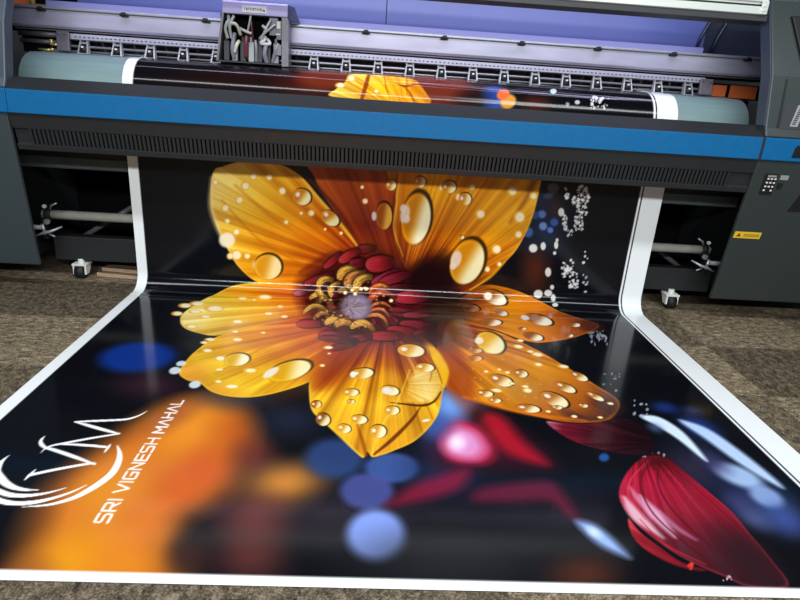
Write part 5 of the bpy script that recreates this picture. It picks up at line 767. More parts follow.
('P',[[-0.192,2.502],[-0.183,2.525],[-0.157,2.546],[-0.107,2.557],[-0.056,2.556],[-0.019,2.544],[-0.012,2.497],[-0.042,2.473],[-0.091,2.454],[-0.142,2.448],[-0.173,2.461],[-0.188,2.479]],[-0.183,2.492],[-0.015,2.52],[(0,(174,54,63)),(0.12,(162,34,43)),(0.5,(134,23,31)),(1,(60,10,13))],0.5,9,None,0.01,0.004,94,1),
('P',[[-0.188,2.519],[-0.186,2.525],[-0.172,2.532],[-0.147,2.537],[-0.122,2.539],[-0.104,2.537],[-0.102,2.525],[-0.118,2.517],[-0.143,2.51],[-0.168,2.507],[-0.183,2.509],[-0.187,2.513]],[-0.188,2.519],[-0.102,2.525],[(0,(174,54,63)),(1,(174,54,63))],0,8,None,0.01,0.006,1,0.4),
('P',[[-0.153,2.378],[-0.146,2.4],[-0.124,2.427],[-0.075,2.457],[-0.022,2.479],[0.017,2.486],[0.034,2.455],[0.007,2.423],[-0.039,2.388],[-0.089,2.361],[-0.124,2.357],[-0.145,2.363]],[-0.153,2.378],[0.034,2.455],[(0,(31,6,10)),(1,(31,6,10))],0,8,None,0.01,0.006,1,0.9),
('P',[[-0.15,2.377],[-0.144,2.395],[-0.12,2.42],[-0.071,2.449],[-0.019,2.472],[0.019,2.482],[0.032,2.458],[0.004,2.43],[-0.043,2.396],[-0.093,2.369],[-0.126,2.362],[-0.144,2.366]],[-0.14,2.375],[0.025,2.47],[(0,(166,57,73)),(0.12,(152,36,54)),(0.5,(126,25,40)),(1,(56,11,18))],0.5,9,None,0.01,0.004,27,1),
('P',[[-0.148,2.389],[-0.146,2.394],[-0.133,2.404],[-0.109,2.419],[-0.083,2.432],[-0.065,2.439],[-0.062,2.432],[-0.077,2.42],[-0.101,2.405],[-0.127,2.391],[-0.142,2.385],[-0.147,2.386]],[-0.148,2.389],[-0.062,2.432],[(0,(166,57,73)),(1,(166,57,73))],0,8,None,0.01,0.006,1,0.4),
('P',[[-0.109,2.382],[-0.099,2.404],[-0.072,2.429],[-0.018,2.454],[0.041,2.469],[0.083,2.471],[0.097,2.436],[0.065,2.408],[0.012,2.377],[-0.045,2.357],[-0.081,2.356],[-0.102,2.365]],[-0.109,2.382],[0.097,2.436],[(0,(29,5,8)),(1,(29,5,8))],0,8,None,0.01,0.006,1,0.9),
('P',[[-0.106,2.381],[-0.097,2.398],[-0.069,2.421],[-0.014,2.445],[0.044,2.462],[0.084,2.467],[0.095,2.44],[0.062,2.415],[0.009,2.386],[-0.048,2.365],[-0.083,2.362],[-0.101,2.368]],[-0.096,2.377],[0.09,2.454],[(0,(156,52,65)),(0.12,(142,32,45)),(0.5,(117,21,33)),(1,(52,9,14))],0.5,9,None,0.01,0.004,62,1),
('P',[[-0.103,2.393],[-0.1,2.398],[-0.085,2.407],[-0.058,2.418],[-0.029,2.428],[-0.01,2.433],[-0.007,2.426],[-0.024,2.416],[-0.052,2.403],[-0.08,2.392],[-0.096,2.388],[-0.101,2.39]],[-0.103,2.393],[-0.007,2.426],[(0,(156,52,65)),(1,(156,52,65))],0,8,None,0.01,0.006,1,0.4),
('P',[[-0.008,2.3],[0.008,2.324],[0.043,2.345],[0.106,2.351],[0.169,2.344],[0.212,2.328],[0.213,2.274],[0.171,2.243],[0.107,2.214],[0.045,2.211],[0.01,2.243],[-0.007,2.273]],[-0.008,2.3],[0.213,2.274],[(0,(34,7,10)),(1,(34,7,10))],0,8,None,0.01,0.006,1,0.9),
('P',[[-0.005,2.298],[0.008,2.316],[0.043,2.333],[0.106,2.339],[0.17,2.334],[0.213,2.322],[0.213,2.281],[0.171,2.258],[0.108,2.24],[0.046,2.237],[0.01,2.255],[-0.005,2.276]],[0.003,2.288],[0.213,2.302],[(0,(179,60,73)),(0.12,(166,40,54)),(0.5,(138,28,40)),(1,(62,12,18))],0.5,9,None,0.01,0.004,40,1),
('P',[[0.001,2.312],[0.005,2.317],[0.023,2.322],[0.054,2.324],[0.086,2.324],[0.107,2.322],[0.108,2.311],[0.087,2.306],[0.055,2.302],[0.024,2.3],[0.006,2.303],[0.001,2.307]],[0.001,2.312],[0.108,2.311],[(0,(179,60,73)),(1,(179,60,73))],0,8,None,0.01,0.006,1,0.4),
('P',[[-0.036,2.137],[-0.024,2.162],[-0.0,2.184],[0.041,2.188],[0.081,2.177],[0.107,2.156],[0.103,2.1],[0.075,2.078],[0.035,2.065],[-0.005,2.067],[-0.027,2.086],[-0.037,2.11]],[-0.036,2.137],[0.103,2.1],[(0,(30,5,7)),(1,(30,5,7))],0,8,None,0.01,0.006,1,0.9),
('P',[[-0.035,2.134],[-0.025,2.153],[-0.001,2.17],[0.04,2.174],[0.08,2.165],[0.107,2.149],[0.104,2.107],[0.076,2.089],[0.035,2.079],[-0.004,2.08],[-0.026,2.095],[-0.035,2.113]],[-0.03,2.124],[0.105,2.128],[(0,(161,51,62)),(0.12,(148,31,42)),(0.5,(122,20,30)),(1,(54,9,13))],0.5,9,None,0.01,0.004,15,1),
('P',[[-0.03,2.149],[-0.027,2.154],[-0.015,2.159],[0.005,2.16],[0.026,2.158],[0.039,2.154],[0.039,2.143],[0.025,2.138],[0.004,2.135],[-0.016,2.135],[-0.027,2.139],[-0.03,2.144]],[-0.03,2.149],[0.039,2.143],[(0,(161,51,62)),(1,(161,51,62))],0,8,None,0.01,0.006,1,0.4),
('P',[[0.044,2.055],[0.059,2.085],[0.092,2.114],[0.148,2.129],[0.203,2.127],[0.238,2.11],[0.234,2.048],[0.195,2.017],[0.14,1.993],[0.087,1.986],[0.057,2.002],[0.043,2.025]],[0.044,2.055],[0.234,2.048],[(0,(27,5,7)),(1,(27,5,7))],0,8,None,0.01,0.006,1,0.9),
('P',[[0.046,2.052],[0.059,2.076],[0.091,2.099],[0.147,2.113],[0.202,2.114],[0.238,2.102],[0.234,2.055],[0.196,2.029],[0.141,2.009],[0.087,2.001],[0.057,2.011],[0.045,2.029]],[0.053,2.042],[0.236,2.078],[(0,(147,52,62)),(0.12,(133,32,42)),(0.5,(109,21,30)),(1,(49,9,13))],0.5,9,None,0.01,0.004,85,1),
('P',[[0.053,2.07],[0.056,2.076],[0.072,2.084],[0.1,2.09],[0.127,2.093],[0.146,2.092],[0.145,2.079],[0.126,2.071],[0.099,2.063],[0.071,2.058],[0.056,2.059],[0.052,2.064]],[0.053,2.07],[0.145,2.079],[(0,(147,52,62)),(1,(147,52,62))],0,8,None,0.01,0.006,1,0.4),
('P',[[0.022,1.928],[0.039,1.96],[0.074,1.985],[0.133,1.983],[0.189,1.96],[0.224,1.927],[0.215,1.853],[0.175,1.829],[0.118,1.819],[0.062,1.829],[0.032,1.858],[0.019,1.892]],[0.022,1.928],[0.215,1.853],[(0,(29,5,7)),(1,(29,5,7))],0,8,None,0.01,0.006,1,0.9),
('P',[[0.024,1.923],[0.039,1.948],[0.073,1.966],[0.131,1.963],[0.187,1.944],[0.223,1.918],[0.216,1.862],[0.176,1.844],[0.119,1.837],[0.064,1.846],[0.033,1.869],[0.022,1.896]],[0.03,1.909],[0.22,1.89],[(0,(156,51,62)),(0.12,(142,31,42)),(0.5,(117,20,30)),(1,(52,9,13))],0.5,9,None,0.01,0.004,70,1),
('P',[[0.032,1.943],[0.036,1.949],[0.053,1.953],[0.081,1.951],[0.11,1.945],[0.129,1.937],[0.127,1.922],[0.108,1.918],[0.079,1.918],[0.05,1.922],[0.034,1.929],[0.031,1.936]],[0.032,1.943],[0.127,1.922],[(0,(156,51,62)),(1,(156,51,62))],0,8,None,0.01,0.006,1,0.4),
('P',[[-0.054,1.83],[-0.039,1.861],[-0.007,1.885],[0.046,1.884],[0.098,1.864],[0.131,1.833],[0.124,1.764],[0.088,1.74],[0.035,1.729],[-0.015,1.737],[-0.043,1.764],[-0.056,1.796]],[-0.054,1.83],[0.124,1.764],[(0,(33,5,7)),(1,(33,5,7))],0,8,None,0.01,0.006,1,0.9),
('P',[[-0.052,1.826],[-0.039,1.849],[-0.008,1.867],[0.045,1.866],[0.097,1.849],[0.13,1.825],[0.125,1.771],[0.089,1.754],[0.037,1.746],[-0.014,1.753],[-0.043,1.775],[-0.054,1.799]],[-0.046,1.812],[0.127,1.798],[(0,(172,54,62)),(0.12,(159,34,42)),(0.5,(132,23,30)),(1,(59,10,13))],0.5,9,None,0.01,0.004,5,1),
('P',[[-0.046,1.845],[-0.042,1.851],[-0.027,1.855],[-0.0,1.853],[0.026,1.848],[0.043,1.841],[0.042,1.827],[0.024,1.823],[-0.002,1.822],[-0.028,1.825],[-0.043,1.831],[-0.046,1.838]],[-0.046,1.845],[0.042,1.827],[(0,(172,54,62)),(1,(172,54,62))],0,8,None,0.01,0.006,1,0.4),
('P',[[-0.15,1.729],[-0.135,1.764],[-0.104,1.795],[-0.049,1.806],[0.006,1.795],[0.042,1.77],[0.039,1.697],[0.002,1.665],[-0.051,1.644],[-0.104,1.642],[-0.134,1.664],[-0.149,1.694]],[-0.15,1.729],[0.039,1.697],[(0,(33,5,7)),(1,(33,5,7))],0,8,None,0.01,0.006,1,0.9),
('P',[[-0.147,1.726],[-0.135,1.752],[-0.104,1.777],[-0.049,1.786],[0.006,1.78],[0.042,1.761],[0.04,1.705],[0.003,1.68],[-0.051,1.662],[-0.104,1.659],[-0.134,1.675],[-0.147,1.698]],[-0.14,1.713],[0.041,1.733],[(0,(174,54,63)),(0.12,(162,34,43)),(0.5,(134,23,31)),(1,(60,10,13))],0.5,9,None,0.01,0.004,17,1),
('P',[[-0.141,1.746],[-0.138,1.753],[-0.122,1.76],[-0.095,1.764],[-0.068,1.764],[-0.05,1.76],[-0.05,1.746],[-0.068,1.738],[-0.095,1.731],[-0.122,1.729],[-0.138,1.733],[-0.141,1.739]],[-0.141,1.746],[-0.05,1.746],[(0,(174,54,63)),(1,(174,54,63))],0,8,None,0.01,0.006,1,0.4),
('P',[[-0.275,1.656],[-0.267,1.687],[-0.247,1.72],[-0.208,1.744],[-0.166,1.752],[-0.137,1.743],[-0.132,1.684],[-0.157,1.649],[-0.195,1.617],[-0.234,1.6],[-0.258,1.609],[-0.272,1.629]],[-0.275,1.656],[-0.132,1.684],[(0,(30,5,7)),(1,(30,5,7))],0,8,None,0.01,0.006,1,0.9),
('P',[[-0.273,1.654],[-0.266,1.678],[-0.246,1.706],[-0.206,1.729],[-0.165,1.74],[-0.136,1.736],[-0.133,1.691],[-0.158,1.66],[-0.197,1.631],[-0.236,1.614],[-0.259,1.618],[-0.271,1.633]],[-0.267,1.646],[-0.135,1.713],[(0,(161,51,62)),(0.12,(148,31,42)),(0.5,(122,20,30)),(1,(54,9,13))],0.5,9,None,0.01,0.004,91,1),
('P',[[-0.27,1.672],[-0.268,1.678],[-0.258,1.688],[-0.238,1.699],[-0.218,1.706],[-0.204,1.709],[-0.203,1.697],[-0.216,1.686],[-0.235,1.673],[-0.255,1.664],[-0.267,1.662],[-0.27,1.666]],[-0.27,1.672],[-0.203,1.697],[(0,(161,51,62)),(1,(161,51,62))],0,8,None,0.01,0.006,1,0.4),
('P',[[-0.356,1.536],[-0.349,1.56],[-0.329,1.589],[-0.29,1.614],[-0.249,1.628],[-0.22,1.627],[-0.215,1.584],[-0.239,1.552],[-0.277,1.521],[-0.316,1.501],[-0.34,1.504],[-0.353,1.516]],[-0.356,1.536],[-0.215,1.584],[(0,(23,3,5)),(1,(23,3,5))],0,8,None,0.01,0.006,1,0.9),
('P',[[-0.354,1.534],[-0.347,1.554],[-0.327,1.578],[-0.288,1.603],[-0.248,1.619],[-0.219,1.622],[-0.215,1.589],[-0.24,1.561],[-0.279,1.531],[-0.317,1.511],[-0.341,1.51],[-0.352,1.519]],[-0.348,1.529],[-0.217,1.605],[(0,(129,44,52)),(0.12,(113,22,32)),(0.5,(92,13,21)),(1,(41,5,9))],0.5,9,None,0.01,0.004,6,1),
('P',[[-0.351,1.548],[-0.349,1.553],[-0.339,1.563],[-0.32,1.574],[-0.3,1.584],[-0.286,1.588],[-0.285,1.58],[-0.298,1.569],[-0.317,1.556],[-0.336,1.545],[-0.348,1.542],[-0.351,1.544]],[-0.351,1.548],[-0.285,1.58],[(0,(129,44,52)),(1,(129,44,52))],0,8,None,0.01,0.006,1,0.4),
('P',[[-0.559,1.847],[-0.551,1.878],[-0.527,1.907],[-0.481,1.918],[-0.432,1.911],[-0.399,1.89],[-0.393,1.825],[-0.421,1.796],[-0.465,1.775],[-0.511,1.772],[-0.539,1.791],[-0.555,1.816]],[-0.559,1.847],[-0.393,1.825],[(0,(34,8,8)),(1,(34,8,8))],0,8,None,0.01,0.006,1,0.9),
('P',[[-0.557,1.844],[-0.549,1.868],[-0.525,1.891],[-0.479,1.901],[-0.431,1.897],[-0.398,1.882],[-0.393,1.833],[-0.422,1.809],[-0.467,1.791],[-0.513,1.787],[-0.54,1.8],[-0.554,1.82]],[-0.549,1.833],[-0.396,1.857],[(0,(179,65,65)),(0.12,(166,45,45)),(0.5,(138,33,33)),(1,(62,14,14))],0.5,9,None,0.01,0.004,40,1),
('P',[[-0.554,1.862],[-0.552,1.869],[-0.539,1.876],[-0.516,1.88],[-0.493,1.881],[-0.477,1.878],[-0.475,1.865],[-0.49,1.858],[-0.513,1.851],[-0.536,1.848],[-0.549,1.851],[-0.553,1.856]],[-0.554,1.862],[-0.475,1.865],[(0,(179,65,65)),(1,(179,65,65))],0,8,None,0.01,0.006,1,0.4),
('P',[[-0.424,1.717],[-0.413,1.742],[-0.389,1.763],[-0.343,1.765],[-0.296,1.75],[-0.265,1.727],[-0.263,1.671],[-0.293,1.651],[-0.337,1.64],[-0.381,1.644],[-0.408,1.665],[-0.422,1.69]],[-0.424,1.717],[-0.263,1.671],[(0,(30,5,7)),(1,(30,5,7))],0,8,None,0.01,0.006,1,0.9),
('P',[[-0.422,1.714],[-0.413,1.733],[-0.388,1.749],[-0.342,1.75],[-0.296,1.739],[-0.265,1.721],[-0.263,1.677],[-0.293,1.662],[-0.337,1.654],[-0.382,1.657],[-0.408,1.674],[-0.42,1.693]],[-0.415,1.703],[-0.264,1.699],[(0,(161,51,62)),(0.12,(148,31,42)),(0.5,(122,20,30)),(1,(54,9,13))],0.5,9,None,0.01,0.004,53,1),
('P',[[-0.418,1.729],[-0.415,1.734],[-0.402,1.738],[-0.379,1.738],[-0.356,1.735],[-0.341,1.73],[-0.34,1.719],[-0.355,1.715],[-0.378,1.713],[-0.401,1.714],[-0.414,1.719],[-0.417,1.724]],[-0.418,1.729],[-0.34,1.719],[(0,(161,51,62)),(1,(161,51,62))],0,8,None,0.01,0.006,1,0.4),
('P',[[-0.422,1.667],[-0.406,1.685],[-0.373,1.699],[-0.311,1.698],[-0.249,1.685],[-0.208,1.666],[-0.208,1.623],[-0.248,1.61],[-0.308,1.604],[-0.368,1.61],[-0.403,1.627],[-0.42,1.646]],[-0.422,1.667],[-0.208,1.623],[(0,(23,3,5)),(1,(23,3,5))],0,8,None,0.01,0.006,1,0.9),
('P',[[-0.419,1.665],[-0.406,1.678],[-0.372,1.689],[-0.311,1.687],[-0.249,1.676],[-0.208,1.661],[-0.208,1.628],[-0.248,1.618],[-0.308,1.614],[-0.368,1.62],[-0.403,1.633],[-0.418,1.649]],[-0.411,1.656],[-0.208,1.644],[(0,(129,44,52)),(0.12,(113,22,32)),(0.5,(92,13,21)),(1,(41,5,9))],0.5,9,None,0.01,0.004,53,1),
('P',[[-0.413,1.676],[-0.409,1.679],[-0.392,1.682],[-0.361,1.68],[-0.331,1.677],[-0.31,1.672],[-0.31,1.663],[-0.33,1.661],[-0.36,1.661],[-0.391,1.663],[-0.408,1.668],[-0.413,1.672]],[-0.413,1.676],[-0.31,1.663],[(0,(129,44,52)),(1,(129,44,52))],0,8,None,0.01,0.006,1,0.4),
('P',[[-0.635,2.281],[-0.631,2.292],[-0.621,2.302],[-0.599,2.308],[-0.576,2.308],[-0.559,2.303],[-0.555,2.282],[-0.568,2.269],[-0.588,2.258],[-0.61,2.254],[-0.625,2.26],[-0.633,2.27]],[-0.635,2.281],[-0.555,2.282],[(0,(39,18,23)),(1,(39,18,23))],0,8,None,0.01,0.006,1,0.9),
('P',[[-0.634,2.28],[-0.631,2.289],[-0.62,2.297],[-0.598,2.303],[-0.575,2.304],[-0.559,2.301],[-0.555,2.284],[-0.569,2.274],[-0.59,2.265],[-0.612,2.26],[-0.625,2.264],[-0.632,2.271]],[-0.63,2.276],[-0.557,2.293],[(0,(197,107,125)),(0.12,(190,94,113)),(0.5,(159,75,92)),(1,(71,33,41))],0.5,9,None,0.01,0.004,20,1),
('P',[[-0.633,2.287],[-0.632,2.289],[-0.626,2.292],[-0.615,2.294],[-0.604,2.296],[-0.596,2.296],[-0.595,2.291],[-0.602,2.288],[-0.613,2.285],[-0.624,2.283],[-0.631,2.283],[-0.633,2.285]],[-0.633,2.287],[-0.595,2.291],[(0,(197,107,125)),(1,(197,107,125))],0,8,None,0.01,0.006,1,0.4),
('P',[[-0.065,2.34],[-0.055,2.356],[-0.032,2.372],[0.013,2.384],[0.059,2.388],[0.092,2.383],[0.099,2.353],[0.071,2.335],[0.027,2.318],[-0.019,2.31],[-0.047,2.315],[-0.062,2.326]],[-0.065,2.34],[0.099,2.353],[(0,(19,3,5)),(1,(19,3,5))],0,8,None,0.01,0.006,1,0.9),
('P',[[-0.063,2.339],[-0.054,2.351],[-0.03,2.365],[0.015,2.376],[0.061,2.381],[0.093,2.379],[0.098,2.356],[0.07,2.341],[0.025,2.326],[-0.02,2.317],[-0.048,2.32],[-0.06,2.328]],[-0.055,2.335],[0.096,2.368],[(0,(115,46,51)),(0.12,(98,25,31)),(0.5,(79,15,20)),(1,(35,6,9))],0.5,9,None,0.01,0.004,92,1),
('P',[[-0.059,2.348],[-0.057,2.351],[-0.044,2.356],[-0.022,2.361],[0.001,2.365],[0.017,2.366],[0.018,2.36],[0.003,2.354],[-0.019,2.348],[-0.042,2.344],[-0.055,2.343],[-0.059,2.345]],[-0.059,2.348],[0.018,2.36],[(0,(115,46,51)),(1,(115,46,51))],0,8,None,0.01,0.006,1,0.4),
('P',[[0.092,1.776],[0.098,1.8],[0.113,1.83],[0.142,1.862],[0.173,1.883],[0.194,1.888],[0.196,1.85],[0.178,1.816],[0.149,1.779],[0.12,1.753],[0.103,1.75],[0.094,1.759]],[0.092,1.776],[0.196,1.85],[(0,(23,3,5)),(1,(23,3,5))],0,8,None,0.01,0.006,1,0.9),
('P',[[0.093,1.775],[0.099,1.794],[0.114,1.821],[0.143,1.852],[0.173,1.875],[0.194,1.884],[0.196,1.854],[0.177,1.824],[0.148,1.789],[0.12,1.762],[0.103,1.756],[0.095,1.762]],[0.098,1.772],[0.195,1.869],[(0,(129,44,52)),(0.12,(113,22,32)),(0.5,(92,13,21)),(1,(41,5,9))],0.5,9,None,0.01,0.004,38,1),
('P',[[0.096,1.789],[0.097,1.794],[0.105,1.804],[0.12,1.819],[0.134,1.832],[0.144,1.839],[0.145,1.832],[0.135,1.819],[0.121,1.803],[0.107,1.789],[0.098,1.784],[0.096,1.785]],[0.096,1.789],[0.145,1.832],[(0,(129,44,52)),(1,(129,44,52))],0,8,None,0.01,0.006,1,0.4),
('P',[[-0.389,2.396],[-0.417,2.411],[-0.448,2.413],[-0.479,2.4],[-0.499,2.372],[-0.498,2.337],[-0.471,2.327],[-0.451,2.345],[-0.442,2.354],[-0.436,2.361],[-0.422,2.366],[-0.396,2.367]],[-0.393,2.382],[-0.485,2.332],[(0,(58,42,15)),(1,(58,42,15))],0,8,None,0.01,0.006,1,0.9),
('P',[[-0.39,2.393],[-0.417,2.405],[-0.447,2.406],[-0.474,2.394],[-0.493,2.368],[-0.495,2.336],[-0.475,2.328],[-0.457,2.349],[-0.447,2.36],[-0.437,2.368],[-0.421,2.372],[-0.395,2.371]],[-0.393,2.382],[-0.485,2.332],[(0,(98,70,26)),(0.6,(196,140,52)),(1,(245,181,79))],0.5,20,None,0.01,0.004,1,1),
('P',[[-0.42,2.399],[-0.444,2.401],[-0.465,2.39],[-0.477,2.368],[-0.473,2.365],[-0.457,2.379],[-0.441,2.388],[-0.419,2.394]],[-0.42,2.397],[-0.475,2.366],[(0,(255,194,88)),(1,(255,194,88))],0,8,None,0.01,0.004,1,0.7),
('P',[[-0.247,2.473],[-0.281,2.488],[-0.317,2.488],[-0.352,2.471],[-0.373,2.437],[-0.371,2.396],[-0.339,2.385],[-0.316,2.408],[-0.306,2.419],[-0.299,2.428],[-0.284,2.435],[-0.254,2.438]],[-0.251,2.455],[-0.355,2.39],[(0,(58,42,15)),(1,(58,42,15))],0,8,None,0.01,0.006,1,0.9),
('P',[[-0.248,2.468],[-0.281,2.481],[-0.315,2.48],[-0.346,2.464],[-0.366,2.434],[-0.367,2.394],[-0.343,2.386],[-0.323,2.412],[-0.312,2.426],[-0.301,2.436],[-0.283,2.442],[-0.253,2.442]],[-0.251,2.455],[-0.355,2.39],[(0,(98,70,26)),(0.6,(196,140,52)),(1,(245,181,79))],0.5,20,None,0.01,0.004,1,1),
('P',[[-0.283,2.474],[-0.311,2.475],[-0.334,2.46],[-0.347,2.434],[-0.343,2.43],[-0.324,2.449],[-0.306,2.46],[-0.282,2.468]],[-0.282,2.471],[-0.345,2.432],[(0,(255,194,88)),(1,(255,194,88))],0,8,None,0.01,0.004,1,0.7),
('P',[[-0.201,2.456],[-0.244,2.461],[-0.285,2.449],[-0.318,2.418],[-0.332,2.374],[-0.319,2.329],[-0.285,2.328],[-0.269,2.362],[-0.26,2.381],[-0.252,2.395],[-0.233,2.409],[-0.198,2.421]],[-0.2,2.438],[-0.302,2.329],[(0,(54,33,15)),(1,(54,33,15))],0,8,None,0.01,0.006,1,0.9),
('P',[[-0.201,2.451],[-0.243,2.454],[-0.281,2.442],[-0.31,2.414],[-0.324,2.373],[-0.315,2.329],[-0.29,2.328],[-0.277,2.364],[-0.268,2.386],[-0.256,2.402],[-0.235,2.416],[-0.199,2.425]],[-0.2,2.438],[-0.302,2.329],[(0,(90,55,25)),(0.6,(180,110,50)),(1,(226,146,77))],0.5,20,None,0.01,0.004,1,1),
('P',[[-0.24,2.447],[-0.273,2.438],[-0.296,2.413],[-0.304,2.379],[-0.298,2.376],[-0.283,2.405],[-0.265,2.425],[-0.238,2.441]],[-0.239,2.444],[-0.301,2.378],[(0,(242,158,86)),(1,(242,158,86))],0,8,None,0.01,0.004,1,0.7),
('P',[[-0.149,2.433],[-0.189,2.44],[-0.228,2.431],[-0.26,2.403],[-0.275,2.362],[-0.263,2.32],[-0.227,2.317],[-0.209,2.347],[-0.201,2.362],[-0.195,2.373],[-0.179,2.385],[-0.147,2.396]],[-0.148,2.415],[-0.245,2.319],[(0,(58,42,15)),(1,(58,42,15))],0,8,None,0.01,0.006,1,0.9),
('P',[[-0.149,2.428],[-0.187,2.433],[-0.224,2.423],[-0.253,2.398],[-0.267,2.36],[-0.258,2.32],[-0.232,2.317],[-0.217,2.349],[-0.209,2.367],[-0.199,2.381],[-0.18,2.392],[-0.148,2.401]],[-0.148,2.415],[-0.245,2.319],[(0,(98,70,26)),(0.6,(196,140,52)),(1,(245,181,79))],0.5,20,None,0.01,0.004,1,1),
('P',[[-0.185,2.426],[-0.216,2.419],[-0.238,2.397],[-0.245,2.365],[-0.239,2.363],[-0.225,2.388],[-0.208,2.405],[-0.183,2.42]],[-0.184,2.423],[-0.242,2.364],[(0,(255,194,88)),(1,(255,194,88))],0,8,None,0.01,0.004,1,0.7),
('P',[[-0.351,2.376],[-0.381,2.373],[-0.407,2.359],[-0.424,2.335],[-0.427,2.304],[-0.411,2.273],[-0.388,2.277],[-0.382,2.306],[-0.379,2.319],[-0.376,2.329],[-0.366,2.34],[-0.345,2.353]],[-0.348,2.365],[-0.399,2.275],[(0,(58,42,15)),(1,(58,42,15))],0,8,None,0.01,0.006,1,0.9),
('P',[[-0.35,2.373],[-0.379,2.369],[-0.403,2.356],[-0.418,2.333],[-0.421,2.304],[-0.408,2.273],[-0.391,2.277],[-0.388,2.305],[-0.385,2.321],[-0.38,2.333],[-0.368,2.345],[-0.346,2.356]],[-0.348,2.365],[-0.399,2.275],[(0,(98,70,26)),(0.6,(196,140,52)),(1,(245,181,79))],0.5,20,None,0.01,0.004,1,1),
('P',[[-0.375,2.365],[-0.395,2.354],[-0.407,2.336],[-0.407,2.312],[-0.403,2.311],[-0.397,2.332],[-0.388,2.347],[-0.373,2.361]],[-0.374,2.363],[-0.405,2.312],[(0,(255,194,88)),(1,(255,194,88))],0,8,None,0.01,0.004,1,0.7),
('P',[[-0.408,2.245],[-0.429,2.281],[-0.456,2.3],[-0.487,2.305],[-0.516,2.291],[-0.535,2.257],[-0.52,2.231],[-0.495,2.248],[-0.478,2.256],[-0.464,2.257],[-0.446,2.248],[-0.421,2.217]],[-0.415,2.233],[-0.527,2.245],[(0,(58,42,15)),(1,(58,42,15))],0,8,None,0.01,0.006,1,0.9),
('P',[[-0.41,2.242],[-0.431,2.277],[-0.457,2.295],[-0.486,2.299],[-0.513,2.286],[-0.533,2.254],[-0.522,2.235],[-0.497,2.254],[-0.48,2.263],[-0.463,2.264],[-0.444,2.253],[-0.419,2.222]],[-0.415,2.233],[-0.527,2.245],[(0,(98,70,26)),(0.6,(196,140,52)),(1,(245,181,79))],0.5,20,None,0.01,0.004,1,1),
('P',[[-0.438,2.275],[-0.46,2.292],[-0.484,2.293],[-0.507,2.28],[-0.505,2.276],[-0.483,2.283],[-0.462,2.281],[-0.439,2.271]],[-0.438,2.273],[-0.506,2.278],[(0,(255,194,88)),(1,(255,194,88))],0,8,None,0.01,0.004,1,0.7),
('P',[[-0.395,2.062],[-0.431,2.138],[-0.469,2.178],[-0.506,2.173],[-0.534,2.118],[-0.547,2.021],[-0.531,1.989],[-0.506,2.046],[-0.487,2.078],[-0.466,2.088],[-0.439,2.072],[-0.403,2.023]],[-0.399,2.042],[-0.539,2.005],[(0,(58,42,15)),(1,(58,42,15))],0,8,None,0.01,0.006,1,0.9),
('P',[[-0.396,2.057],[-0.432,2.129],[-0.469,2.166],[-0.503,2.16],[-0.53,2.108],[-0.545,2.017],[-0.533,1.993],[-0.51,2.055],[-0.489,2.09],[-0.466,2.1],[-0.438,2.081],[-0.402,2.028]],[-0.399,2.042],[-0.539,2.005],[(0,(98,70,26)),(0.6,(196,140,52)),(1,(245,181,79))],0.5,20,None,0.01,0.004,1,1),
('P',[[-0.436,2.122],[-0.469,2.157],[-0.5,2.149],[-0.523,2.098],[-0.52,2.091],[-0.495,2.127],[-0.468,2.135],[-0.436,2.114]],[-0.436,2.118],[-0.521,2.094],[(0,(255,194,88)),(1,(255,194,88))],0,8,None,0.01,0.004,1,0.7),
('P',[[-0.366,1.975],[-0.392,2.028],[-0.42,2.055],[-0.447,2.049],[-0.468,2.006],[-0.476,1.934],[-0.462,1.907],[-0.444,1.946],[-0.43,1.969],[-0.417,1.978],[-0.398,1.97],[-0.373,1.94]],[-0.369,1.957],[-0.469,1.92],[(0,(51,30,12)),(1,(51,30,12))],0,8,None,0.01,0.006,1,0.9),
('P',[[-0.367,1.97],[-0.393,2.02],[-0.42,2.045],[-0.445,2.038],[-0.465,1.998],[-0.475,1.93],[-0.464,1.91],[-0.447,1.954],[-0.433,1.979],[-0.417,1.988],[-0.398,1.978],[-0.372,1.945]],[-0.369,1.957],[-0.469,1.92],[(0,(85,50,20)),(0.6,(170,100,40)),(1,(215,135,66))],0.5,20,None,0.01,0.004,1,1),
('P',[[-0.396,2.014],[-0.42,2.037],[-0.442,2.029],[-0.458,1.99],[-0.456,1.984],[-0.438,2.011],[-0.419,2.018],[-0.396,2.006]],[-0.396,2.01],[-0.457,1.987],[(0,(230,146,74)),(1,(230,146,74))],0,8,None,0.01,0.004,1,0.7),
('P',[[-0.29,1.857],[-0.309,1.926],[-0.337,1.974],[-0.369,1.988],[-0.397,1.957],[-0.411,1.884],[-0.392,1.83],[-0.367,1.843],[-0.355,1.851],[-0.345,1.855],[-0.33,1.846],[-0.307,1.811]],[-0.299,1.834],[-0.401,1.857],[(0,(58,42,15)),(1,(58,42,15))],0,8,None,0.01,0.006,1,0.9),
('P',[[-0.292,1.851],[-0.312,1.915],[-0.338,1.958],[-0.367,1.97],[-0.393,1.942],[-0.408,1.877],[-0.394,1.837],[-0.371,1.857],[-0.356,1.868],[-0.344,1.87],[-0.327,1.856],[-0.305,1.817]],[-0.299,1.834],[-0.401,1.857],[(0,(98,70,26)),(0.6,(196,140,52)),(1,(245,181,79))],0.5,20,None,0.01,0.004,1,1),
('P',[[-0.32,1.909],[-0.341,1.947],[-0.365,1.952],[-0.384,1.923],[-0.382,1.912],[-0.361,1.921],[-0.343,1.917],[-0.322,1.898]],[-0.321,1.903],[-0.383,1.917],[(0,(255,194,88)),(1,(255,194,88))],0,8,None,0.01,0.004,1,0.7),
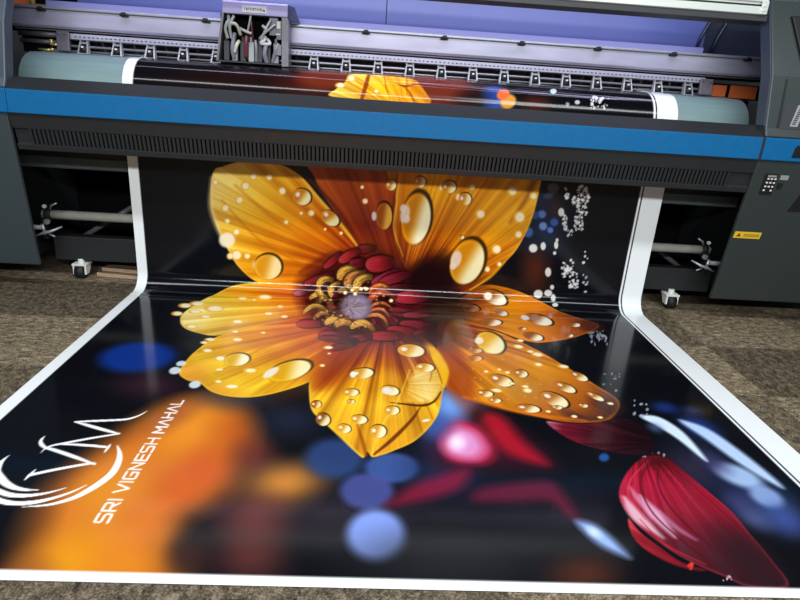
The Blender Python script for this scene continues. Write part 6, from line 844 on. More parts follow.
('P',[[-0.228,1.842],[-0.248,1.911],[-0.276,1.957],[-0.31,1.967],[-0.339,1.931],[-0.353,1.854],[-0.334,1.803],[-0.308,1.821],[-0.295,1.832],[-0.284,1.837],[-0.268,1.828],[-0.245,1.795]],[-0.236,1.818],[-0.343,1.829],[(0,(54,36,15)),(1,(54,36,15))],0,8,None,0.01,0.006,1,0.9),
('P',[[-0.23,1.836],[-0.251,1.9],[-0.277,1.941],[-0.308,1.949],[-0.335,1.917],[-0.35,1.848],[-0.336,1.81],[-0.312,1.835],[-0.297,1.849],[-0.283,1.852],[-0.266,1.839],[-0.243,1.801]],[-0.236,1.818],[-0.343,1.829],[(0,(90,60,25)),(0.6,(180,120,50)),(1,(226,158,77))],0.5,20,None,0.01,0.004,1,1),
('P',[[-0.258,1.893],[-0.28,1.929],[-0.305,1.932],[-0.325,1.899],[-0.323,1.888],[-0.302,1.901],[-0.282,1.899],[-0.26,1.882]],[-0.259,1.887],[-0.324,1.894],[(0,(242,170,86)),(1,(242,170,86))],0,8,None,0.01,0.004,1,0.7),
('P',[[-0.115,1.811],[-0.136,1.893],[-0.166,1.948],[-0.204,1.963],[-0.239,1.927],[-0.261,1.843],[-0.245,1.79],[-0.214,1.814],[-0.195,1.828],[-0.18,1.831],[-0.16,1.814],[-0.134,1.767]],[-0.124,1.789],[-0.253,1.816],[(0,(58,42,15)),(1,(58,42,15))],0,8,None,0.01,0.006,1,0.9),
('P',[[-0.117,1.805],[-0.139,1.882],[-0.168,1.932],[-0.203,1.945],[-0.236,1.912],[-0.259,1.836],[-0.247,1.797],[-0.217,1.828],[-0.196,1.845],[-0.178,1.845],[-0.157,1.824],[-0.131,1.772]],[-0.124,1.789],[-0.253,1.816],[(0,(98,70,26)),(0.6,(196,140,52)),(1,(245,181,79))],0.5,20,None,0.01,0.004,1,1),
('P',[[-0.147,1.876],[-0.172,1.921],[-0.201,1.928],[-0.228,1.893],[-0.226,1.882],[-0.199,1.897],[-0.175,1.892],[-0.149,1.865]],[-0.148,1.871],[-0.227,1.888],[(0,(255,194,88)),(1,(255,194,88))],0,8,None,0.01,0.004,1,0.7),
('P',[[-0.024,2.355],[-0.056,2.378],[-0.093,2.387],[-0.13,2.378],[-0.158,2.352],[-0.168,2.311],[-0.143,2.295],[-0.116,2.316],[-0.101,2.327],[-0.088,2.334],[-0.068,2.336],[-0.036,2.329]],[-0.03,2.342],[-0.156,2.303],[(0,(60,27,9)),(1,(60,27,9))],0,8,None,0.01,0.006,1,0.9),
('P',[[-0.026,2.352],[-0.058,2.372],[-0.092,2.38],[-0.126,2.371],[-0.153,2.347],[-0.165,2.309],[-0.146,2.297],[-0.121,2.321],[-0.105,2.334],[-0.089,2.341],[-0.067,2.341],[-0.035,2.332]],[-0.03,2.342],[-0.156,2.303],[(0,(100,45,15)),(0.6,(200,90,30)),(1,(249,123,54))],0.5,20,None,0.01,0.004,1,1),
('P',[[-0.062,2.367],[-0.091,2.375],[-0.119,2.366],[-0.139,2.344],[-0.136,2.34],[-0.113,2.355],[-0.09,2.361],[-0.063,2.362]],[-0.063,2.364],[-0.138,2.342],[(0,(255,134,62)),(1,(255,134,62))],0,8,None,0.01,0.004,1,0.7),
('P',[[0.017,2.298],[-0.022,2.331],[-0.068,2.346],[-0.116,2.34],[-0.156,2.31],[-0.177,2.251],[-0.154,2.218],[-0.118,2.264],[-0.093,2.283],[-0.07,2.291],[-0.04,2.288],[0.002,2.268]],[0.01,2.284],[-0.166,2.237],[(0,(51,18,10)),(1,(51,18,10))],0,8,None,0.01,0.006,1,0.9),
('P',[[0.015,2.294],[-0.025,2.326],[-0.069,2.339],[-0.113,2.333],[-0.151,2.304],[-0.174,2.247],[-0.157,2.224],[-0.122,2.271],[-0.096,2.291],[-0.07,2.299],[-0.037,2.294],[0.004,2.272]],[0.01,2.284],[-0.166,2.237],[(0,(85,30,17)),(0.6,(170,60,35)),(1,(215,89,60))],0.5,20,None,0.01,0.004,1,1),
('P',[[-0.031,2.321],[-0.069,2.334],[-0.107,2.327],[-0.138,2.299],[-0.136,2.295],[-0.102,2.314],[-0.07,2.321],[-0.032,2.316]],[-0.031,2.319],[-0.137,2.297],[(0,(230,98,68)),(1,(230,98,68))],0,8,None,0.01,0.004,1,0.7),
('P',[[-0.001,2.104],[-0.027,2.197],[-0.06,2.242],[-0.097,2.248],[-0.135,2.222],[-0.167,2.136],[-0.16,2.11],[-0.124,2.169],[-0.094,2.197],[-0.067,2.195],[-0.039,2.158],[-0.01,2.082]],[-0.006,2.093],[-0.164,2.123],[(0,(57,30,15)),(1,(57,30,15))],0,8,None,0.01,0.006,1,0.9),
('P',[[-0.003,2.102],[-0.028,2.192],[-0.06,2.237],[-0.097,2.243],[-0.133,2.215],[-0.166,2.132],[-0.161,2.114],[-0.125,2.176],[-0.095,2.206],[-0.066,2.203],[-0.037,2.163],[-0.009,2.085]],[-0.006,2.093],[-0.164,2.123],[(0,(95,50,25)),(0.6,(190,100,50)),(1,(238,135,77))],0.5,20,None,0.01,0.004,1,1),
('P',[[-0.032,2.189],[-0.062,2.234],[-0.096,2.238],[-0.13,2.207],[-0.129,2.202],[-0.095,2.228],[-0.064,2.224],[-0.033,2.184]],[-0.033,2.186],[-0.129,2.205],[(0,(254,146,86)),(1,(254,146,86))],0,8,None,0.01,0.004,1,0.7),
('P',[[-0.027,1.986],[-0.042,2.072],[-0.064,2.133],[-0.094,2.16],[-0.127,2.145],[-0.159,2.088],[-0.154,2.06],[-0.121,2.088],[-0.096,2.096],[-0.075,2.082],[-0.055,2.042],[-0.037,1.97]],[-0.032,1.978],[-0.157,2.074],[(0,(57,27,15)),(1,(57,27,15))],0,8,None,0.01,0.006,1,0.9),
('P',[[-0.028,1.984],[-0.043,2.068],[-0.066,2.126],[-0.094,2.151],[-0.127,2.138],[-0.158,2.084],[-0.155,2.063],[-0.122,2.095],[-0.096,2.104],[-0.074,2.089],[-0.054,2.045],[-0.036,1.972]],[-0.032,1.978],[-0.157,2.074],[(0,(95,45,25)),(0.6,(190,90,50)),(1,(238,123,77))],0.5,20,None,0.01,0.004,1,1),
('P',[[-0.048,2.067],[-0.068,2.122],[-0.095,2.143],[-0.125,2.127],[-0.124,2.122],[-0.095,2.129],[-0.071,2.11],[-0.049,2.063]],[-0.048,2.065],[-0.124,2.125],[(0,(254,134,86)),(1,(254,134,86))],0,8,None,0.01,0.004,1,0.7),
('P',[[-0.039,1.863],[-0.049,1.954],[-0.069,2.025],[-0.099,2.063],[-0.135,2.06],[-0.169,2.01],[-0.165,1.974],[-0.13,1.987],[-0.105,1.987],[-0.085,1.968],[-0.068,1.923],[-0.052,1.848]],[-0.045,1.855],[-0.167,1.992],[(0,(57,33,15)),(1,(57,33,15))],0,8,None,0.01,0.006,1,0.9),
('P',[[-0.041,1.861],[-0.052,1.95],[-0.071,2.017],[-0.1,2.053],[-0.134,2.05],[-0.169,2.006],[-0.165,1.979],[-0.131,1.997],[-0.105,1.997],[-0.083,1.975],[-0.065,1.927],[-0.05,1.85]],[-0.045,1.855],[-0.167,1.992],[(0,(95,55,25)),(0.6,(190,110,50)),(1,(238,146,77))],0.5,20,None,0.01,0.004,1,1),
('P',[[-0.057,1.951],[-0.075,2.013],[-0.102,2.044],[-0.132,2.037],[-0.133,2.03],[-0.103,2.027],[-0.079,1.999],[-0.059,1.946]],[-0.058,1.949],[-0.132,2.034],[(0,(254,158,86)),(1,(254,158,86))],0,8,None,0.01,0.004,1,0.7),
('P',[[-0.284,2.305],[-0.293,2.325],[-0.309,2.34],[-0.332,2.346],[-0.354,2.338],[-0.365,2.317],[-0.35,2.294],[-0.333,2.292],[-0.328,2.292],[-0.325,2.295],[-0.318,2.294],[-0.304,2.286]],[-0.294,2.296],[-0.358,2.306],[(0,(39,27,15)),(1,(39,27,15))],0,8,None,0.01,0.006,1,0.9),
('P',[[-0.287,2.302],[-0.296,2.321],[-0.311,2.334],[-0.331,2.339],[-0.351,2.333],[-0.363,2.314],[-0.352,2.298],[-0.336,2.299],[-0.328,2.3],[-0.323,2.301],[-0.315,2.299],[-0.301,2.289]],[-0.294,2.296],[-0.358,2.306],[(0,(65,45,25)),(0.6,(130,90,50)),(1,(169,123,77))],0.5,20,None,0.01,0.004,1,1),
('P',[[-0.304,2.319],[-0.316,2.33],[-0.331,2.332],[-0.344,2.325],[-0.343,2.321],[-0.33,2.321],[-0.32,2.319],[-0.307,2.315]],[-0.306,2.317],[-0.344,2.323],[(0,(182,134,86)),(1,(182,134,86))],0,8,None,0.01,0.004,1,0.7),
('P',[[-0.451,2.193],[-0.441,2.24],[-0.439,2.274],[-0.447,2.302],[-0.466,2.32],[-0.491,2.322],[-0.501,2.302],[-0.488,2.282],[-0.482,2.273],[-0.477,2.266],[-0.474,2.251],[-0.472,2.214]],[-0.462,2.204],[-0.496,2.312],[(0,(57,42,18)),(1,(57,42,18))],0,8,None,0.01,0.006,1,0.9),
('P',[[-0.453,2.196],[-0.445,2.241],[-0.444,2.273],[-0.451,2.298],[-0.469,2.315],[-0.493,2.32],[-0.5,2.305],[-0.486,2.288],[-0.477,2.277],[-0.472,2.267],[-0.469,2.25],[-0.47,2.211]],[-0.462,2.204],[-0.496,2.312],[(0,(95,70,30)),(0.6,(190,140,60)),(1,(238,181,89))],0.5,20,None,0.01,0.004,1,1),
('P',[[-0.456,2.254],[-0.454,2.278],[-0.461,2.298],[-0.476,2.31],[-0.479,2.307],[-0.469,2.292],[-0.463,2.277],[-0.46,2.255]],[-0.458,2.254],[-0.478,2.308],[(0,(254,194,98)),(1,(254,194,98))],0,8,None,0.01,0.004,1,0.7),
('P',[[-0.14,2.16],[-0.146,2.072],[-0.165,1.999],[-0.195,1.95],[-0.229,1.93],[-0.265,1.941],[-0.297,1.983],[-0.322,2.05],[-0.334,2.134],[-0.332,2.223],[-0.313,2.269],[-0.282,2.293],[-0.244,2.302],[-0.205,2.297],[-0.171,2.277],[-0.148,2.24]],[-0.14,2.16],[-0.334,2.134],[(0,(96,78,92)),(1,(96,78,92))],0,8,None,0.01,0.014,1,1),
('P',[[-0.152,2.141],[-0.157,2.07],[-0.172,2.011],[-0.196,1.97],[-0.224,1.954],[-0.254,1.963],[-0.28,1.997],[-0.299,2.052],[-0.309,2.121],[-0.307,2.193],[-0.292,2.245],[-0.267,2.268],[-0.236,2.277],[-0.205,2.272],[-0.178,2.254],[-0.159,2.213]],[-0.152,2.141],[-0.309,2.121],[(0,(168,152,182)),(1,(168,152,182))],0,8,None,0.01,0.03,1,0.9),
('S',[[-0.267,2.076],[-0.239,2.006]],[0.004,0.002],(70,50,70),0.75,0.002),
('S',[[-0.261,2.144],[-0.19,2.237]],[0.004,0.002],(205,195,215),0.75,0.002),
('S',[[-0.273,2.162],[-0.254,2.269]],[0.004,0.002],(90,70,95),0.75,0.002),
('S',[[-0.269,2.109],[-0.219,1.977]],[0.004,0.002],(70,50,70),0.75,0.002),
('S',[[-0.281,2.117],[-0.331,2.061]],[0.004,0.002],(205,195,215),0.75,0.002),
('S',[[-0.273,2.094],[-0.259,1.995]],[0.004,0.002],(90,70,95),0.75,0.002),
('S',[[-0.286,2.152],[-0.315,2.253]],[0.004,0.002],(70,50,70),0.75,0.002),
('S',[[-0.273,2.099],[-0.256,1.998]],[0.004,0.002],(205,195,215),0.75,0.002),
('S',[[-0.276,2.107],[-0.278,2.018]],[0.004,0.002],(90,70,95),0.75,0.002),
('S',[[-0.251,2.141],[-0.196,2.186]],[0.004,0.002],(70,50,70),0.75,0.002),
('S',[[-0.263,2.123],[-0.175,2.126]],[0.004,0.002],(205,195,215),0.75,0.002),
('S',[[-0.272,2.141],[-0.247,2.279]],[0.004,0.002],(90,70,95),0.75,0.002),
('S',[[-0.257,2.127],[-0.177,2.153]],[0.004,0.002],(70,50,70),0.75,0.002),
('S',[[-0.262,2.129],[-0.172,2.174]],[0.004,0.002],(205,195,215),0.75,0.002),
('S',[[-0.259,2.167],[-0.221,2.238]],[0.004,0.002],(90,70,95),0.75,0.002),
('S',[[-0.296,2.112],[-0.321,2.105]],[0.004,0.002],(70,50,70),0.75,0.002),
('S',[[-0.268,2.161],[-0.228,2.282]],[0.004,0.002],(205,195,215),0.75,0.002),
('S',[[-0.279,2.123],[-0.312,2.124]],[0.004,0.002],(90,70,95),0.75,0.002),
('S',[[-0.264,2.11],[-0.184,2.02]],[0.004,0.002],(70,50,70),0.75,0.002),
('S',[[-0.289,2.16],[-0.313,2.253]],[0.004,0.002],(205,195,215),0.75,0.002),
('S',[[-0.288,2.161],[-0.321,2.266]],[0.004,0.002],(90,70,95),0.75,0.002),
('S',[[-0.256,2.154],[-0.208,2.223]],[0.004,0.002],(70,50,70),0.75,0.002),
('S',[[-0.277,2.113],[-0.296,2.007]],[0.004,0.002],(205,195,215),0.75,0.002),
('S',[[-0.272,2.141],[-0.243,2.262]],[0.004,0.002],(90,70,95),0.75,0.002),
('S',[[-0.279,2.106],[-0.303,1.995]],[0.004,0.002],(70,50,70),0.75,0.002),
('S',[[-0.282,2.091],[-0.292,2.006]],[0.004,0.002],(205,195,215),0.75,0.002),
('S',[[-0.294,2.15],[-0.338,2.236]],[0.004,0.002],(90,70,95),0.75,0.002),
('S',[[-0.255,2.095],[-0.201,2.05]],[0.004,0.002],(70,50,70),0.75,0.002),
('S',[[-0.262,2.109],[-0.194,2.052]],[0.004,0.002],(205,195,215),0.75,0.002),
('S',[[-0.261,2.134],[-0.203,2.184]],[0.004,0.002],(90,70,95),0.75,0.002),
('S',[[-0.268,2.141],[-0.213,2.26]],[0.004,0.002],(70,50,70),0.75,0.002),
('S',[[-0.265,2.156],[-0.218,2.262]],[0.004,0.002],(205,195,215),0.75,0.002),
('S',[[-0.272,2.14],[-0.237,2.277]],[0.004,0.002],(90,70,95),0.75,0.002),
('S',[[-0.292,2.093],[-0.32,2.033]],[0.004,0.002],(70,50,70),0.75,0.002),
('S',[[-0.264,2.119],[-0.187,2.098]],[0.004,0.002],(205,195,215),0.75,0.002),
('S',[[-0.278,2.152],[-0.281,2.267]],[0.004,0.002],(90,70,95),0.75,0.002),
('S',[[-0.253,2.154],[-0.196,2.229]],[0.004,0.002],(70,50,70),0.75,0.002),
('S',[[-0.264,2.144],[-0.211,2.23]],[0.004,0.002],(205,195,215),0.75,0.002),
('S',[[-0.291,2.13],[-0.343,2.168]],[0.004,0.002],(90,70,95),0.75,0.002),
('S',[[-0.254,2.138],[-0.176,2.199]],[0.004,0.002],(70,50,70),0.75,0.002),
('S',[[-0.28,2.168],[-0.283,2.283]],[0.004,0.002],(205,195,215),0.75,0.002),
('S',[[-0.26,2.132],[-0.199,2.175]],[0.004,0.002],(90,70,95),0.75,0.002),
('S',[[-0.271,2.102],[-0.245,1.99]],[0.004,0.002],(70,50,70),0.75,0.002),
('S',[[-0.271,2.141],[-0.234,2.271]],[0.004,0.002],(205,195,215),0.75,0.002),
('S',[[-0.27,2.15],[-0.238,2.255]],[0.004,0.002],(90,70,95),0.75,0.002),
('S',[[-0.272,2.108],[-0.244,1.955]],[0.004,0.002],(70,50,70),0.75,0.002),
('S',[[-0.267,2.106],[-0.21,1.981]],[0.004,0.002],(205,195,215),0.75,0.002),
('S',[[-0.268,2.163],[-0.228,2.288]],[0.004,0.002],(90,70,95),0.75,0.002),
('S',[[-0.25,2.108],[-0.184,2.089]],[0.004,0.002],(70,50,70),0.75,0.002),
('S',[[-0.277,2.078],[-0.273,1.972]],[0.004,0.002],(205,195,215),0.75,0.002),
('S',[[-0.265,2.128],[-0.18,2.17]],[0.004,0.002],(90,70,95),0.75,0.002),
('S',[[-0.29,2.116],[-0.316,2.111]],[0.004,0.002],(70,50,70),0.75,0.002),
('S',[[-0.257,2.12],[-0.188,2.122]],[0.004,0.002],(205,195,215),0.75,0.002),
('S',[[-0.263,2.148],[-0.204,2.245]],[0.004,0.002],(90,70,95),0.75,0.002),
('S',[[-0.285,2.151],[-0.323,2.266]],[0.004,0.002],(70,50,70),0.75,0.002),
('S',[[-0.271,2.161],[-0.245,2.264]],[0.004,0.002],(205,195,215),0.75,0.002),
('S',[[-0.29,2.152],[-0.327,2.244]],[0.004,0.002],(90,70,95),0.75,0.002),
('S',[[-0.263,2.128],[-0.185,2.161]],[0.004,0.002],(70,50,70),0.75,0.002),
('S',[[-0.283,2.111],[-0.311,2.064]],[0.004,0.002],(205,195,215),0.75,0.002),
('S',[[-0.288,2.118],[-0.318,2.115]],[0.004,0.002],(90,70,95),0.75,0.002),
('B',[-0.11,2.286,0.0054,0.0003,0.0002,-0.006],(222,176,96),0.75,0.6),
('B',[-0.437,2.029,0.0064,0.0008,0.0011,-0.0125],(232,200,130),0.75,0.6),
('B',[-0.286,1.936,0.0098,0.0012,0.0006,-0.0115],(92,48,20),0.75,0.6),
('B',[-0.171,2.38,0.0101,0.0005,0.0002,-0.0048],(150,90,36),0.75,0.6),
('B',[-0.322,1.993,0.0049,0.0006,0.0007,-0.0113],(222,176,96),0.75,0.6),
('B',[-0.071,2.129,0.0095,0.0013,-0.0001,-0.0149],(232,200,130),0.75,0.6),
('B',[-0.457,2.339,0.0057,0.0003,0.0003,-0.0056],(92,48,20),0.75,0.6),
('B',[-0.323,1.895,0.0062,0.0008,0.0009,-0.0137],(150,90,36),0.75,0.6),
('B',[-0.249,2.347,0.009,0.0004,0.0003,-0.0062],(222,176,96),0.75,0.6),
('B',[-0.452,2.252,0.0074,0.0005,0.0007,-0.0078],(232,200,130),0.75,0.6),
('B',[-0.257,1.97,0.0051,0.0006,0.0007,-0.0158],(92,48,20),0.75,0.6),
('B',[-0.204,1.9,0.0053,0.0006,0.0003,-0.0092],(150,90,36),0.75,0.6),
('B',[-0.278,2.352,0.0112,0.0006,0.0002,-0.005],(222,176,96),0.75,0.6),
('B',[-0.385,1.91,0.0065,0.0008,0.0013,-0.0159],(232,200,130),0.75,0.6),
('B',[-0.118,2.327,0.0068,0.0003,0.0002,-0.0039],(92,48,20),0.75,0.6),
('B',[-0.415,2.191,0.0093,0.0013,0.0012,-0.0152],(150,90,36),0.75,0.6),
('B',[-0.422,2.331,0.0077,0.0004,0.0004,-0.0062],(222,176,96),0.75,0.6),
('B',[-0.093,2.313,0.0107,0.0005,0.0002,-0.0048],(232,200,130),0.75,0.6),
('B',[-0.277,1.98,0.01,0.0013,0.0007,-0.0153],(92,48,20),0.75,0.6),
('B',[-0.398,1.955,0.0098,0.0012,0.0014,-0.0173],(150,90,36),0.75,0.6),
('B',[-0.301,1.931,0.0063,0.0008,0.0008,-0.0143],(222,176,96),0.75,0.6),
('B',[-0.171,2.335,0.0089,0.0004,0.0003,-0.0058],(232,200,130),0.75,0.6),
('B',[-0.086,2.241,0.005,0.0004,0.0001,-0.0068],(92,48,20),0.75,0.6),
('B',[-0.464,2.255,0.0085,0.0006,0.001,-0.0104],(150,90,36),0.75,0.6),
('B',[-0.372,1.955,0.0099,0.0012,0.0009,-0.0126],(222,176,96),0.75,0.6),
('B',[-0.173,1.841,0.0079,0.0009,0.0004,-0.0171],(232,200,130),0.75,0.6),
('B',[-0.31,2.387,0.0088,0.0005,0.0001,-0.0045],(92,48,20),0.75,0.6),
('B',[-0.232,2.36,0.0051,0.0003,0.0003,-0.0068],(150,90,36),0.75,0.6),
('B',[-0.301,1.891,0.0083,0.001,0.0009,-0.0157],(222,176,96),0.75,0.6),
('B',[-0.095,2.218,0.0063,0.0007,0.0,-0.0123],(232,200,130),0.75,0.6),
('B',[-0.481,2.237,0.011,0.0009,0.0011,-0.0107],(92,48,20),0.75,0.6),
('B',[-0.236,2.325,0.0078,0.0004,0.0002,-0.0043],(150,90,36),0.75,0.6),
('B',[-0.418,1.908,0.0066,0.0008,0.001,-0.011],(222,176,96),0.75,0.6),
('B',[-0.069,2.294,0.0093,0.0005,0.0002,-0.0059],(232,200,130),0.75,0.6),
('B',[-0.195,2.343,0.0085,0.0004,0.0003,-0.006],(92,48,20),0.75,0.6),
('B',[-0.287,1.954,0.0089,0.0011,0.0007,-0.0136],(150,90,36),0.75,0.6),
('B',[-0.295,2.379,0.0055,0.0003,0.0002,-0.0051],(222,176,96),0.75,0.6),
('B',[-0.297,2.353,0.01,0.0005,0.0003,-0.007],(232,200,130),0.75,0.6),
('B',[-0.17,2.316,0.0112,0.0006,0.0003,-0.0074],(92,48,20),0.75,0.6),
('B',[-0.275,1.917,0.0048,0.0006,0.0007,-0.0143],(150,90,36),0.75,0.6),
('B',[-0.063,2.356,0.0112,0.0006,0.0002,-0.0041],(222,176,96),0.75,0.6),
('B',[-0.387,1.869,0.0086,0.001,0.0008,-0.0103],(232,200,130),0.75,0.6),
('B',[-0.46,2.271,0.0063,0.0004,0.0005,-0.0053],(92,48,20),0.75,0.6),
('B',[-0.461,1.941,0.0092,0.0011,0.0013,-0.0131],(150,90,36),0.75,0.6),
('B',[-0.135,2.289,0.0099,0.0005,0.0003,-0.0085],(222,176,96),0.75,0.6),
('B',[-0.203,1.884,0.0088,0.0011,0.0003,-0.0106],(232,200,130),0.75,0.6),
('B',[-0.421,2.271,0.0101,0.0007,0.0008,-0.0094],(92,48,20),0.75,0.6),
('B',[-0.388,2.055,0.0057,0.0007,0.0011,-0.0137],(150,90,36),0.75,0.6),
('B',[-0.393,2.285,0.0095,0.0006,0.0004,-0.0061],(222,176,96),0.75,0.6),
('B',[-0.343,1.893,0.0063,0.0008,0.0012,-0.0171],(232,200,130),0.75,0.6),
('B',[-0.131,2.342,0.0068,0.0003,0.0003,-0.0066],(92,48,20),0.75,0.6),
('B',[-0.164,1.847,0.0057,0.0007,0.0003,-0.016],(150,90,36),0.75,0.6),
('B',[-0.472,2.321,0.0081,0.0004,0.0004,-0.0058],(222,176,96),0.75,0.6),
('B',[-0.367,1.987,0.0082,0.001,0.001,-0.0136],(232,200,130),0.75,0.6),
('B',[-0.215,2.332,0.0067,0.0003,0.0003,-0.0054],(150,90,36),0.75,0.6),
('B',[-0.193,1.866,0.0069,0.0008,0.0002,-0.009],(222,176,96),0.75,0.6),
('B',[-0.236,2.346,0.0065,0.0003,0.0003,-0.0057],(232,200,130),0.75,0.6),
('B',[-0.341,1.828,0.0045,0.0005,0.001,-0.0148],(92,48,20),0.75,0.6),
('B',[-0.389,2.319,0.0097,0.0005,0.0004,-0.0071],(222,176,96),0.75,0.6),
('B',[-0.406,2.048,0.0061,0.0008,0.0015,-0.018],(232,200,130),0.75,0.6),
('B',[-0.091,2.21,0.0109,0.0015,0.0,-0.015],(92,48,20),0.75,0.6),
('B',[-0.49,2.089,0.0102,0.0013,0.0013,-0.0124],(150,90,36),0.75,0.6),
('B',[-0.259,1.971,0.0093,0.0012,0.0005,-0.0122],(222,176,96),0.75,0.6),
('B',[-0.265,2.331,0.0101,0.0005,0.0003,-0.0054],(232,200,130),0.75,0.6),
('B',[-0.235,1.872,0.0055,0.0007,0.0005,-0.0126],(92,48,20),0.75,0.6),
('B',[-0.522,2.264,0.0107,0.0007,0.0007,-0.0065],(150,90,36),0.75,0.6),
('B',[-0.453,1.954,0.0085,0.0011,0.0012,-0.0121],(222,176,96),0.75,0.6),
('B',[-0.239,2.392,0.0102,0.0005,0.0002,-0.0042],(232,200,130),0.75,0.6),
('B',[-0.523,2.23,0.0078,0.0008,0.0014,-0.0129],(150,90,36),0.75,0.6),
('B',[-0.125,2.294,0.0071,0.0004,0.0002,-0.0045],(222,176,96),0.75,0.6),
('B',[-0.245,1.868,0.0078,0.0009,0.0007,-0.0173],(232,200,130),0.75,0.6),
('B',[-0.459,1.947,0.0072,0.0009,0.0015,-0.0154],(92,48,20),0.75,0.6),
('B',[-0.207,1.815,0.0057,0.0007,0.0003,-0.0108],(150,90,36),0.75,0.6),
('B',[-0.1,2.363,0.0113,0.0006,0.0003,-0.0066],(222,176,96),0.75,0.6),
('B',[-0.4,2.236,0.0107,0.0009,0.001,-0.0127],(232,200,130),0.75,0.6),
('B',[-0.249,1.937,0.0088,0.0011,0.0005,-0.0115],(92,48,20),0.75,0.6),
('B',[-0.372,1.84,0.0066,0.0008,0.0009,-0.0113],(150,90,36),0.75,0.6),
('B',[-0.363,2.033,0.0074,0.001,0.0007,-0.0098],(222,176,96),0.75,0.6),
('B',[-0.193,2.343,0.0085,0.0004,0.0003,-0.007],(232,200,130),0.75,0.6),
('B',[-0.438,2.354,0.0108,0.0005,0.0003,-0.0059],(92,48,20),0.75,0.6),
('B',[-0.202,2.381,0.0064,0.0003,0.0002,-0.0057],(150,90,36),0.75,0.6),
('B',[-0.113,2.261,0.0084,0.0005,0.0002,-0.0065],(222,176,96),0.75,0.6),
('B',[-0.433,2.227,0.0087,0.0008,0.0012,-0.0142],(232,200,130),0.75,0.6),
('B',[-0.092,2.235,0.0107,0.001,0.0001,-0.0122],(92,48,20),0.75,0.6),
('B',[-0.099,2.353,0.0068,0.0003,0.0002,-0.005],(150,90,36),0.75,0.6),
('B',[-0.398,2.268,0.0082,0.0005,0.0006,-0.0082],(222,176,96),0.75,0.6),
('B',[-0.319,1.989,0.0097,0.0012,0.0009,-0.0144],(232,200,130),0.75,0.6),
('B',[-0.27,2.324,0.0139,0.0007,0.0007,-0.0129],(236,178,62),0.85,0.4),
('B',[-0.269,2.324,0.01,0.0005,0.0005,-0.0093],(255,244,206),0.95,0.5),
('B',[-0.214,2.333,0.0139,0.0007,0.0006,-0.0128],(236,178,62),0.85,0.4),
('B',[-0.212,2.333,0.01,0.0005,0.0005,-0.0092],(255,244,206),0.95,0.5),
('B',[-0.182,2.335,0.0139,0.0007,0.0006,-0.0127],(236,178,62),0.85,0.4),
('B',[-0.181,2.335,0.01,0.0005,0.0004,-0.0092],(255,244,206),0.95,0.5),
('B',[-0.25,2.298,0.0138,0.0007,0.0007,-0.0139],(236,178,62),0.85,0.4),
('B',[-0.248,2.298,0.01,0.0005,0.0005,-0.01],(255,244,206),0.95,0.5),
('B',[-0.022,2.257,0.0139,0.001,0.0001,-0.0181],(236,178,62),0.85,0.4),
('B',[-0.02,2.258,0.01,0.0007,0.0001,-0.013],(255,244,206),0.95,0.5),
('B',[-0.313,2.302,0.0138,0.0007,0.0008,-0.0136],(236,178,62),0.85,0.4),
('B',[-0.312,2.302,0.0099,0.0005,0.0006,-0.0098],(255,244,206),0.95,0.5),
('B',[-1.102,2.955,0.0175,0.001,-0.0008,-0.0177],(236,178,62),0.85,0.4),
('B',[-1.1,2.955,0.0126,0.0007,-0.0005,-0.0127],(255,244,206),0.95,0.5),
('B',[-0.879,3.004,0.0234,0.0014,-0.0005,-0.0235],(236,178,62),0.85,0.4),
('B',[-0.876,3.004,0.0169,0.001,-0.0004,-0.0169],(255,244,206),0.95,0.5),
('B',[-0.785,3.003,0.0205,0.0012,-0.0002,-0.0206],(236,178,62),0.85,0.4),
('B',[-0.783,3.003,0.0148,0.0009,-0.0002,-0.0148],(255,244,206),0.95,0.5),
('B',[-0.927,2.942,0.0265,0.0015,-0.0007,-0.0267],(236,178,62),0.85,0.4),
('B',[-0.924,2.942,0.0191,0.0011,-0.0005,-0.0192],(255,244,206),0.95,0.5),
('B',[-0.965,2.856,0.0237,0.0014,-0.0007,-0.0241],(236,178,62),0.85,0.4),
('B',[-0.962,2.856,0.0171,0.001,-0.0005,-0.0174],(255,244,206),0.95,0.5),
('B',[-0.709,2.925,0.0237,0.0014,-0.0001,-0.0257],(236,178,62),0.85,0.4),
('B',[-0.707,2.925,0.0171,0.001,-0.0001,-0.0185],(255,244,206),0.95,0.5),
('B',[-1.05,2.803,0.0238,0.0014,-0.0009,-0.0243],(236,178,62),0.85,0.4),
('B',[-1.047,2.803,0.0171,0.001,-0.0006,-0.0175],(255,244,206),0.95,0.5),
('B',[-1.041,2.724,0.018,0.001,-0.0007,-0.0185],(236,178,62),0.85,0.4),
('B',[-1.038,2.724,0.0129,0.0007,-0.0005,-0.0133],(255,244,206),0.95,0.5),
('B',[-0.989,2.659,0.0211,0.0012,-0.0007,-0.0219],(236,178,62),0.85,0.4),
('B',[-0.986,2.659,0.0152,0.0008,-0.0005,-0.0158],(255,244,206),0.95,0.5),
('B',[-0.993,2.513,0.0367,0.002,-0.0011,-0.0354],(236,178,62),0.85,0.4),
('B',[-0.989,2.513,0.0264,0.0014,-0.0008,-0.0255],(255,244,206),0.95,0.5),
('B',[-0.926,2.51,0.0214,0.0012,-0.0005,-0.0193],(236,178,62),0.85,0.4),
('B',[-0.924,2.51,0.0154,0.0008,-0.0003,-0.0139],(255,244,206),0.95,0.5),
('B',[-1.03,2.504,0.0214,0.0012,-0.0008,-0.0225],(236,178,62),0.85,0.4),
('B',[-1.028,2.505,0.0154,0.0008,-0.0006,-0.0162],(255,244,206),0.95,0.5),
('B',[-0.536,2.802,0.0211,0.0012,0.0003,-0.0214],(236,178,62),0.85,0.4),
('B',[-0.533,2.802,0.0152,0.0009,0.0002,-0.0154],(255,244,206),0.95,0.5),
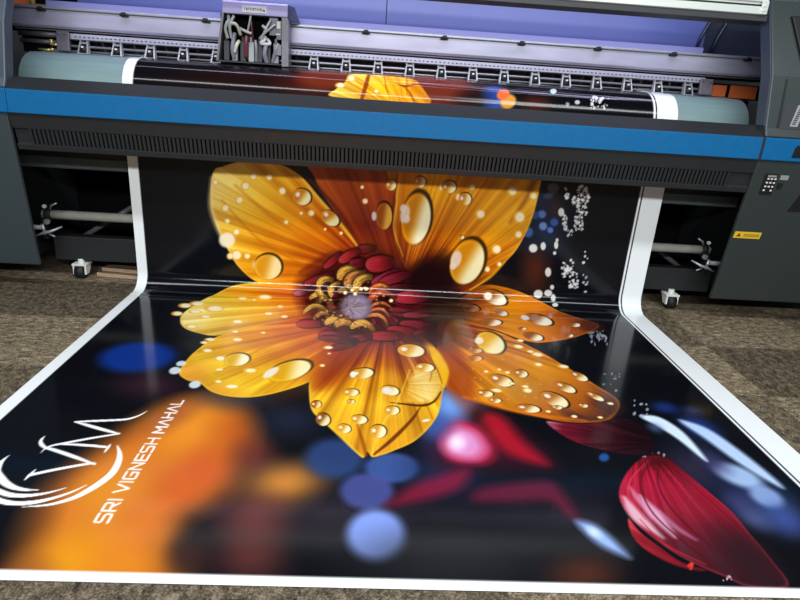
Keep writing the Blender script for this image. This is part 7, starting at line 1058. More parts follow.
('B',[-0.596,2.798,0.012,0.0007,0.0001,-0.0123],(236,178,62),0.85,0.4),
('B',[-0.594,2.798,0.0087,0.0005,0.0001,-0.0088],(255,244,206),0.95,0.5),
('B',[-0.872,2.455,0.0278,0.0015,-0.0007,-0.0358],(236,178,62),0.85,0.4),
('B',[-0.869,2.455,0.02,0.0011,-0.0005,-0.0258],(255,244,206),0.95,0.5),
('B',[-0.686,2.738,0.0151,0.0008,-0.0,-0.0155],(236,178,62),0.85,0.4),
('B',[-0.684,2.738,0.0109,0.0006,-0.0,-0.0111],(255,244,206),0.95,0.5),
('B',[-0.351,2.688,0.011,0.0006,0.0003,-0.0113],(236,178,62),0.85,0.4),
('B',[-0.35,2.688,0.0079,0.0004,0.0002,-0.0081],(255,244,206),0.95,0.5),
('B',[-0.449,2.707,0.0091,0.0005,0.0002,-0.0094],(236,178,62),0.85,0.4),
('B',[-0.448,2.708,0.0066,0.0004,0.0001,-0.0067],(255,244,206),0.95,0.5),
('B',[0.491,2.854,0.0307,0.0017,0.0034,-0.0308],(236,178,62),0.85,0.4),
('B',[0.495,2.854,0.0221,0.0013,0.0025,-0.0222],(255,244,206),0.95,0.5),
('B',[0.734,2.849,0.037,0.0021,0.0054,-0.0402],(236,178,62),0.85,0.4),
('B',[0.738,2.849,0.0267,0.0015,0.0039,-0.0289],(255,244,206),0.95,0.5),
('B',[0.742,2.742,0.0249,0.0014,0.0034,-0.0252],(236,178,62),0.85,0.4),
('B',[0.745,2.742,0.018,0.001,0.0024,-0.0182],(255,244,206),0.95,0.5),
('B',[0.67,3.005,0.0304,0.0018,0.0039,-0.03],(236,178,62),0.85,0.4),
('B',[0.673,3.005,0.0219,0.0013,0.0028,-0.0216],(255,244,206),0.95,0.5),
('B',[0.616,2.639,0.0314,0.0017,0.0039,-0.0321],(236,178,62),0.85,0.4),
('B',[0.62,2.639,0.0226,0.0012,0.0028,-0.0231],(255,244,206),0.95,0.5),
('B',[0.575,2.506,0.019,0.001,0.0023,-0.0197],(236,178,62),0.85,0.4),
('B',[0.577,2.506,0.0137,0.0007,0.0016,-0.0142],(255,244,206),0.95,0.5),
('B',[0.647,2.543,0.0158,0.0009,0.002,-0.0164],(236,178,62),0.85,0.4),
('B',[0.649,2.543,0.0114,0.0006,0.0014,-0.0118],(255,244,206),0.95,0.5),
('B',[0.346,2.95,0.0182,0.001,0.0024,-0.0241],(236,178,62),0.85,0.4),
('B',[0.349,2.95,0.0131,0.0008,0.0017,-0.0174],(255,244,206),0.95,0.5),
('B',[0.238,3.004,0.015,0.0009,0.0021,-0.0238],(236,178,62),0.85,0.4),
('B',[0.24,3.004,0.0108,0.0006,0.0015,-0.0172],(255,244,206),0.95,0.5),
('B',[-0.213,2.893,0.018,0.001,0.0008,-0.0181],(236,178,62),0.85,0.4),
('B',[-0.211,2.893,0.013,0.0007,0.0006,-0.0131],(255,244,206),0.95,0.5),
('B',[-0.235,2.976,0.0119,0.0007,0.0005,-0.0119],(236,178,62),0.85,0.4),
('B',[-0.233,2.976,0.0086,0.0005,0.0004,-0.0086],(255,244,206),0.95,0.5),
('B',[0.425,3.015,0.0211,0.0012,0.0019,-0.0179],(236,178,62),0.85,0.4),
('B',[0.427,3.015,0.0152,0.0009,0.0014,-0.0129],(255,244,206),0.95,0.5),
('B',[0.802,2.982,0.0244,0.0014,0.0034,-0.0241],(236,178,62),0.85,0.4),
('B',[0.805,2.982,0.0176,0.001,0.0025,-0.0174],(255,244,206),0.95,0.5),
('B',[-1.045,2.605,0.0484,0.0027,-0.0017,-0.0473],(250,240,215),0.92,0.45),
('B',[-1.23,2.031,0.0386,0.0052,0.0124,-0.041],(236,178,62),0.85,0.4),
('B',[-1.226,2.031,0.0278,0.0037,0.0089,-0.0296],(255,244,206),0.95,0.5),
('B',[-1.236,1.903,0.032,0.0041,0.0111,-0.0353],(236,178,62),0.85,0.4),
('B',[-1.232,1.904,0.023,0.0029,0.0079,-0.0254],(255,244,206),0.95,0.5),
('B',[-1.173,2.072,0.0448,0.0061,0.0119,-0.042],(236,178,62),0.85,0.4),
('B',[-1.167,2.072,0.0323,0.0044,0.0085,-0.0302],(255,244,206),0.95,0.5),
('B',[-1.057,2.005,0.0555,0.0073,0.0136,-0.0531],(236,178,62),0.85,0.4),
('B',[-1.05,2.006,0.04,0.0053,0.0097,-0.0382],(255,244,206),0.95,0.5),
('B',[-1.108,1.73,0.0307,0.0036,0.0078,-0.0267],(236,178,62),0.85,0.4),
('B',[-1.104,1.73,0.0221,0.0026,0.0056,-0.0193],(255,244,206),0.95,0.5),
('B',[-1.148,1.945,0.038,0.0049,0.0086,-0.0302],(236,178,62),0.85,0.4),
('B',[-1.144,1.946,0.0273,0.0035,0.0062,-0.0217],(255,244,206),0.95,0.5),
('B',[-0.808,2.224,0.0482,0.0047,0.0062,-0.0352],(236,178,62),0.85,0.4),
('B',[-0.802,2.225,0.0347,0.0034,0.0044,-0.0251],(255,244,206),0.95,0.5),
('B',[-0.935,2.191,0.0352,0.005,0.0066,-0.031],(236,178,62),0.85,0.4),
('B',[-0.931,2.191,0.0254,0.0036,0.0048,-0.0223],(255,244,206),0.95,0.5),
('B',[-0.885,1.827,0.032,0.0039,0.006,-0.027],(236,178,62),0.85,0.4),
('B',[-0.881,1.828,0.0231,0.0028,0.0043,-0.0194],(255,244,206),0.95,0.5),
('B',[-0.739,1.967,0.028,0.0036,0.0043,-0.0246],(236,178,62),0.85,0.4),
('B',[-0.735,1.967,0.0202,0.0026,0.0031,-0.0177],(255,244,206),0.95,0.5),
('B',[-0.865,1.69,0.0206,0.0024,0.0041,-0.0184],(236,178,62),0.85,0.4),
('B',[-0.863,1.69,0.0148,0.0017,0.003,-0.0132],(255,244,206),0.95,0.5),
('B',[-0.689,2.087,0.0232,0.0031,0.0041,-0.0262],(236,178,62),0.85,0.4),
('B',[-0.686,2.087,0.0167,0.0022,0.0029,-0.0189],(255,244,206),0.95,0.5),
('B',[-0.642,1.932,0.0224,0.0028,0.0036,-0.0242],(236,178,62),0.85,0.4),
('B',[-0.639,1.933,0.0161,0.002,0.0026,-0.0174],(255,244,206),0.95,0.5),
('B',[-0.861,2.183,0.0177,0.0025,0.004,-0.0206],(236,178,62),0.85,0.4),
('B',[-0.859,2.184,0.0127,0.0018,0.0029,-0.0149],(255,244,206),0.95,0.5),
('B',[-1.074,1.878,0.0321,0.004,0.0063,-0.0233],(236,178,62),0.85,0.4),
('B',[-1.07,1.879,0.0231,0.0029,0.0045,-0.0168],(255,244,206),0.95,0.5),
('B',[-0.832,1.589,0.0275,0.003,0.0055,-0.0247],(236,178,62),0.85,0.4),
('B',[-0.829,1.589,0.0198,0.0022,0.0039,-0.0178],(255,244,206),0.95,0.5),
('B',[-0.947,1.444,0.0261,0.0027,0.006,-0.0225],(236,178,62),0.85,0.4),
('B',[-0.943,1.444,0.0188,0.0019,0.0043,-0.0162],(255,244,206),0.95,0.5),
('B',[-0.863,1.362,0.0279,0.0027,0.008,-0.0321],(236,178,62),0.85,0.4),
('B',[-0.86,1.362,0.0201,0.002,0.0057,-0.0231],(255,244,206),0.95,0.5),
('B',[-0.748,1.092,0.0341,0.0029,0.005,-0.0215],(236,178,62),0.85,0.4),
('B',[-0.744,1.093,0.0246,0.0021,0.0035,-0.0155],(255,244,206),0.95,0.5),
('B',[-0.698,1.251,0.0317,0.0029,0.0052,-0.026],(236,178,62),0.85,0.4),
('B',[-0.694,1.251,0.0228,0.0021,0.0037,-0.0187],(255,244,206),0.95,0.5),
('B',[-0.839,1.248,0.0201,0.0019,0.0037,-0.0149],(236,178,62),0.85,0.4),
('B',[-0.837,1.248,0.0145,0.0013,0.0027,-0.0107],(255,244,206),0.95,0.5),
('B',[-0.986,1.535,0.0195,0.0021,0.0052,-0.0191],(236,178,62),0.85,0.4),
('B',[-0.984,1.535,0.014,0.0015,0.0037,-0.0137],(255,244,206),0.95,0.5),
('B',[-0.815,1.133,0.0172,0.0015,0.0037,-0.0147],(236,178,62),0.85,0.4),
('B',[-0.813,1.133,0.0124,0.0011,0.0026,-0.0106],(255,244,206),0.95,0.5),
('B',[-0.718,1.693,0.0156,0.0018,0.0026,-0.0145],(236,178,62),0.85,0.4),
('B',[-0.716,1.693,0.0112,0.0013,0.0019,-0.0104],(255,244,206),0.95,0.5),
('B',[-0.966,1.574,0.0296,0.0032,0.0058,-0.022],(236,178,62),0.85,0.4),
('B',[-0.963,1.575,0.0213,0.0023,0.0041,-0.0158],(255,244,206),0.95,0.5),
('B',[-0.371,1.334,0.0143,0.0013,0.0014,-0.0159],(236,178,62),0.85,0.4),
('B',[-0.369,1.334,0.0103,0.001,0.001,-0.0115],(255,244,206),0.95,0.5),
('B',[-0.348,1.47,0.01,0.001,0.0009,-0.0116],(236,178,62),0.85,0.4),
('B',[-0.347,1.47,0.0072,0.0007,0.0007,-0.0083],(255,244,206),0.95,0.5),
('B',[-0.359,1.54,0.0254,0.0027,0.0018,-0.0218],(236,178,62),0.85,0.4),
('B',[-0.356,1.541,0.0183,0.0019,0.0012,-0.0157],(255,244,206),0.95,0.5),
('B',[-1.031,1.22,0.0226,0.0125,0.0136,-0.0342],(222,232,240),0.92,0.45),
('B',[-1.026,1.293,0.0194,0.011,0.0101,-0.0259],(222,232,240),0.92,0.45),
('B',[-0.906,1.097,0.0223,0.0114,0.0117,-0.0315],(222,232,240),0.92,0.45),
('D',[-0.591,2.896,0.0533,-0.0165,-0.017,-0.049],(202,124,20),(252,238,180),1),
('D',[-0.421,2.777,0.0529,-0.0342,-0.0235,-0.0367],(202,124,20),(252,238,180),1),
('D',[-0.062,2.998,0.0328,0.0019,0.0019,-0.0327],(202,124,20),(252,238,180),1),
('D',[0.11,3.026,0.0359,0.0021,0.0027,-0.0355],(202,124,20),(252,238,180),1),
('D',[0.286,3.007,0.0451,0.0026,0.0036,-0.0388],(202,124,20),(252,238,180),1),
('D',[0.39,2.94,0.0395,0.0023,0.004,-0.0393],(202,124,20),(252,238,180),1),
('D',[-0.798,2.446,0.0866,0.0046,-0.0011,-0.0848],(220,150,30),(250,228,165),0),
('D',[-0.094,2.808,0.0516,0.0029,0.0047,-0.0862],(150,70,8),(225,170,60),0),
('B',[-0.154,2.805,0.0146,0.0008,0.0013,-0.0277],(225,215,215),0.92,0.45),
('D',[0.102,2.801,0.0917,-0.0078,-0.0109,-0.1667],(196,120,8),(250,240,195),0),
('D',[0.443,2.545,0.1046,-0.0325,-0.0366,-0.1499],(205,130,10),(250,238,185),0),
('B',[0.033,2.828,0.0269,-0.0057,-0.0106,-0.0542],(232,215,205),0.85,0.45),
('B',[0.019,2.864,0.0179,-0.0037,-0.0047,-0.0239],(232,215,205),0.85,0.45),
('B',[0.047,2.798,0.018,-0.0038,-0.0047,-0.0243],(232,215,205),0.85,0.45),
('B',[0.372,2.561,0.0324,-0.007,-0.0087,-0.0541],(232,215,205),0.85,0.45),
('B',[0.357,2.514,0.0188,-0.0041,-0.0036,-0.0225],(232,215,205),0.85,0.45),
('D',[0.389,2.704,0.0217,0.0012,0.0013,-0.0127],(200,120,10),(255,240,190),0),
('D',[-0.781,1.359,0.0571,0.0204,0.0185,-0.0689],(225,170,40),(254,246,215),0),
('D',[-0.515,1.268,0.0929,0.0736,0.025,-0.0914],(226,165,20),(254,240,180),0),
('B',[-0.599,1.24,0.0266,0.0505,0.0138,-0.0295],(240,232,225),0.92,0.45),
('D',[0.07,1.548,0.0723,-0.0074,-0.0069,-0.0796],(218,148,34),(253,240,190),1),
('D',[0.129,1.359,0.0463,-0.0046,-0.0056,-0.0501],(218,148,34),(253,240,190),1),
('D',[-0.177,1.268,0.0559,0.0179,0.0043,-0.0565],(218,148,34),(253,240,190),1),
('D',[-0.22,1.082,0.0353,0.0029,0.0015,-0.0341],(218,148,34),(253,240,190),1),
('D',[-0.041,0.942,0.0318,0.0024,-0.0008,-0.0374],(218,148,34),(253,240,190),1),
('D',[-0.178,0.861,0.0347,-0.0032,-0.0005,-0.0351],(218,148,34),(253,240,190),1),
('D',[-0.235,0.79,0.0277,-0.0069,-0.0013,-0.0328],(218,148,34),(253,240,190),1),
('D',[-0.1,0.778,0.0337,0.0022,0.0001,-0.0487],(218,148,34),(253,240,190),1),
('D',[-0.047,1.114,0.042,-0.0117,-0.0047,-0.0456],(218,148,34),(253,240,190),1),
('D',[-0.217,1.003,0.0172,0.0013,0.0008,-0.0186],(202,124,20),(252,238,180),1),
('B',[-0.06,1.113,0.0248,0.002,-0.0004,-0.0331],(240,232,225),0.92,0.45),
('B',[-0.219,1.254,0.014,0.0013,0.0013,-0.0303],(250,245,235),0.92,0.45),
('D',[-0.363,0.967,0.023,0.0018,0.0033,-0.0329],(160,80,10),(248,220,140),1),
('D',[-0.324,0.851,0.03,-0.0173,-0.0049,-0.0467],(140,80,20),(245,225,170),1),
('B',[0.098,0.873,0.0168,0.0065,0.0002,-0.0091],(250,240,225),0.92,0.45),
('D',[0.638,2.317,0.0808,-0.0295,-0.0186,-0.0471],(150,80,20),(252,240,215),0),
('D',[0.873,2.074,0.0776,-0.049,-0.0294,-0.085],(150,80,20),(252,240,215),0),
('D',[0.776,1.807,0.053,-0.0247,-0.0178,-0.054],(150,80,20),(252,240,215),0),
('D',[1.079,2.019,0.0364,-0.0098,-0.013,-0.0356],(150,80,20),(252,240,215),0),
('D',[0.568,1.989,0.0674,0.0082,-0.0102,-0.0571],(150,80,20),(252,240,215),0),
('D',[0.996,1.845,0.0272,0.0031,-0.0081,-0.0266],(150,80,20),(252,240,215),0),
('D',[0.739,1.918,0.0273,0.0032,-0.0052,-0.023],(150,80,20),(252,240,215),0),
('D',[0.662,2.163,0.0375,-0.0259,-0.0148,-0.051],(150,80,20),(252,240,215),0),
('D',[0.481,2.208,0.0559,-0.0057,-0.0096,-0.0544],(80,40,20),(160,110,80),0),
('B',[0.599,2.328,0.0259,0.0013,0.0005,-0.0259],(253,245,225),0.92,0.45),
('B',[0.798,2.097,0.0236,-0.0148,-0.0128,-0.0397],(235,228,240),0.92,0.45),
('D',[0.511,1.696,0.0648,-0.0763,-0.0468,-0.1317],(232,170,24),(253,240,190),0),
('B',[0.453,1.716,0.0248,0.0027,-0.0073,-0.0463],(240,235,235),0.92,0.45),
('D',[0.601,1.338,0.032,-0.01,-0.0132,-0.043],(178,104,30),(252,236,190),1),
('D',[0.486,1.256,0.0514,-0.0323,-0.0187,-0.0555],(178,104,30),(252,236,190),1),
('D',[0.89,1.332,0.0331,-0.0346,-0.0186,-0.0368],(178,104,30),(252,236,190),1),
('D',[0.784,1.212,0.0398,-0.0387,-0.0184,-0.0377],(178,104,30),(252,236,190),1),
('D',[0.697,1.092,0.0527,-0.0481,-0.0266,-0.0555],(178,104,30),(252,236,190),1),
('D',[0.902,1.136,0.03,-0.0367,-0.0131,-0.0229],(178,104,30),(252,236,190),1),
('D',[0.386,1.122,0.0374,-0.0079,-0.0075,-0.0316],(178,104,30),(252,236,190),1),
('D',[0.421,1.062,0.0287,-0.0028,-0.0049,-0.0215],(178,104,30),(252,236,190),1),
('D',[0.557,1.003,0.0524,-0.0108,-0.0106,-0.0343],(178,104,30),(252,236,190),1),
('D',[0.691,1.022,0.024,-0.0023,-0.0058,-0.0175],(178,104,30),(252,236,190),1),
('D',[0.817,1.048,0.0205,-0.006,-0.0074,-0.0177],(178,104,30),(252,236,190),1),
('D',[0.411,1.583,0.0406,0.0042,-0.005,-0.0327],(170,90,30),(238,190,140),0),
('D',[0.396,1.486,0.0394,0.0039,-0.0054,-0.0355],(170,90,30),(238,190,140),0),
('B',[0.714,1.447,0.0213,-0.0049,-0.007,-0.022],(236,178,62),0.85,0.4),
('B',[0.717,1.448,0.0153,-0.0036,-0.005,-0.0159],(255,244,206),0.95,0.5),
('B',[0.739,1.568,0.0326,-0.0078,-0.0093,-0.03],(236,178,62),0.85,0.4),
('B',[0.743,1.568,0.0234,-0.0056,-0.0068,-0.0216],(255,244,206),0.95,0.5),
('B',[0.658,1.66,0.0289,-0.007,-0.0074,-0.0263],(236,178,62),0.85,0.4),
('B',[0.661,1.66,0.0208,-0.0051,-0.0053,-0.019],(255,244,206),0.95,0.5),
('B',[0.591,1.167,0.0222,-0.0048,-0.0076,-0.025],(236,178,62),0.85,0.4),
('B',[0.594,1.167,0.016,-0.0034,-0.0055,-0.018],(255,244,206),0.95,0.5),
('B',[0.84,1.437,0.0288,-0.0067,-0.0082,-0.0231],(236,178,62),0.85,0.4),
('B',[0.844,1.437,0.0207,-0.0048,-0.006,-0.0166],(255,244,206),0.95,0.5),
('B',[0.745,0.95,0.0139,-0.0029,-0.0048,-0.0124],(236,178,62),0.85,0.4),
('B',[0.747,0.951,0.01,-0.0021,-0.0035,-0.0089],(255,244,206),0.95,0.5),
('B',[0.951,1.076,0.0153,-0.0033,-0.0052,-0.0118],(236,178,62),0.85,0.4),
('B',[0.953,1.076,0.011,-0.0024,-0.0038,-0.0085],(255,244,206),0.95,0.5),
('B',[0.687,1.742,0.0211,-0.0052,-0.0054,-0.0193],(236,178,62),0.85,0.4),
('B',[0.69,1.742,0.0152,-0.0038,-0.0039,-0.0139],(255,244,206),0.95,0.5),
('B',[0.533,1.343,0.0141,-0.0032,-0.0041,-0.0151],(236,178,62),0.85,0.4),
('B',[0.535,1.343,0.0102,-0.0023,-0.0029,-0.0109],(255,244,206),0.95,0.5),
('B',[0.71,1.602,0.0203,-0.0049,-0.0053,-0.0178],(236,178,62),0.85,0.4),
('B',[0.712,1.602,0.0146,-0.0035,-0.0039,-0.0128],(255,244,206),0.95,0.5),
('B',[0.429,1.344,0.0123,-0.0027,-0.0033,-0.014],(236,178,62),0.85,0.4),
('B',[0.43,1.344,0.0088,-0.002,-0.0024,-0.0101],(255,244,206),0.95,0.5),
('B',[0.499,1.372,0.0114,-0.0026,-0.0034,-0.0132],(236,178,62),0.85,0.4),
('B',[0.5,1.372,0.0082,-0.0019,-0.0024,-0.0095],(255,244,206),0.95,0.5),
('B',[0.534,1.23,0.0136,-0.003,-0.0039,-0.014],(236,178,62),0.85,0.4),
('B',[0.535,1.23,0.0098,-0.0021,-0.0028,-0.0101],(255,244,206),0.95,0.5),
('B',[0.86,0.951,0.0122,-0.0025,-0.0043,-0.01],(236,178,62),0.85,0.4),
('B',[0.861,0.951,0.0088,-0.0018,-0.0031,-0.0072],(255,244,206),0.95,0.5),
('B',[0.443,1.155,0.0266,-0.0057,-0.0048,-0.019],(236,178,62),0.85,0.4),
('B',[0.447,1.155,0.0192,-0.0041,-0.0035,-0.0137],(255,244,206),0.95,0.5),
('B',[0.59,1.205,0.018,-0.0039,-0.0044,-0.0148],(236,178,62),0.85,0.4),
('B',[0.593,1.205,0.0129,-0.0028,-0.0032,-0.0107],(255,244,206),0.95,0.5),
('B',[0.64,0.984,0.0125,-0.0026,-0.0038,-0.011],(236,178,62),0.85,0.4),
('B',[0.642,0.984,0.009,-0.0018,-0.0027,-0.0079],(255,244,206),0.95,0.5),
('B',[0.615,1.101,0.0079,0.0006,-0.0019,-0.0075],(222,160,80),0.6,0.45),
('B',[0.49,1.66,0.0072,0.0008,-0.0017,-0.01],(222,160,80),0.6,0.45),
('B',[0.548,1.362,0.0071,0.0007,-0.0019,-0.009],(222,160,80),0.6,0.45),
('B',[0.607,1.234,0.0072,0.0006,-0.0018,-0.0078],(222,160,80),0.6,0.45),
('B',[0.41,1.083,0.0055,0.0004,-0.0011,-0.0062],(222,160,80),0.6,0.45),
('B',[0.333,1.072,0.0046,0.0004,-0.001,-0.0066],(222,160,80),0.6,0.45),
('B',[0.401,1.505,0.0066,0.0007,-0.0018,-0.0115],(222,160,80),0.6,0.45),
('B',[0.429,1.079,0.0043,0.0003,-0.0012,-0.0067],(222,160,80),0.6,0.45),
('B',[0.463,1.194,0.0084,0.0007,-0.0014,-0.0071],(222,160,80),0.6,0.45),
('B',[0.539,1.49,0.0086,0.0008,-0.002,-0.0102],(222,160,80),0.6,0.45),
('B',[0.364,1.273,0.0079,0.0007,-0.001,-0.0063],(222,160,80),0.6,0.45),
('B',[0.487,1.182,0.0086,0.0007,-0.0016,-0.0081],(222,160,80),0.6,0.45),
('B',[0.367,1.364,0.0054,0.0005,-0.0014,-0.0093],(222,160,80),0.6,0.45),
('B',[0.466,1.561,0.0075,0.0008,-0.0014,-0.0079],(222,160,80),0.6,0.45),
('B',[0.568,1.112,0.0082,0.0007,-0.0016,-0.007],(222,160,80),0.6,0.45),
('B',[0.552,1.257,0.0067,0.0006,-0.0017,-0.0081],(222,160,80),0.6,0.45),
('B',[0.392,1.61,0.007,0.0007,-0.0014,-0.0099],(222,160,80),0.6,0.45),
('B',[0.415,1.32,0.0072,0.0006,-0.0016,-0.0095],(222,160,80),0.6,0.45),
('B',[0.473,1.4,0.0084,0.0008,-0.0017,-0.0094],(222,160,80),0.6,0.45),
('B',[0.614,1.349,0.0084,0.0008,-0.0022,-0.0097],(222,160,80),0.6,0.45),
('B',[0.724,1.552,0.0064,0.0006,-0.0024,-0.0098],(222,160,80),0.6,0.45),
('B',[0.521,1.285,0.0081,0.0007,-0.0017,-0.0085],(222,160,80),0.6,0.45),
('B',[0.671,1.234,0.0052,0.0004,-0.0022,-0.0086],(222,160,80),0.6,0.45),
('B',[0.528,1.2,0.0079,0.0007,-0.0015,-0.0071],(222,160,80),0.6,0.45),
('B',[0.387,1.258,0.0044,0.0004,-0.0015,-0.0094],(222,160,80),0.6,0.45),
('B',[0.482,1.077,0.0082,0.0006,-0.0013,-0.0063],(222,160,80),0.6,0.45),
('P',[[0.609,0.901],[0.638,0.819],[0.701,0.745],[0.814,0.697],[0.923,0.68],[0.995,0.708],[1.021,0.793],[1.012,0.913],[0.934,0.948],[0.798,0.898],[0.682,0.898]],[0.969,0.79],[0.609,0.901],[(0,(28,12,18)),(0.5,(66,16,28)),(0.8,(116,24,44)),(1,(205,120,140))],0.4,14,(96,20,36),0.012,0.003,11,1.0),
('P',[[0.728,0.313],[0.742,0.249],[0.778,0.185],[0.819,0.125],[0.878,0.096],[0.831,0.098],[0.775,0.124],[0.726,0.175],[0.709,0.234]],[0.876,0.092],[0.726,0.309],[(0,(110,20,30)),(0.7,(170,36,50)),(1,(205,60,70))],0.4,14,None,0.012,0.003,13,1.0),
('P',[[0.983,0.68],[0.91,0.65],[0.819,0.558],[0.753,0.458],[0.733,0.378],[0.747,0.286],[0.778,0.219],[0.815,0.161],[0.868,0.111],[0.926,0.071],[0.974,0.039],[1.096,0.042],[1.112,0.147],[1.11,0.254],[1.109,0.364],[1.083,0.468],[1.058,0.565],[1.029,0.65]],[0.974,0.66],[1.003,0.029],[(0,(110,16,28)),(0.25,(165,20,46)),(0.5,(140,26,48)),(0.75,(84,28,38)),(1,(44,24,30))],0.6,30,(180,46,70),0.012,0.003,12,1.0),
('S',[[0.757,0.42],[0.765,0.32],[0.805,0.229]],[0.014,0.05,0.008],(246,214,228),0.75,0.014),
('S',[[0.819,0.434],[0.83,0.337],[0.847,0.235]],[0.008,0.05,0.012],(236,196,226),0.75,0.014),
('S',[[0.855,0.353],[0.874,0.277],[0.911,0.224]],[0.004,0.018,0.006],(190,130,170),0.75,0.014),
('S',[[0.801,0.477],[0.803,0.412],[0.813,0.322]],[0.006,0.02,0.006],(225,150,180),0.75,0.014),
('S',[[0.971,0.653],[0.858,0.525],[0.824,0.362],[0.861,0.223],[0.924,0.101]],[0.004,0.006,0.007,0.007,0.004],(90,8,22),0.8,0.004),
('S',[[0.992,0.655],[0.913,0.499],[0.904,0.34],[0.958,0.162]],[0.004,0.007,0.008,0.004],(88,10,24),0.8,0.004),
('S',[[1.015,0.637],[1.007,0.448],[1.028,0.229]],[0.004,0.007,0.004],(120,24,44),0.8,0.004),
('S',[[0.951,0.652],[0.832,0.535],[0.778,0.437],[0.785,0.311]],[0.003,0.005,0.006,0.003],(215,60,80),0.8,0.004),
('S',[[0.767,0.31],[0.801,0.199],[0.888,0.119]],[0.003,0.008,0.004],(205,30,52),0.8,0.004),
('B',[1.04,0.165,0.0513,-0.1258,-0.0881,-0.0749],(40,22,28),0.8,1),
('B',[0.977,0.641,0.0648,0.0037,-0.0207,-0.0459],(70,14,20),0.8,1),
('S',[[0.83,0.11],[0.849,0.122],[0.831,0.098]],[0.006,0.008,0.005],(235,60,50),1,0.003),
('B',[0.925,0.065,0.0014,-0.0017,-0.0059,-0.0056],(230,190,190),1.0,0.5),
('B',[0.937,0.071,0.0004,-0.0019,-0.004,-0.0029],(230,190,190),0.91,0.5),
('B',[0.911,0.06,0.0017,-0.0011,-0.0021,-0.0024],(230,190,190),0.85,0.5),
('B',[0.937,0.064,0.0002,-0.0017,-0.002,-0.0013],(230,190,190),0.75,0.5),
('B',[0.935,0.074,0.001,-0.003,-0.0057,-0.0045],(230,190,190),0.75,0.5),
('S',[[-1.261,0.414],[-1.259,0.439],[-1.256,0.467]],[0.0047,0.0109,0.0047],(250,250,248),1,0.0022),
('S',[[-1.256,0.44],[-1.19,0.473],[-1.096,0.511],[-1.076,0.507]],[0.0156,0.0148,0.0125,0.0047],(250,250,248),1,0.0022),
('S',[[-1.077,0.507],[-1.162,0.545],[-1.243,0.579],[-1.286,0.594]],[0.0062,0.0156,0.0156,0.0125],(250,250,248),1,0.0022),
('S',[[-1.281,0.59],[-1.306,0.608],[-1.323,0.63],[-1.327,0.65],[-1.326,0.665]],[0.0094,0.014,0.0117,0.0086,0.0023],(250,250,248),1,0.0022),
('S',[[-1.288,0.562],[-1.286,0.587],[-1.273,0.607],[-1.244,0.622],[-1.162,0.661],[-1.072,0.698]],[0.0023,0.0062,0.0101,0.0125,0.0133,0.0094],(250,250,248),1,0.0022),
('S',[[-1.072,0.697],[-1.132,0.718],[-1.199,0.743],[-1.265,0.768]],[0.0078,0.0156,0.0156,0.0078],(250,250,248),1,0.0022),
('S',[[-1.265,0.768],[-1.2,0.778],[-1.133,0.788],[-1.081,0.8],[-1.048,0.828],[-1.028,0.866]],[0.0078,0.014,0.014,0.0133,0.0094,0.0023],(250,250,248),1,0.0022),
('S',[[-1.24,0.62],[-1.163,0.618],[-1.086,0.611]],[0.0094,0.0148,0.0125],(250,250,248),1,0.0022),
('S',[[-1.075,0.628],[-1.075,0.607],[-1.075,0.578]],[0.0039,0.0109,0.0039],(250,250,248),1,0.0022),
('S',[[-1.049,0.623],[-1.023,0.579],[-1.006,0.529],[-1.001,0.466],[-1.016,0.413],[-1.042,0.364],[-1.072,0.328],[-1.126,0.297],[-1.198,0.284]],[0.0031,0.014,0.0211,0.0257,0.0265,0.0234,0.0179,0.0109,0.0031],(250,250,248),1,0.0022),
('S',[[-1.055,0.397],[-1.087,0.359],[-1.13,0.327],[-1.176,0.306],[-1.229,0.299],[-1.28,0.309],[-1.337,0.338]],[0.0031,0.0094,0.014,0.0187,0.0203,0.0203,0.0172],(250,250,248),1,0.0022),
('S',[[-1.112,0.38],[-1.15,0.356],[-1.189,0.341],[-1.232,0.335],[-1.275,0.34],[-1.328,0.362]],[0.0031,0.0094,0.014,0.0187,0.0203,0.0187],(250,250,248),1,0.0022),
('S',[[-1.193,0.365],[-1.23,0.364],[-1.27,0.372],[-1.307,0.391],[-1.34,0.418],[-1.372,0.451],[-1.386,0.492],[-1.388,0.516],[-1.384,0.543]],[0.0031,0.0117,0.0187,0.0234,0.025,0.0234,0.0172,0.0109,0.0023],(250,250,248),1,0.0022),
('L',[[-0.9568,0.2643],[-0.9568,0.23],[-0.9526,0.226],[-0.9418,0.226],[-0.9375,0.23],[-0.9375,0.2583],[-0.9332,0.2623],[-0.9212,0.2623],[-0.9169,0.2583],[-0.9169,0.224]],0.0037,(250,250,248),1,0.0018),
('L',[[-0.9157,0.2776],[-0.9566,0.2776],[-0.9566,0.3099],[-0.9523,0.3139],[-0.9381,0.3139],[-0.9338,0.3099],[-0.9338,0.2776]],0.0037,(250,250,248),1,0.0018),
('L',[[-0.9338,0.2957],[-0.9157,0.3139]],0.0037,(250,250,248),1,0.0018),
('L',[[-0.9154,0.3292],[-0.9576,0.3292]],0.0037,(250,250,248),1,0.0018),
('L',[[-0.9574,0.3655],[-0.9152,0.3856],[-0.9574,0.4058]],0.0037,(250,250,248),1,0.0018),
('L',[[-0.9149,0.4191],[-0.9571,0.4191]],0.0037,(250,250,248),1,0.0018),
('L',[[-0.9557,0.4735],[-0.9557,0.4392],[-0.9514,0.4352],[-0.92,0.4352],[-0.9157,0.4392],[-0.9157,0.4675],[-0.92,0.4715],[-0.9355,0.4715],[-0.9355,0.4533]],0.0037,(250,250,248),1,0.0018),
('L',[[-0.9146,0.4868],[-0.9554,0.4868],[-0.9154,0.5231],[-0.9567,0.5231]],0.0037,(250,250,248),1,0.0018),
('L',[[-0.9551,0.5747],[-0.9551,0.5384],[-0.9152,0.5384],[-0.9152,0.5747]],0.0037,(250,250,248),1,0.0018),
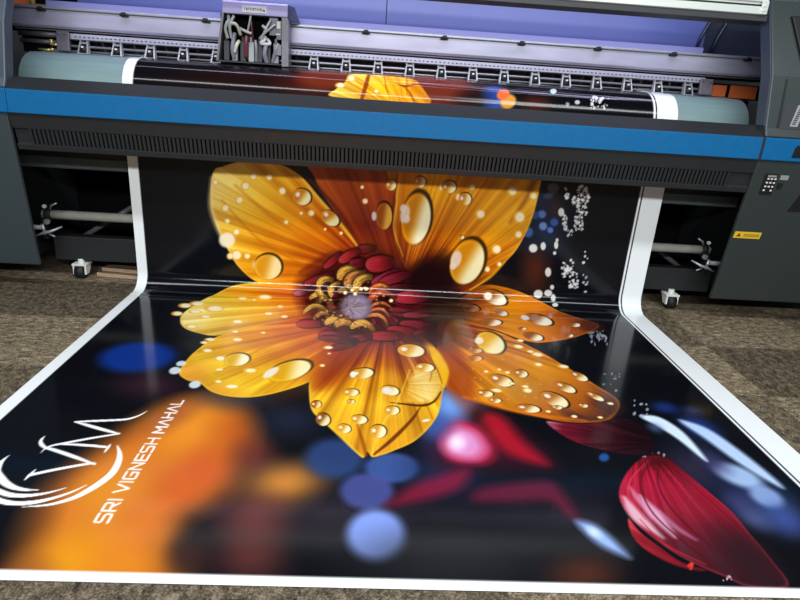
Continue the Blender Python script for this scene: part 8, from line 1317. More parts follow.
('L',[[-0.9358,0.5384],[-0.9358,0.5706]],0.0037,(250,250,248),1,0.0018),
('L',[[-0.9549,0.6263],[-0.9549,0.592],[-0.9506,0.588],[-0.9398,0.588],[-0.9355,0.592],[-0.9355,0.6202],[-0.9312,0.6243],[-0.9192,0.6243],[-0.9149,0.6202],[-0.9149,0.586]],0.0037,(250,250,248),1,0.0018),
('L',[[-0.9137,0.6396],[-0.9559,0.6396]],0.0037,(250,250,248),1,0.0018),
('L',[[-0.9137,0.6758],[-0.9559,0.6758]],0.0037,(250,250,248),1,0.0018),
('L',[[-0.9352,0.6396],[-0.9352,0.6758]],0.0037,(250,250,248),1,0.0018),
('L',[[-0.9133,0.7133],[-0.9542,0.7133],[-0.9284,0.7335],[-0.9542,0.7536],[-0.9133,0.7536]],0.0037,(250,250,248),1,0.0018),
('L',[[-0.913,0.7669],[-0.9552,0.7871],[-0.913,0.8072]],0.0037,(250,250,248),1,0.0018),
('L',[[-0.9128,0.8206],[-0.9549,0.8206]],0.0037,(250,250,248),1,0.0018),
('L',[[-0.9128,0.8568],[-0.9549,0.8568]],0.0037,(250,250,248),1,0.0018),
('L',[[-0.9343,0.8206],[-0.9343,0.8568]],0.0037,(250,250,248),1,0.0018),
('L',[[-0.9125,0.8701],[-0.9546,0.8903],[-0.9125,0.9104]],0.0037,(250,250,248),1,0.0018),
('L',[[-0.9543,0.9237],[-0.9131,0.9237],[-0.9131,0.958]],0.0037,(250,250,248),1,0.0018)]
ART_TOP=[
('B',[-0.951,0.103,0.5018,0.0373,0.0075,-0.0866],(40,16,14),0.7,1),
('B',[-0.528,0.109,0.2264,0.0167,0.0072,-0.1046],(84,26,18),0.9,1),
('B',[0.261,0.118,0.2336,0.0202,-0.0017,-0.1352],(100,32,24),0.95,1),
('B',[-0.447,0.175,0.1823,0.0234,0.0076,-0.0969],(110,42,24),1,0.7),
('B',[-0.041,0.247,0.2732,0.069,-0.0063,-0.2883],(128,52,30),1,0.5),
('B',[0.194,0.22,0.1807,0.0445,-0.0138,-0.1959],(112,44,28),1,0.7),
('B',[0.512,0.097,0.0821,0.0059,0.0007,-0.0885],(50,80,170),0.9,0.8),
('B',[0.748,0.07,0.1058,0.0069,0.0017,-0.0601],(90,36,26),0.8,1),
('B',[0.395,0.089,0.1168,0.0084,0.0009,-0.063],(24,20,22),0.7,1),
('B',[0.589,0.077,0.0406,0.0282,0.0207,-0.0368],(220,150,60),1,0.5),
('B',[0.56,0.121,0.0369,0.0199,0.0084,-0.0346],(240,110,60),1,0.4),
('P',[[-0.433,0.038],[-0.407,0.081],[-0.358,0.132],[-0.323,0.22],[-0.159,0.239],[0.028,0.203],[0.075,0.147],[0.11,0.093],[0.141,0.042],[0.078,0.032],[-0.153,0.034]],[-0.064,0.001],[-0.323,0.22],[(0,(235,150,20)),(0.5,(238,170,30)),(1,(245,205,90))],0.45,20,(246,205,80),0.008,0.003,21,1.0),
('S',[[-0.224,0.223],[-0.237,0.12],[-0.256,0.039]],[0.02,0.024,0.02],(140,45,12),0.85,0.006),
('S',[[-0.071,0.149],[-0.012,0.132],[0.063,0.153]],[0.004,0.016,0.004],(140,45,10),0.9,0.005),
('S',[[-0.03,0.138],[0.018,0.087],[0.043,0.036]],[0.004,0.01,0.006],(120,45,8),0.8,0.005),
('S',[[-0.136,0.224],[-0.122,0.115],[-0.095,0.044]],[0.004,0.008,0.004],(160,70,8),0.7,0.004),
('B',[-0.178,0.085,0.0143,0.001,0.0006,-0.0125],(236,178,62),0.85,0.4),
('B',[-0.176,0.085,0.0103,0.0008,0.0004,-0.009],(255,244,206),0.95,0.5),
('B',[-0.385,0.107,0.0284,0.0021,0.0011,-0.0187],(236,178,62),0.85,0.4),
('B',[-0.382,0.108,0.0205,0.0015,0.0008,-0.0135],(255,244,206),0.95,0.5),
('B',[-0.326,0.168,0.0229,0.0029,0.0018,-0.0323],(236,178,62),0.85,0.4),
('B',[-0.323,0.169,0.0165,0.0021,0.0013,-0.0232],(255,244,206),0.95,0.5),
('B',[1.081,0.124,0.0024,-0.005,-0.0056,-0.005],(225,225,225),0.68,0.5),
('B',[1.173,0.092,0.0045,-0.0011,-0.0017,-0.0057],(225,225,225),0.73,0.5),
('B',[1.082,0.102,0.0049,-0.0035,-0.0058,-0.0086],(225,225,225),0.84,0.5),
('B',[1.12,0.082,0.0036,-0.0023,-0.0034,-0.0055],(225,225,225),0.83,0.5),
('B',[1.159,0.147,0.0011,-0.0028,-0.0034,-0.0027],(225,225,225),1.0,0.5),
('B',[1.139,0.126,0.0071,-0.0053,-0.0051,-0.0089],(225,225,225),0.89,0.5),
('B',[1.125,0.117,0.0002,-0.0046,-0.0063,-0.002],(225,225,225),0.66,0.5),
('B',[1.133,0.126,0.0071,-0.0039,-0.0061,-0.0128],(225,225,225),0.71,0.5),
('B',[1.15,0.14,-0.0001,-0.0113,-0.0124,-0.0032],(225,225,225),0.93,0.5),
('B',[1.077,0.07,0.0027,-0.0024,-0.0032,-0.0037],(225,225,225),0.73,0.5),
('B',[1.135,0.109,0.0049,-0.0015,-0.0021,-0.0062],(225,225,225),0.75,0.5),
('B',[1.154,0.087,0.0036,-0.0038,-0.0049,-0.0052],(225,225,225),0.94,0.5),
('B',[1.1,0.149,0.0,-0.0108,-0.0095,-0.0025],(225,225,225),0.77,0.5),
('B',[1.127,0.104,0.0006,-0.0039,-0.0045,-0.0012],(225,225,225),0.65,0.5),
('B',[1.115,0.147,0.0049,-0.0033,-0.0045,-0.0084],(225,225,225),0.67,0.5),
('B',[1.137,0.12,0.0019,-0.0091,-0.0074,-0.0041],(225,225,225),0.73,0.5),
('B',[1.147,0.13,0.0034,-0.0019,-0.0038,-0.0078],(225,225,225),0.69,0.5),
('B',[1.184,0.14,0.0032,-0.0,-0.0007,-0.0041],(225,225,225),0.88,0.5),
('B',[1.157,0.074,0.0041,-0.0066,-0.0056,-0.0042],(225,225,225),0.98,0.5),
('B',[1.094,0.14,0.0047,0.0001,-0.0015,-0.0101],(225,225,225),0.7,0.5),
('B',[1.082,0.12,-0.0004,-0.006,-0.005,-0.0007],(225,225,225),0.9,0.5),
('B',[1.129,0.108,0.0045,0.0001,-0.0005,-0.0065],(225,225,225),0.85,0.5),
('B',[1.094,0.066,0.0024,-0.0029,-0.0031,-0.0024],(225,225,225),0.88,0.5),
('B',[1.142,0.084,0.004,0.0003,-0.0001,-0.0032],(225,225,225),0.98,0.5),
('B',[1.162,0.1,0.0,-0.0034,-0.0042,-0.0005],(225,225,225),0.75,0.5),
('B',[1.084,0.09,0.0028,-0.0072,-0.0093,-0.0049],(225,225,225),0.88,0.5),
('B',[1.11,0.116,0.007,-0.0017,-0.0026,-0.0084],(225,225,225),0.62,0.5),
('B',[1.1,0.074,0.0012,-0.0052,-0.0104,-0.0037],(225,225,225),0.68,0.5),
('B',[1.094,0.134,0.0039,-0.0023,-0.003,-0.0063],(225,225,225),0.84,0.5),
('B',[1.097,0.138,0.0044,-0.0015,-0.0031,-0.0087],(225,225,225),0.81,0.5),
('B',[1.088,0.096,0.0003,-0.0055,-0.0056,-0.0009],(225,225,225),0.99,0.5),
('B',[1.094,0.079,0.0036,-0.0005,-0.0009,-0.0042],(225,225,225),0.8,0.5),
('B',[1.113,0.15,0.0028,-0.0041,-0.0039,-0.0043],(225,225,225),0.82,0.5),
('B',[1.113,0.135,0.0043,-0.0087,-0.0098,-0.009],(225,225,225),0.97,0.5),
('B',[1.095,0.143,0.0024,-0.0013,-0.0019,-0.0042],(225,225,225),0.93,0.5),
('B',[1.094,0.117,0.0047,-0.0003,-0.0022,-0.0108],(225,225,225),0.99,0.5),
('B',[1.091,0.081,0.0013,-0.0031,-0.0036,-0.002],(225,225,225),0.91,0.5),
('B',[1.099,0.145,0.0034,-0.0023,-0.0029,-0.0053],(225,225,225),0.63,0.5),
('B',[0.997,0.1,0.0155,0.0011,-0.0003,-0.014],(200,205,210),0.92,0.45),
('B',[0.938,0.083,0.0119,0.0008,-0.0002,-0.0127],(150,155,165),0.92,0.45),
('B',[0.862,0.176,0.0208,0.0025,-0.0043,-0.0264],(210,235,235),0.92,0.45)]


FRONT, RB, HT = 2.3209, .11, .86          # floor length, bend radius, top of the hang
PT = [(.02,1.162),(.023,1.193),(.035,1.23),(.056,1.265),(.087,1.297),(.13,1.322),(.175,1.334),(.22,1.338),(.30,1.340),(.35,1.347),(.39,1.362)]
T_FLAT = FRONT-RB; T_ARC = RB*math.pi/2; T_TOP = T_FLAT+T_ARC+HT-RB
def paper_point(t):
    if t <= T_FLAT: return (t-FRONT, 0.0)
    if t <= T_FLAT+T_ARC:
        a = (t-T_FLAT)/RB; return (-RB+RB*math.sin(a), RB-RB*math.cos(a))
    return (0.0, RB+t-T_FLAT-T_ARC)
def smooth_line(P, n=6, closed=False):
    P = np.array(P, float); N = len(P); out = []
    for i in range(N if closed else N-1):
        if closed: a, b, c, d = P[i-1], P[i], P[(i+1) % N], P[(i+2) % N]
        else: a, b, c, d = P[max(i-1, 0)], P[i], P[i+1], P[min(i+2, N-1)]
        for k in range(n):
            u = k/n; out.append(.5*((2*b)+(-a+c)*u+(2*a-5*b+4*c-d)*u*u+(-a+3*b-3*c+d)*u**3))
    if not closed: out.append(P[-1])
    return np.array(out)
class Print:
    """ink on the sheet: a colour for every point (s across, t along) of the paper"""
    def __init__(q, s, t, ground):
        q.s, q.t = s, t; q.c = np.empty((len(t), len(s), 3)); q.c[:] = ground
    def win(q, lo, hi):
        j0, j1 = np.searchsorted(q.s, lo[0]), np.searchsorted(q.s, hi[0]); i0, i1 = np.searchsorted(q.t, lo[1]), np.searchsorted(q.t, hi[1])
        if j0 >= j1 or i0 >= i1: return None
        S, T = np.meshgrid(q.s[j0:j1], q.t[i0:i1]); return (slice(i0, i1), slice(j0, j1)), S, T
    def lay(q, sl, a, col):
        q.c[sl] = q.c[sl]*(1-a[..., None])+np.asarray(col, float)*a[..., None]
    def local(q, e, grow=1.0):
        s0, t0, a1, a2, b1, b2 = e
        hs, ht = (abs(a1)+abs(b1))*grow, (abs(a2)+abs(b2))*grow
        w = q.win((s0-hs, t0-ht), (s0+hs, t0+ht))
        if w is None: return None
        sl, S, T = w; det = a1*b2-a2*b1
        u = ((S-s0)*b2-(T-t0)*b1)/det; v = (-(S-s0)*a2+(T-t0)*a1)/det
        return sl, u, v
    def B(q, e, col, al, soft):
        w = q.local(e, 1.5 if soft >= 1 else 1.25)
        if w is None: return
        sl, u, v = w; r = np.hypot(u, v)
        if soft >= 1: a = np.clip(1-r/1.5, 0, 1); a = a*a*(3-2*a)
        else:
            a = np.clip((1+soft/2-r)/max(soft, .05), 0, 1); a = a*a*(3-2*a)
        q.lay(sl, a*al, col)
    def D(q, e, c0, c1, hl):
        w = q.local(e, 1.5)
        if w is None: return
        sl, u, v = w; r = np.hypot(u, v)
        sh = np.clip((1.12-np.hypot(u-.05, v+.06))/.1, 0, 1)*np.clip(.62+.5*(u-v), .3, .95)
        q.lay(sl, sh, tuple(x*.25 for x in c0))
        a = np.clip((1.0-r)/.1, 0, 1); g = np.clip((u*.8+v*.22+.28)/.72, 0, 1); g = g*g*(3-2*g)
        col = np.array(c0)*(1-g[..., None])+np.array(c1)*g[..., None]
        q.lay(sl, a, col)
        rim = np.clip((r-.74)/.2, 0, 1)*np.clip((1-r)/.1, 0, 1)*np.clip(.3-u, 0, 1); q.lay(sl, rim*.8, tuple(min(255, x*1.25+10) for x in c0))
        if hl:
            h = np.clip((.3-np.hypot(u+.5, (v+.12)*.8))/.14, 0, 1); q.lay(sl, h*.95, (248, 240, 232))
    def P(q, pts, base, tip, ramp, vein, freq, edge, ew, soft, seed, al):
        L = smooth_line(pts, 6, True); w = q.win(L.min(0)-max(.02, soft*1.1), L.max(0)+max(.02, soft*1.1))
        if w is None: return
        sl, S, T = w
        inside = np.zeros(S.shape, bool); d2 = np.full(S.shape, 9.0)
        for (x0, y0), (x1, y1) in zip(L, np.roll(L, -1, 0)):
            if y0 != y1:
                c = (y0 > T) != (y1 > T); inside ^= c & (S < (x1-x0)*(T-y0)/(y1-y0)+x0)
            dx, dy = x1-x0, y1-y0; k = np.clip(((S-x0)*dx+(T-y0)*dy)/(dx*dx+dy*dy+1e-12), 0, 1)
            d2 = np.minimum(d2, (S-x0-k*dx)**2+(T-y0-k*dy)**2)
        sd = np.sqrt(d2)*np.where(inside, 1, -1); a = np.clip(.5+sd/(2*soft), 0, 1)
        bx, by = base; ax, ay = tip[0]-bx, tip[1]-by; l2 = ax*ax+ay*ay
        u = ((S-bx)*ax+(T-by)*ay)/l2; v = (-(S-bx)*ay+(T-by)*ax)/l2
        ang = np.arctan2(v, np.maximum(u, .02)+.25)
        rg = np.random.RandomState(seed); K = 400
        def n1(f):
            r = rg.rand(K); x = (ang*f+50) % (K-1); i = x.astype(int); fr = x-i; fr = fr*fr*(3-2*fr); return r[i]*(1-fr)+r[(i+1) % K]*fr
        nz = .5*n1(freq)+.3*n1(freq*2.6)+.2*n1(freq*6)
        wob = rg.rand(K); xx = (u*9+30) % (K-1); ii = xx.astype(int); fr = xx-ii
        nz = nz+.12*((wob[ii]*(1-fr)+wob[(ii+1) % K]*fr)-.5)
        uu = np.clip(u+.34*(nz-.5), 0, 1)
        xs = [k[0] for k in ramp]; col = np.stack([np.interp(uu, xs, [k[1][c] for k in ramp]) for c in range(3)], -1)
        f = 1+vein*1.5*(nz-.5); col = np.clip(col*f[..., None]**np.array([.8, 1.15, 1.2]), 0, 255)
        if edge is not None:
            g = np.clip(1-sd/ew, 0, 1)*.7*np.clip(u*1.6, 0, 1); col = col*(1-g[..., None])+np.array(edge, float)*g[..., None]
        q.lay(sl, a*al, col)
    def S(q, pts, ws, col, al, soft, fine=6):
        P = np.array([(p[0], p[1], w) for p, w in zip(pts, ws)]); L = smooth_line(P, fine) if fine else P
        r = np.maximum(L[:, 2], .0004)/2; m = r.max()+soft*1.5
        w = q.win(L[:, :2].min(0)-m, L[:, :2].max(0)+m)
        if w is None: return
        sl, S, T = w; best = np.full(S.shape, -9.0)
        for i in range(len(L)-1):
            x0, y0 = L[i, :2]; dx, dy = L[i+1, :2]-L[i, :2]
            k = np.clip(((S-x0)*dx+(T-y0)*dy)/(dx*dx+dy*dy+1e-12), 0, 1)
            best = np.maximum(best, r[i]+(r[i+1]-r[i])*k-np.hypot(S-x0-k*dx, T-y0-k*dy))
        a = np.clip(.5+best/(2*soft), 0, 1); a = a*a*(3-2*a)
        q.lay(sl, a*al, col)
    def draw(q, items):
        for it in items:
            if it[0] == 'L':
                _, pts, w, col, al, soft = it; q.S(pts, [w*2]*len(pts), col, al, soft, 0)
            else: getattr(q, it[0])(*it[1:])
WHITE = np.array((243, 246, 248.0))
def margins(pr, front):
    S, T = np.meshgrid(pr.s, pr.t)
    def step(x, e): return np.clip(.5+(x-e)/.003, 0, 1)
    out = np.maximum(step(-S, 1.540), step(S, 1.453))
    if front: out = np.maximum(out, step(-T, -.036))
    pr.lay((slice(None), slice(None)), out, WHITE)
    pr.lay((slice(None), slice(None)), np.minimum(step(S, 1.4665), step(-S, -1.4745))*(step(T, .036) if front else 1), (16, 16, 20))
s_ax = np.linspace(-1.6, 1.6, 961)
main = Print(s_ax, np.concatenate([np.arange(0, T_FLAT-.12, .0045), np.arange(T_FLAT-.12, T_FLAT+T_ARC+.05, .003), np.arange(T_FLAT+T_ARC+.05, T_TOP, .0045)]), (13, 14, 20))
main.draw(ART); margins(main, True)
PA = np.array([(y-.0035*(1 if z < 1.334 else 0), z+.004) for y, z in PT]); PL_T = np.concatenate([[0], np.cumsum(np.hypot(*np.diff(np.array(PT), axis=0).T))])
PL = smooth_line(np.column_stack([PA, PL_T]), 8)
tt = np.arange(0, .475, .004); top = Print(s_ax, tt, (13, 13, 17)); top.draw(ART_TOP); margins(top, False)
def banner():
    rows = []; cols = []; rg = np.random.RandomState(4); ns = len(s_ax)
    def waves(n, lo, hi):
        return [(rg.uniform(lo, hi), rg.uniform(.3, 1.2), rg.uniform(0, 6.3), rg.uniform(0, 6.3)) for _ in range(n)]
    wv = waves(5, 0, 1)
    for i, t in enumerate(main.t):
        y, z = paper_point(float(t)); e = paper_point(float(t)+1e-4); ty, tz = e[0]-y, e[1]-z; l = math.hypot(ty, tz) or 1; ny, nz = -tz/l, ty/l
        d = np.zeros(ns)
        for k, (dt, f, p, c) in enumerate(wv):                 # a few long creases where the sheet turns up off the floor
            tc = T_FLAT-.05+.034*k; wdt = .008+.003*(k % 3)
            prof = np.exp(-((t-tc-.006*np.sin(s_ax*f*1.3+c))/wdt)**2)
            d += .0009*prof*np.clip(.15+.9*np.sin(s_ax*(f+.6)*2.4+p), 0, 1)*(1 if k % 2 else -1)
        if t > T_FLAT+T_ARC: d += .003*np.sin(s_ax*2.1+1.0)*np.sin((t-T_FLAT)*4)*min(1, (t-T_FLAT-T_ARC)*4)
        h = .0028
        rows.append(np.column_stack([s_ax, y+ny*(h+d), np.maximum(z+nz*(h+d), .0008)])); cols.append(main.c[i])
    y1, z1 = rows[-1][0][1], rows[-1][0][2]
    for k in range(1, 6):
        u = k/6; rows.append(np.column_stack([s_ax, np.full(ns, y1+(PL[0, 0]-y1)*u), np.full(ns, z1+(PL[0, 1]-z1)*u)])); cols.append(main.c[-1])
    for i, t in enumerate(tt):
        y = np.interp(t, PL[:, 2], PL[:, 0]); z = np.interp(t, PL[:, 2], PL[:, 1])
        d = .0011*np.sin(t*150+.8*np.sin(s_ax*1.7)+s_ax*.7)*np.exp(-((t-.15)/.07)**2)*(.5+.5*np.sin(s_ax*2.3+.5))+.0006
        rows.append(np.column_stack([s_ax, y-np.maximum(d, 0)*.8, z+np.maximum(d, 0)*.8])); cols.append(top.c[i])
    V = np.stack(rows); Cc = np.stack(cols); nr = len(rows)
    me = bpy.data.meshes.new('printed_banner'); me.vertices.add(nr*ns); me.vertices.foreach_set('co', V.reshape(-1).astype(np.float32))
    idx = np.arange(nr*ns).reshape(nr, ns); q = np.stack([idx[:-1, :-1], idx[:-1, 1:], idx[1:, 1:], idx[1:, :-1]], -1).reshape(-1, 4)
    me.loops.add(q.size); me.loops.foreach_set('vertex_index', q.reshape(-1).astype(np.int32))
    me.polygons.add(len(q)); me.polygons.foreach_set('loop_start', np.arange(0, q.size, 4, dtype=np.int32))
    try: me.polygons.foreach_set('loop_total', np.full(len(q), 4, np.int32))
    except Exception: pass
    me.update(calc_edges=True); me.polygons.foreach_set('use_smooth', np.ones(len(q), bool))
    at = me.color_attributes.new('ink', 'FLOAT_COLOR', 'POINT')
    lin = s2l(np.clip(Cc, 0, 255).reshape(-1, 3))*INK_GAIN
    at.data.foreach_set('color', np.column_stack([lin, np.ones(len(lin))]).astype(np.float32).reshape(-1))
    m = bpy.data.materials.new('glossy_printed_vinyl'); m.use_nodes = True; nt = m.node_tree; p = nt.nodes['Principled BSDF']
    a = nt.nodes.new('ShaderNodeAttribute'); a.attribute_name = 'ink'; nt.links.new(a.outputs['Color'], p.inputs['Base Color'])
    p.inputs['Roughness'].default_value = .12; p.inputs['Specular IOR Level'].default_value = .3
    me.materials.append(m)
    o = bpy.data.objects.new('printed_banner', me); COL.objects.link(o)
    return tag(o, 'glossy printed banner of a wet orange flower, hanging from the printer onto the floor', 'banner')
INK_GAIN = 1.0
banner()

# ------------------------------------------------------------------ the printer
PR = empty('inkjet_printer', (0, 0, 0))
tag(PR, 'wide charcoal banner printer with a blue front stripe and grey end cabinets', 'printer')
XL, XR = -2.02, 1.905
def part(name, mb, m, bevel=0, parent=PR, label=None, smooth=False): return mb.build(name, m, parent, bevel, smooth, label)
# front apron with the blue stripe and the slotted grille
part('front_apron', MB().prism([(-.225,1.205),(-.25,1.2085),(-.35,1.152),(-.352,1.033),(-.345,1.026),(-.322,.957),(-.306,.953),(-.288,.879),(-.303,.876),(-.292,.845),(-.25,.85),(-.255,.87),(-.27,.95),(-.28,1.03),(-.30,1.13),(-.235,1.185)], -2.042, 1.932), APRON, .003)
part('blue_stripe', MB().prism([(-.35,1.1515),(-.357,1.148),(-.358,1.037),(-.351,1.0335)], -2.029, XR-.002), BLUE, .0015, label='blue painted stripe along the front')
g = MB(); n = 170; x0, x1 = -1.962, 1.80
for i in range(n):
    x = x0+(x1-x0)*i/n; g.prism([(-.3222,.9565),(-.3032,.8765),(-.291,.88),(-.309,.952)], x, x+.0128)
part('vent_grille', g, APRON)
part('vent_recess', MB().prism([(-.3085,.953),(-.2905,.8795),(-.2885,.8795),(-.3065,.953)], x0, x1), BLACK)
# curved front platen, lower heater plate
def platen_prof(pad): return PT+[(.39, 1.30), (.2, 1.30), (.11, 1.25), (.06, 1.165)]
part('front_platen', MB().prism(platen_prof(0), -2.165, 2.035), TEAL, label='pale teal curved plate under the banner')
part('heater_plate', MB().prism([(.035,.77),(.035,.712),(.05,.70),(.07,.705),(.06,.77)], -2.235, 2.10), HEAT, .004)
part('heater_shade_plate', MB().prism([(.042,.95),(.042,.765),(.06,.765),(.06,.95)], -2.235, 2.10), FRAME)  # dark plate standing in for shade on the heater plate's upper part
part('rear_platen', MB().box((-2.3, .44, 1.25), (2.25, .62, 1.335)), GREYM)
# gantry
INNER = True
part('gantry_beam', MB().prism([(.12,1.556),(.12,1.476),(.13,1.463),(.33,1.463),(.33,1.556)], -2.24, 2.2), LAV, .002, label='bright brushed gantry beam')
part('gantry_rail', MB().prism([(.118,1.558),(.108,1.561),(.108,1.572),(.125,1.576),(.20,1.576),(.20,1.558)], -2.24, 2.2), SILV, .0015)
part('rail_ledge', MB().prism([(.16,1.578),(.16,1.607),(.2,1.61),(.2,1.578)], -2.03, 1.73), mat('soft_violet_ledge', (118, 121, 165), .45))
for k in range(10):
    x = -2.035+.4462*k
    if x < -1.9: x = -2.035
    part('beam_clip', MB().box((x-.022, .095, 1.549), (x+.022, .12, 1.562)).box((x-.012, .09, 1.553), (x+.012, .10, 1.569)), RUB, .002)
part('drive_channel', MB().box((-2.2, .15, 1.443), (2.16, .3, 1.475)), BLACK)
part('encoder_rail', MB().box((-2.2, .128, 1.452), (2.16, .15, 1.458)), GREYM)
part('roller_bar', MB().prism([(.115,1.443),(.112,1.44),(.105,1.414),(.115,1.41),(.2,1.41),(.2,1.443)], -1.90, 1.76), STRIP, .002, label='pale perforated strip above the pinch rollers')
h = MB()
for i in range(150):
    x = -1.87+i*.0241; h.box((x, .104, 1.4245), (x+.009, .112, 1.4295))
part('roller_bar_holes', h, FRAME)
part('roller_recess', MB().box((-2.2, .19, 1.335), (2.16, .21, 1.42)), mat('dark_polished_steel', (96, 84, 84), .12, metal=.9))
part('roller_shaft', MB().tube([(-1.9, .10, 1.378), (1.74, .10, 1.378)], .006, 8).tube([(-1.9, .12, 1.352), (1.74, .12, 1.352)], .004, 8), SILV)
arm = MB(); X0 = -1.815
for sx in (-1, 1): arm.hexa([(X0+sx*u-v*.004, y, zz) for u, v, y, zz in ((.026,1,.055,1.340),(.026,-1,.055,1.340),(.028,-1,.085,1.340),(.028,1,.085,1.340),(.018,1,.088,1.410),(.018,-1,.088,1.410),(.018,-1,.108,1.410),(.018,1,.108,1.410))])
arm.box((X0-.022, .084, 1.392), (X0+.022, .11, 1.402)).box((X0-.027, .056, 1.340), (X0+.027, .066, 1.345))
proto = part('pinch_roller', arm, SILV); wh = MB().tube([(X0-.016, .08, 1.364), (X0+.016, .08, 1.364)], .019, 14).build('wheel', RUB, proto); sh = MB().box((X0-.006, .057, 1.372), (X0+.006, .061, 1.380)).build('spring', WHITEP, proto)
for k in range(20):
    if k == 0: o = proto
    else:
        o = proto.copy(); COL.objects.link(o)
        for c in (wh, sh):
            d = c.copy(); COL.objects.link(d); d.parent = o
    o.location.x = 1.06*.1824*k
part('end_bracket', MB().prism([(.06,1.35),(.085,1.345),(.085,1.445),(.075,1.45)], -1.955, -1.888).tube([(-1.94,.075,1.44),(-1.94,.065,1.44)], .006, 8).tube([(-1.91,.072,1.44),(-1.91,.062,1.44)], .006, 8), GREYM, .002)
part('end_bracket', MB().prism([(.06,1.35),(.085,1.345),(.085,1.432),(.075,1.437)], 1.715, 1.79).tube([(1.73,.075,1.425),(1.73,.062,1.425)], .006, 8).tube([(1.77,.072,1.425),(1.77,.06,1.425)], .006, 8), GREYM, .002)
part('brass_fitting', MB().tube([(-1.99,.08,1.375),(-1.99,.08,1.405)], .010, 10).tube([(-1.99,.08,1.378),(-1.955,.08,1.378)], .007, 10), BRASS)
part('brass_fitting', MB().tube([(-2.06,.07,1.349),(-1.985,.07,1.349)], .006, 10).tube([(-1.985,.07,1.343),(-1.985,.07,1.36)], .01, 10), BRASS)
part('dim_guide', MB().tube([(-2.2,.16,1.432),(-1.96,.16,1.432)], .016, 10).tube([(-2.2,.17,1.392),(-2.0,.17,1.392)], .013, 10), GREYM)
part('orange_panel', MB().box((1.81,.1,1.345), (1.893,.11,1.408)), ORANGE, label='orange panel at the right end')
part('orange_panel', MB().box((1.918,.1,1.342), (2.08,.11,1.412)), ORANGE, label='orange panel at the right end')
part('orange_panel', MB().box((-2.36,.4,1.56), (-2.22,.42,1.68)), ORANGE, label='orange panel at the left end')
part('brass_fitting', MB().tube([(-2.2,.36,1.585),(-2.2,.36,1.66)], .016, 10).tube([(-2.2,.36,1.59),(-2.02,.36,1.59)], .009, 10), BRASS)
# rear cover
part('rear_cover', MB().box((-1.98,.45,1.45), (-.142,.465,1.95)), BACK, label='blue violet rear cover panel, left of the seam')
part('rear_cover', MB().box((-.136,.45,1.45), (1.86,.465,1.95)), BACK, label='blue violet rear cover panel, right of the seam')
part('rear_cover_end', MB().box((1.86,.455,1.45), (2.4,.47,1.95)), NAVY)
part('rear_cover_end', MB().box((-2.5,.455,1.45), (-1.98,.47,1.95)), BLACK)
br = MB()
for dx in (0, .105): br.tube([(1.81+dx,.44,1.60),(1.835+dx,.435,1.70),(1.875+dx,.43,1.80),(1.92+dx,.42,1.90)], .011, 8)
part('curved_bracket', br, NAVY)
# top rail
INNER = False
part('top_rail', MB().prism([(-.14,1.803),(-.14,1.767),(-.132,1.763),(-.07,1.763),(-.07,1.87),(-.14,1.87),(-.14,1.826),(-.128,1.826),(-.128,1.803)], -1.96, 1.875), ALU, .002, label='white aluminium cross rail')
part('groove_shade_strip', MB().box((-1.95,-.1285,1.803), (1.86,-.127,1.814)), RUB)  # dark strip painting the shade inside the top rail's groove
part('rail_end_block', MB().box((1.84,-.146,1.766), (1.877,-.14,1.83)).tube([(1.858,-.15,1.806),(1.858,-.145,1.806)], .008, 10).box((1.844,-.149,1.779), (1.873,-.146,1.787)), ALU, .002)
part('hood_lip', MB().prism([(-.128,1.762),(-.128,1.735),(-.06,1.72),(-.05,1.762)], -1.96, 1.895), DARK)
# ---- end cabinets
def hoodp(side):
    d = .075 if side < 0 else .09
    return [(-.352,1.155),(-.33,1.20),(-.268,1.466),(-.088,1.845),(-.06,1.95),(-.06+d,1.95),(-.088+d,1.845),(-.268+d,1.466),(-.33+d,1.20),(-.33+d,1.155)]
def xin_low(y, z, side):       # inner edge of the lower panel
    u = (1.03-z)/.9
    return (-2.042-.085*u) if side < 0 else (1.912+.08*u)
for side in (-1, 1):
    xo = 2.95*side; m = CAB if side < 0 else CABR
    xi = XL-.012 if side < 0 else XR+.01
    a, b = (xo, xi) if side < 0 else (xi, xo)
    lower = [(-.352,1.031),(-.345,1.02),(-.118,.15),(-.09,.145),(-.09,.16),(-.318,1.02),(-.32,1.031)]
    f = lambda y, z: xin_low(y, z, side)
    part('lower_panel', MB().prism(lower, a if side < 0 else f, f if side < 0 else b), m, .006)
    part('hood_panel', MB().prism(hoodp(side), a, b), HOOD if side < 0 else CABR, .008)
    part('blue_end_stripe', MB().prism([(-.35,1.153),(-.357,1.148),(-.358,1.037),(-.351,1.0325),(-.1,1.0325),(-.1,1.153)], a if side < 0 else b-1.03, b if side > 0 else xi), BLUE, .003)
    c0, c1 = (xo, -2.25) if side < 0 else (2.13, xo)
    part('cabinet_body', MB().box((c0, -.0599, .14), (c1, .7, .95)).box((min(2.62*side, xo), .061, .95), (max(2.62*side, xo), .7, 1.95)), FRAME)
    ix = XL-.02 if side < 0 else XR+.02
    part('inner_frame', MB().prism([(-.22,.95),(-.2,.84),(-.06,.17),(-.02,.15),(-.12,.95)], ix-.24 if side < 0 else ix+.21, ix-.30 if side < 0 else ix+.27), FRAME, .004)
part('hood_liner', MB().prism([(-.325,1.21),(-.262,1.466),(-.09,1.83),(-.005,1.83),(-.18,1.466),(-.245,1.21)], XR+.004, XR+.0095), HOOD)
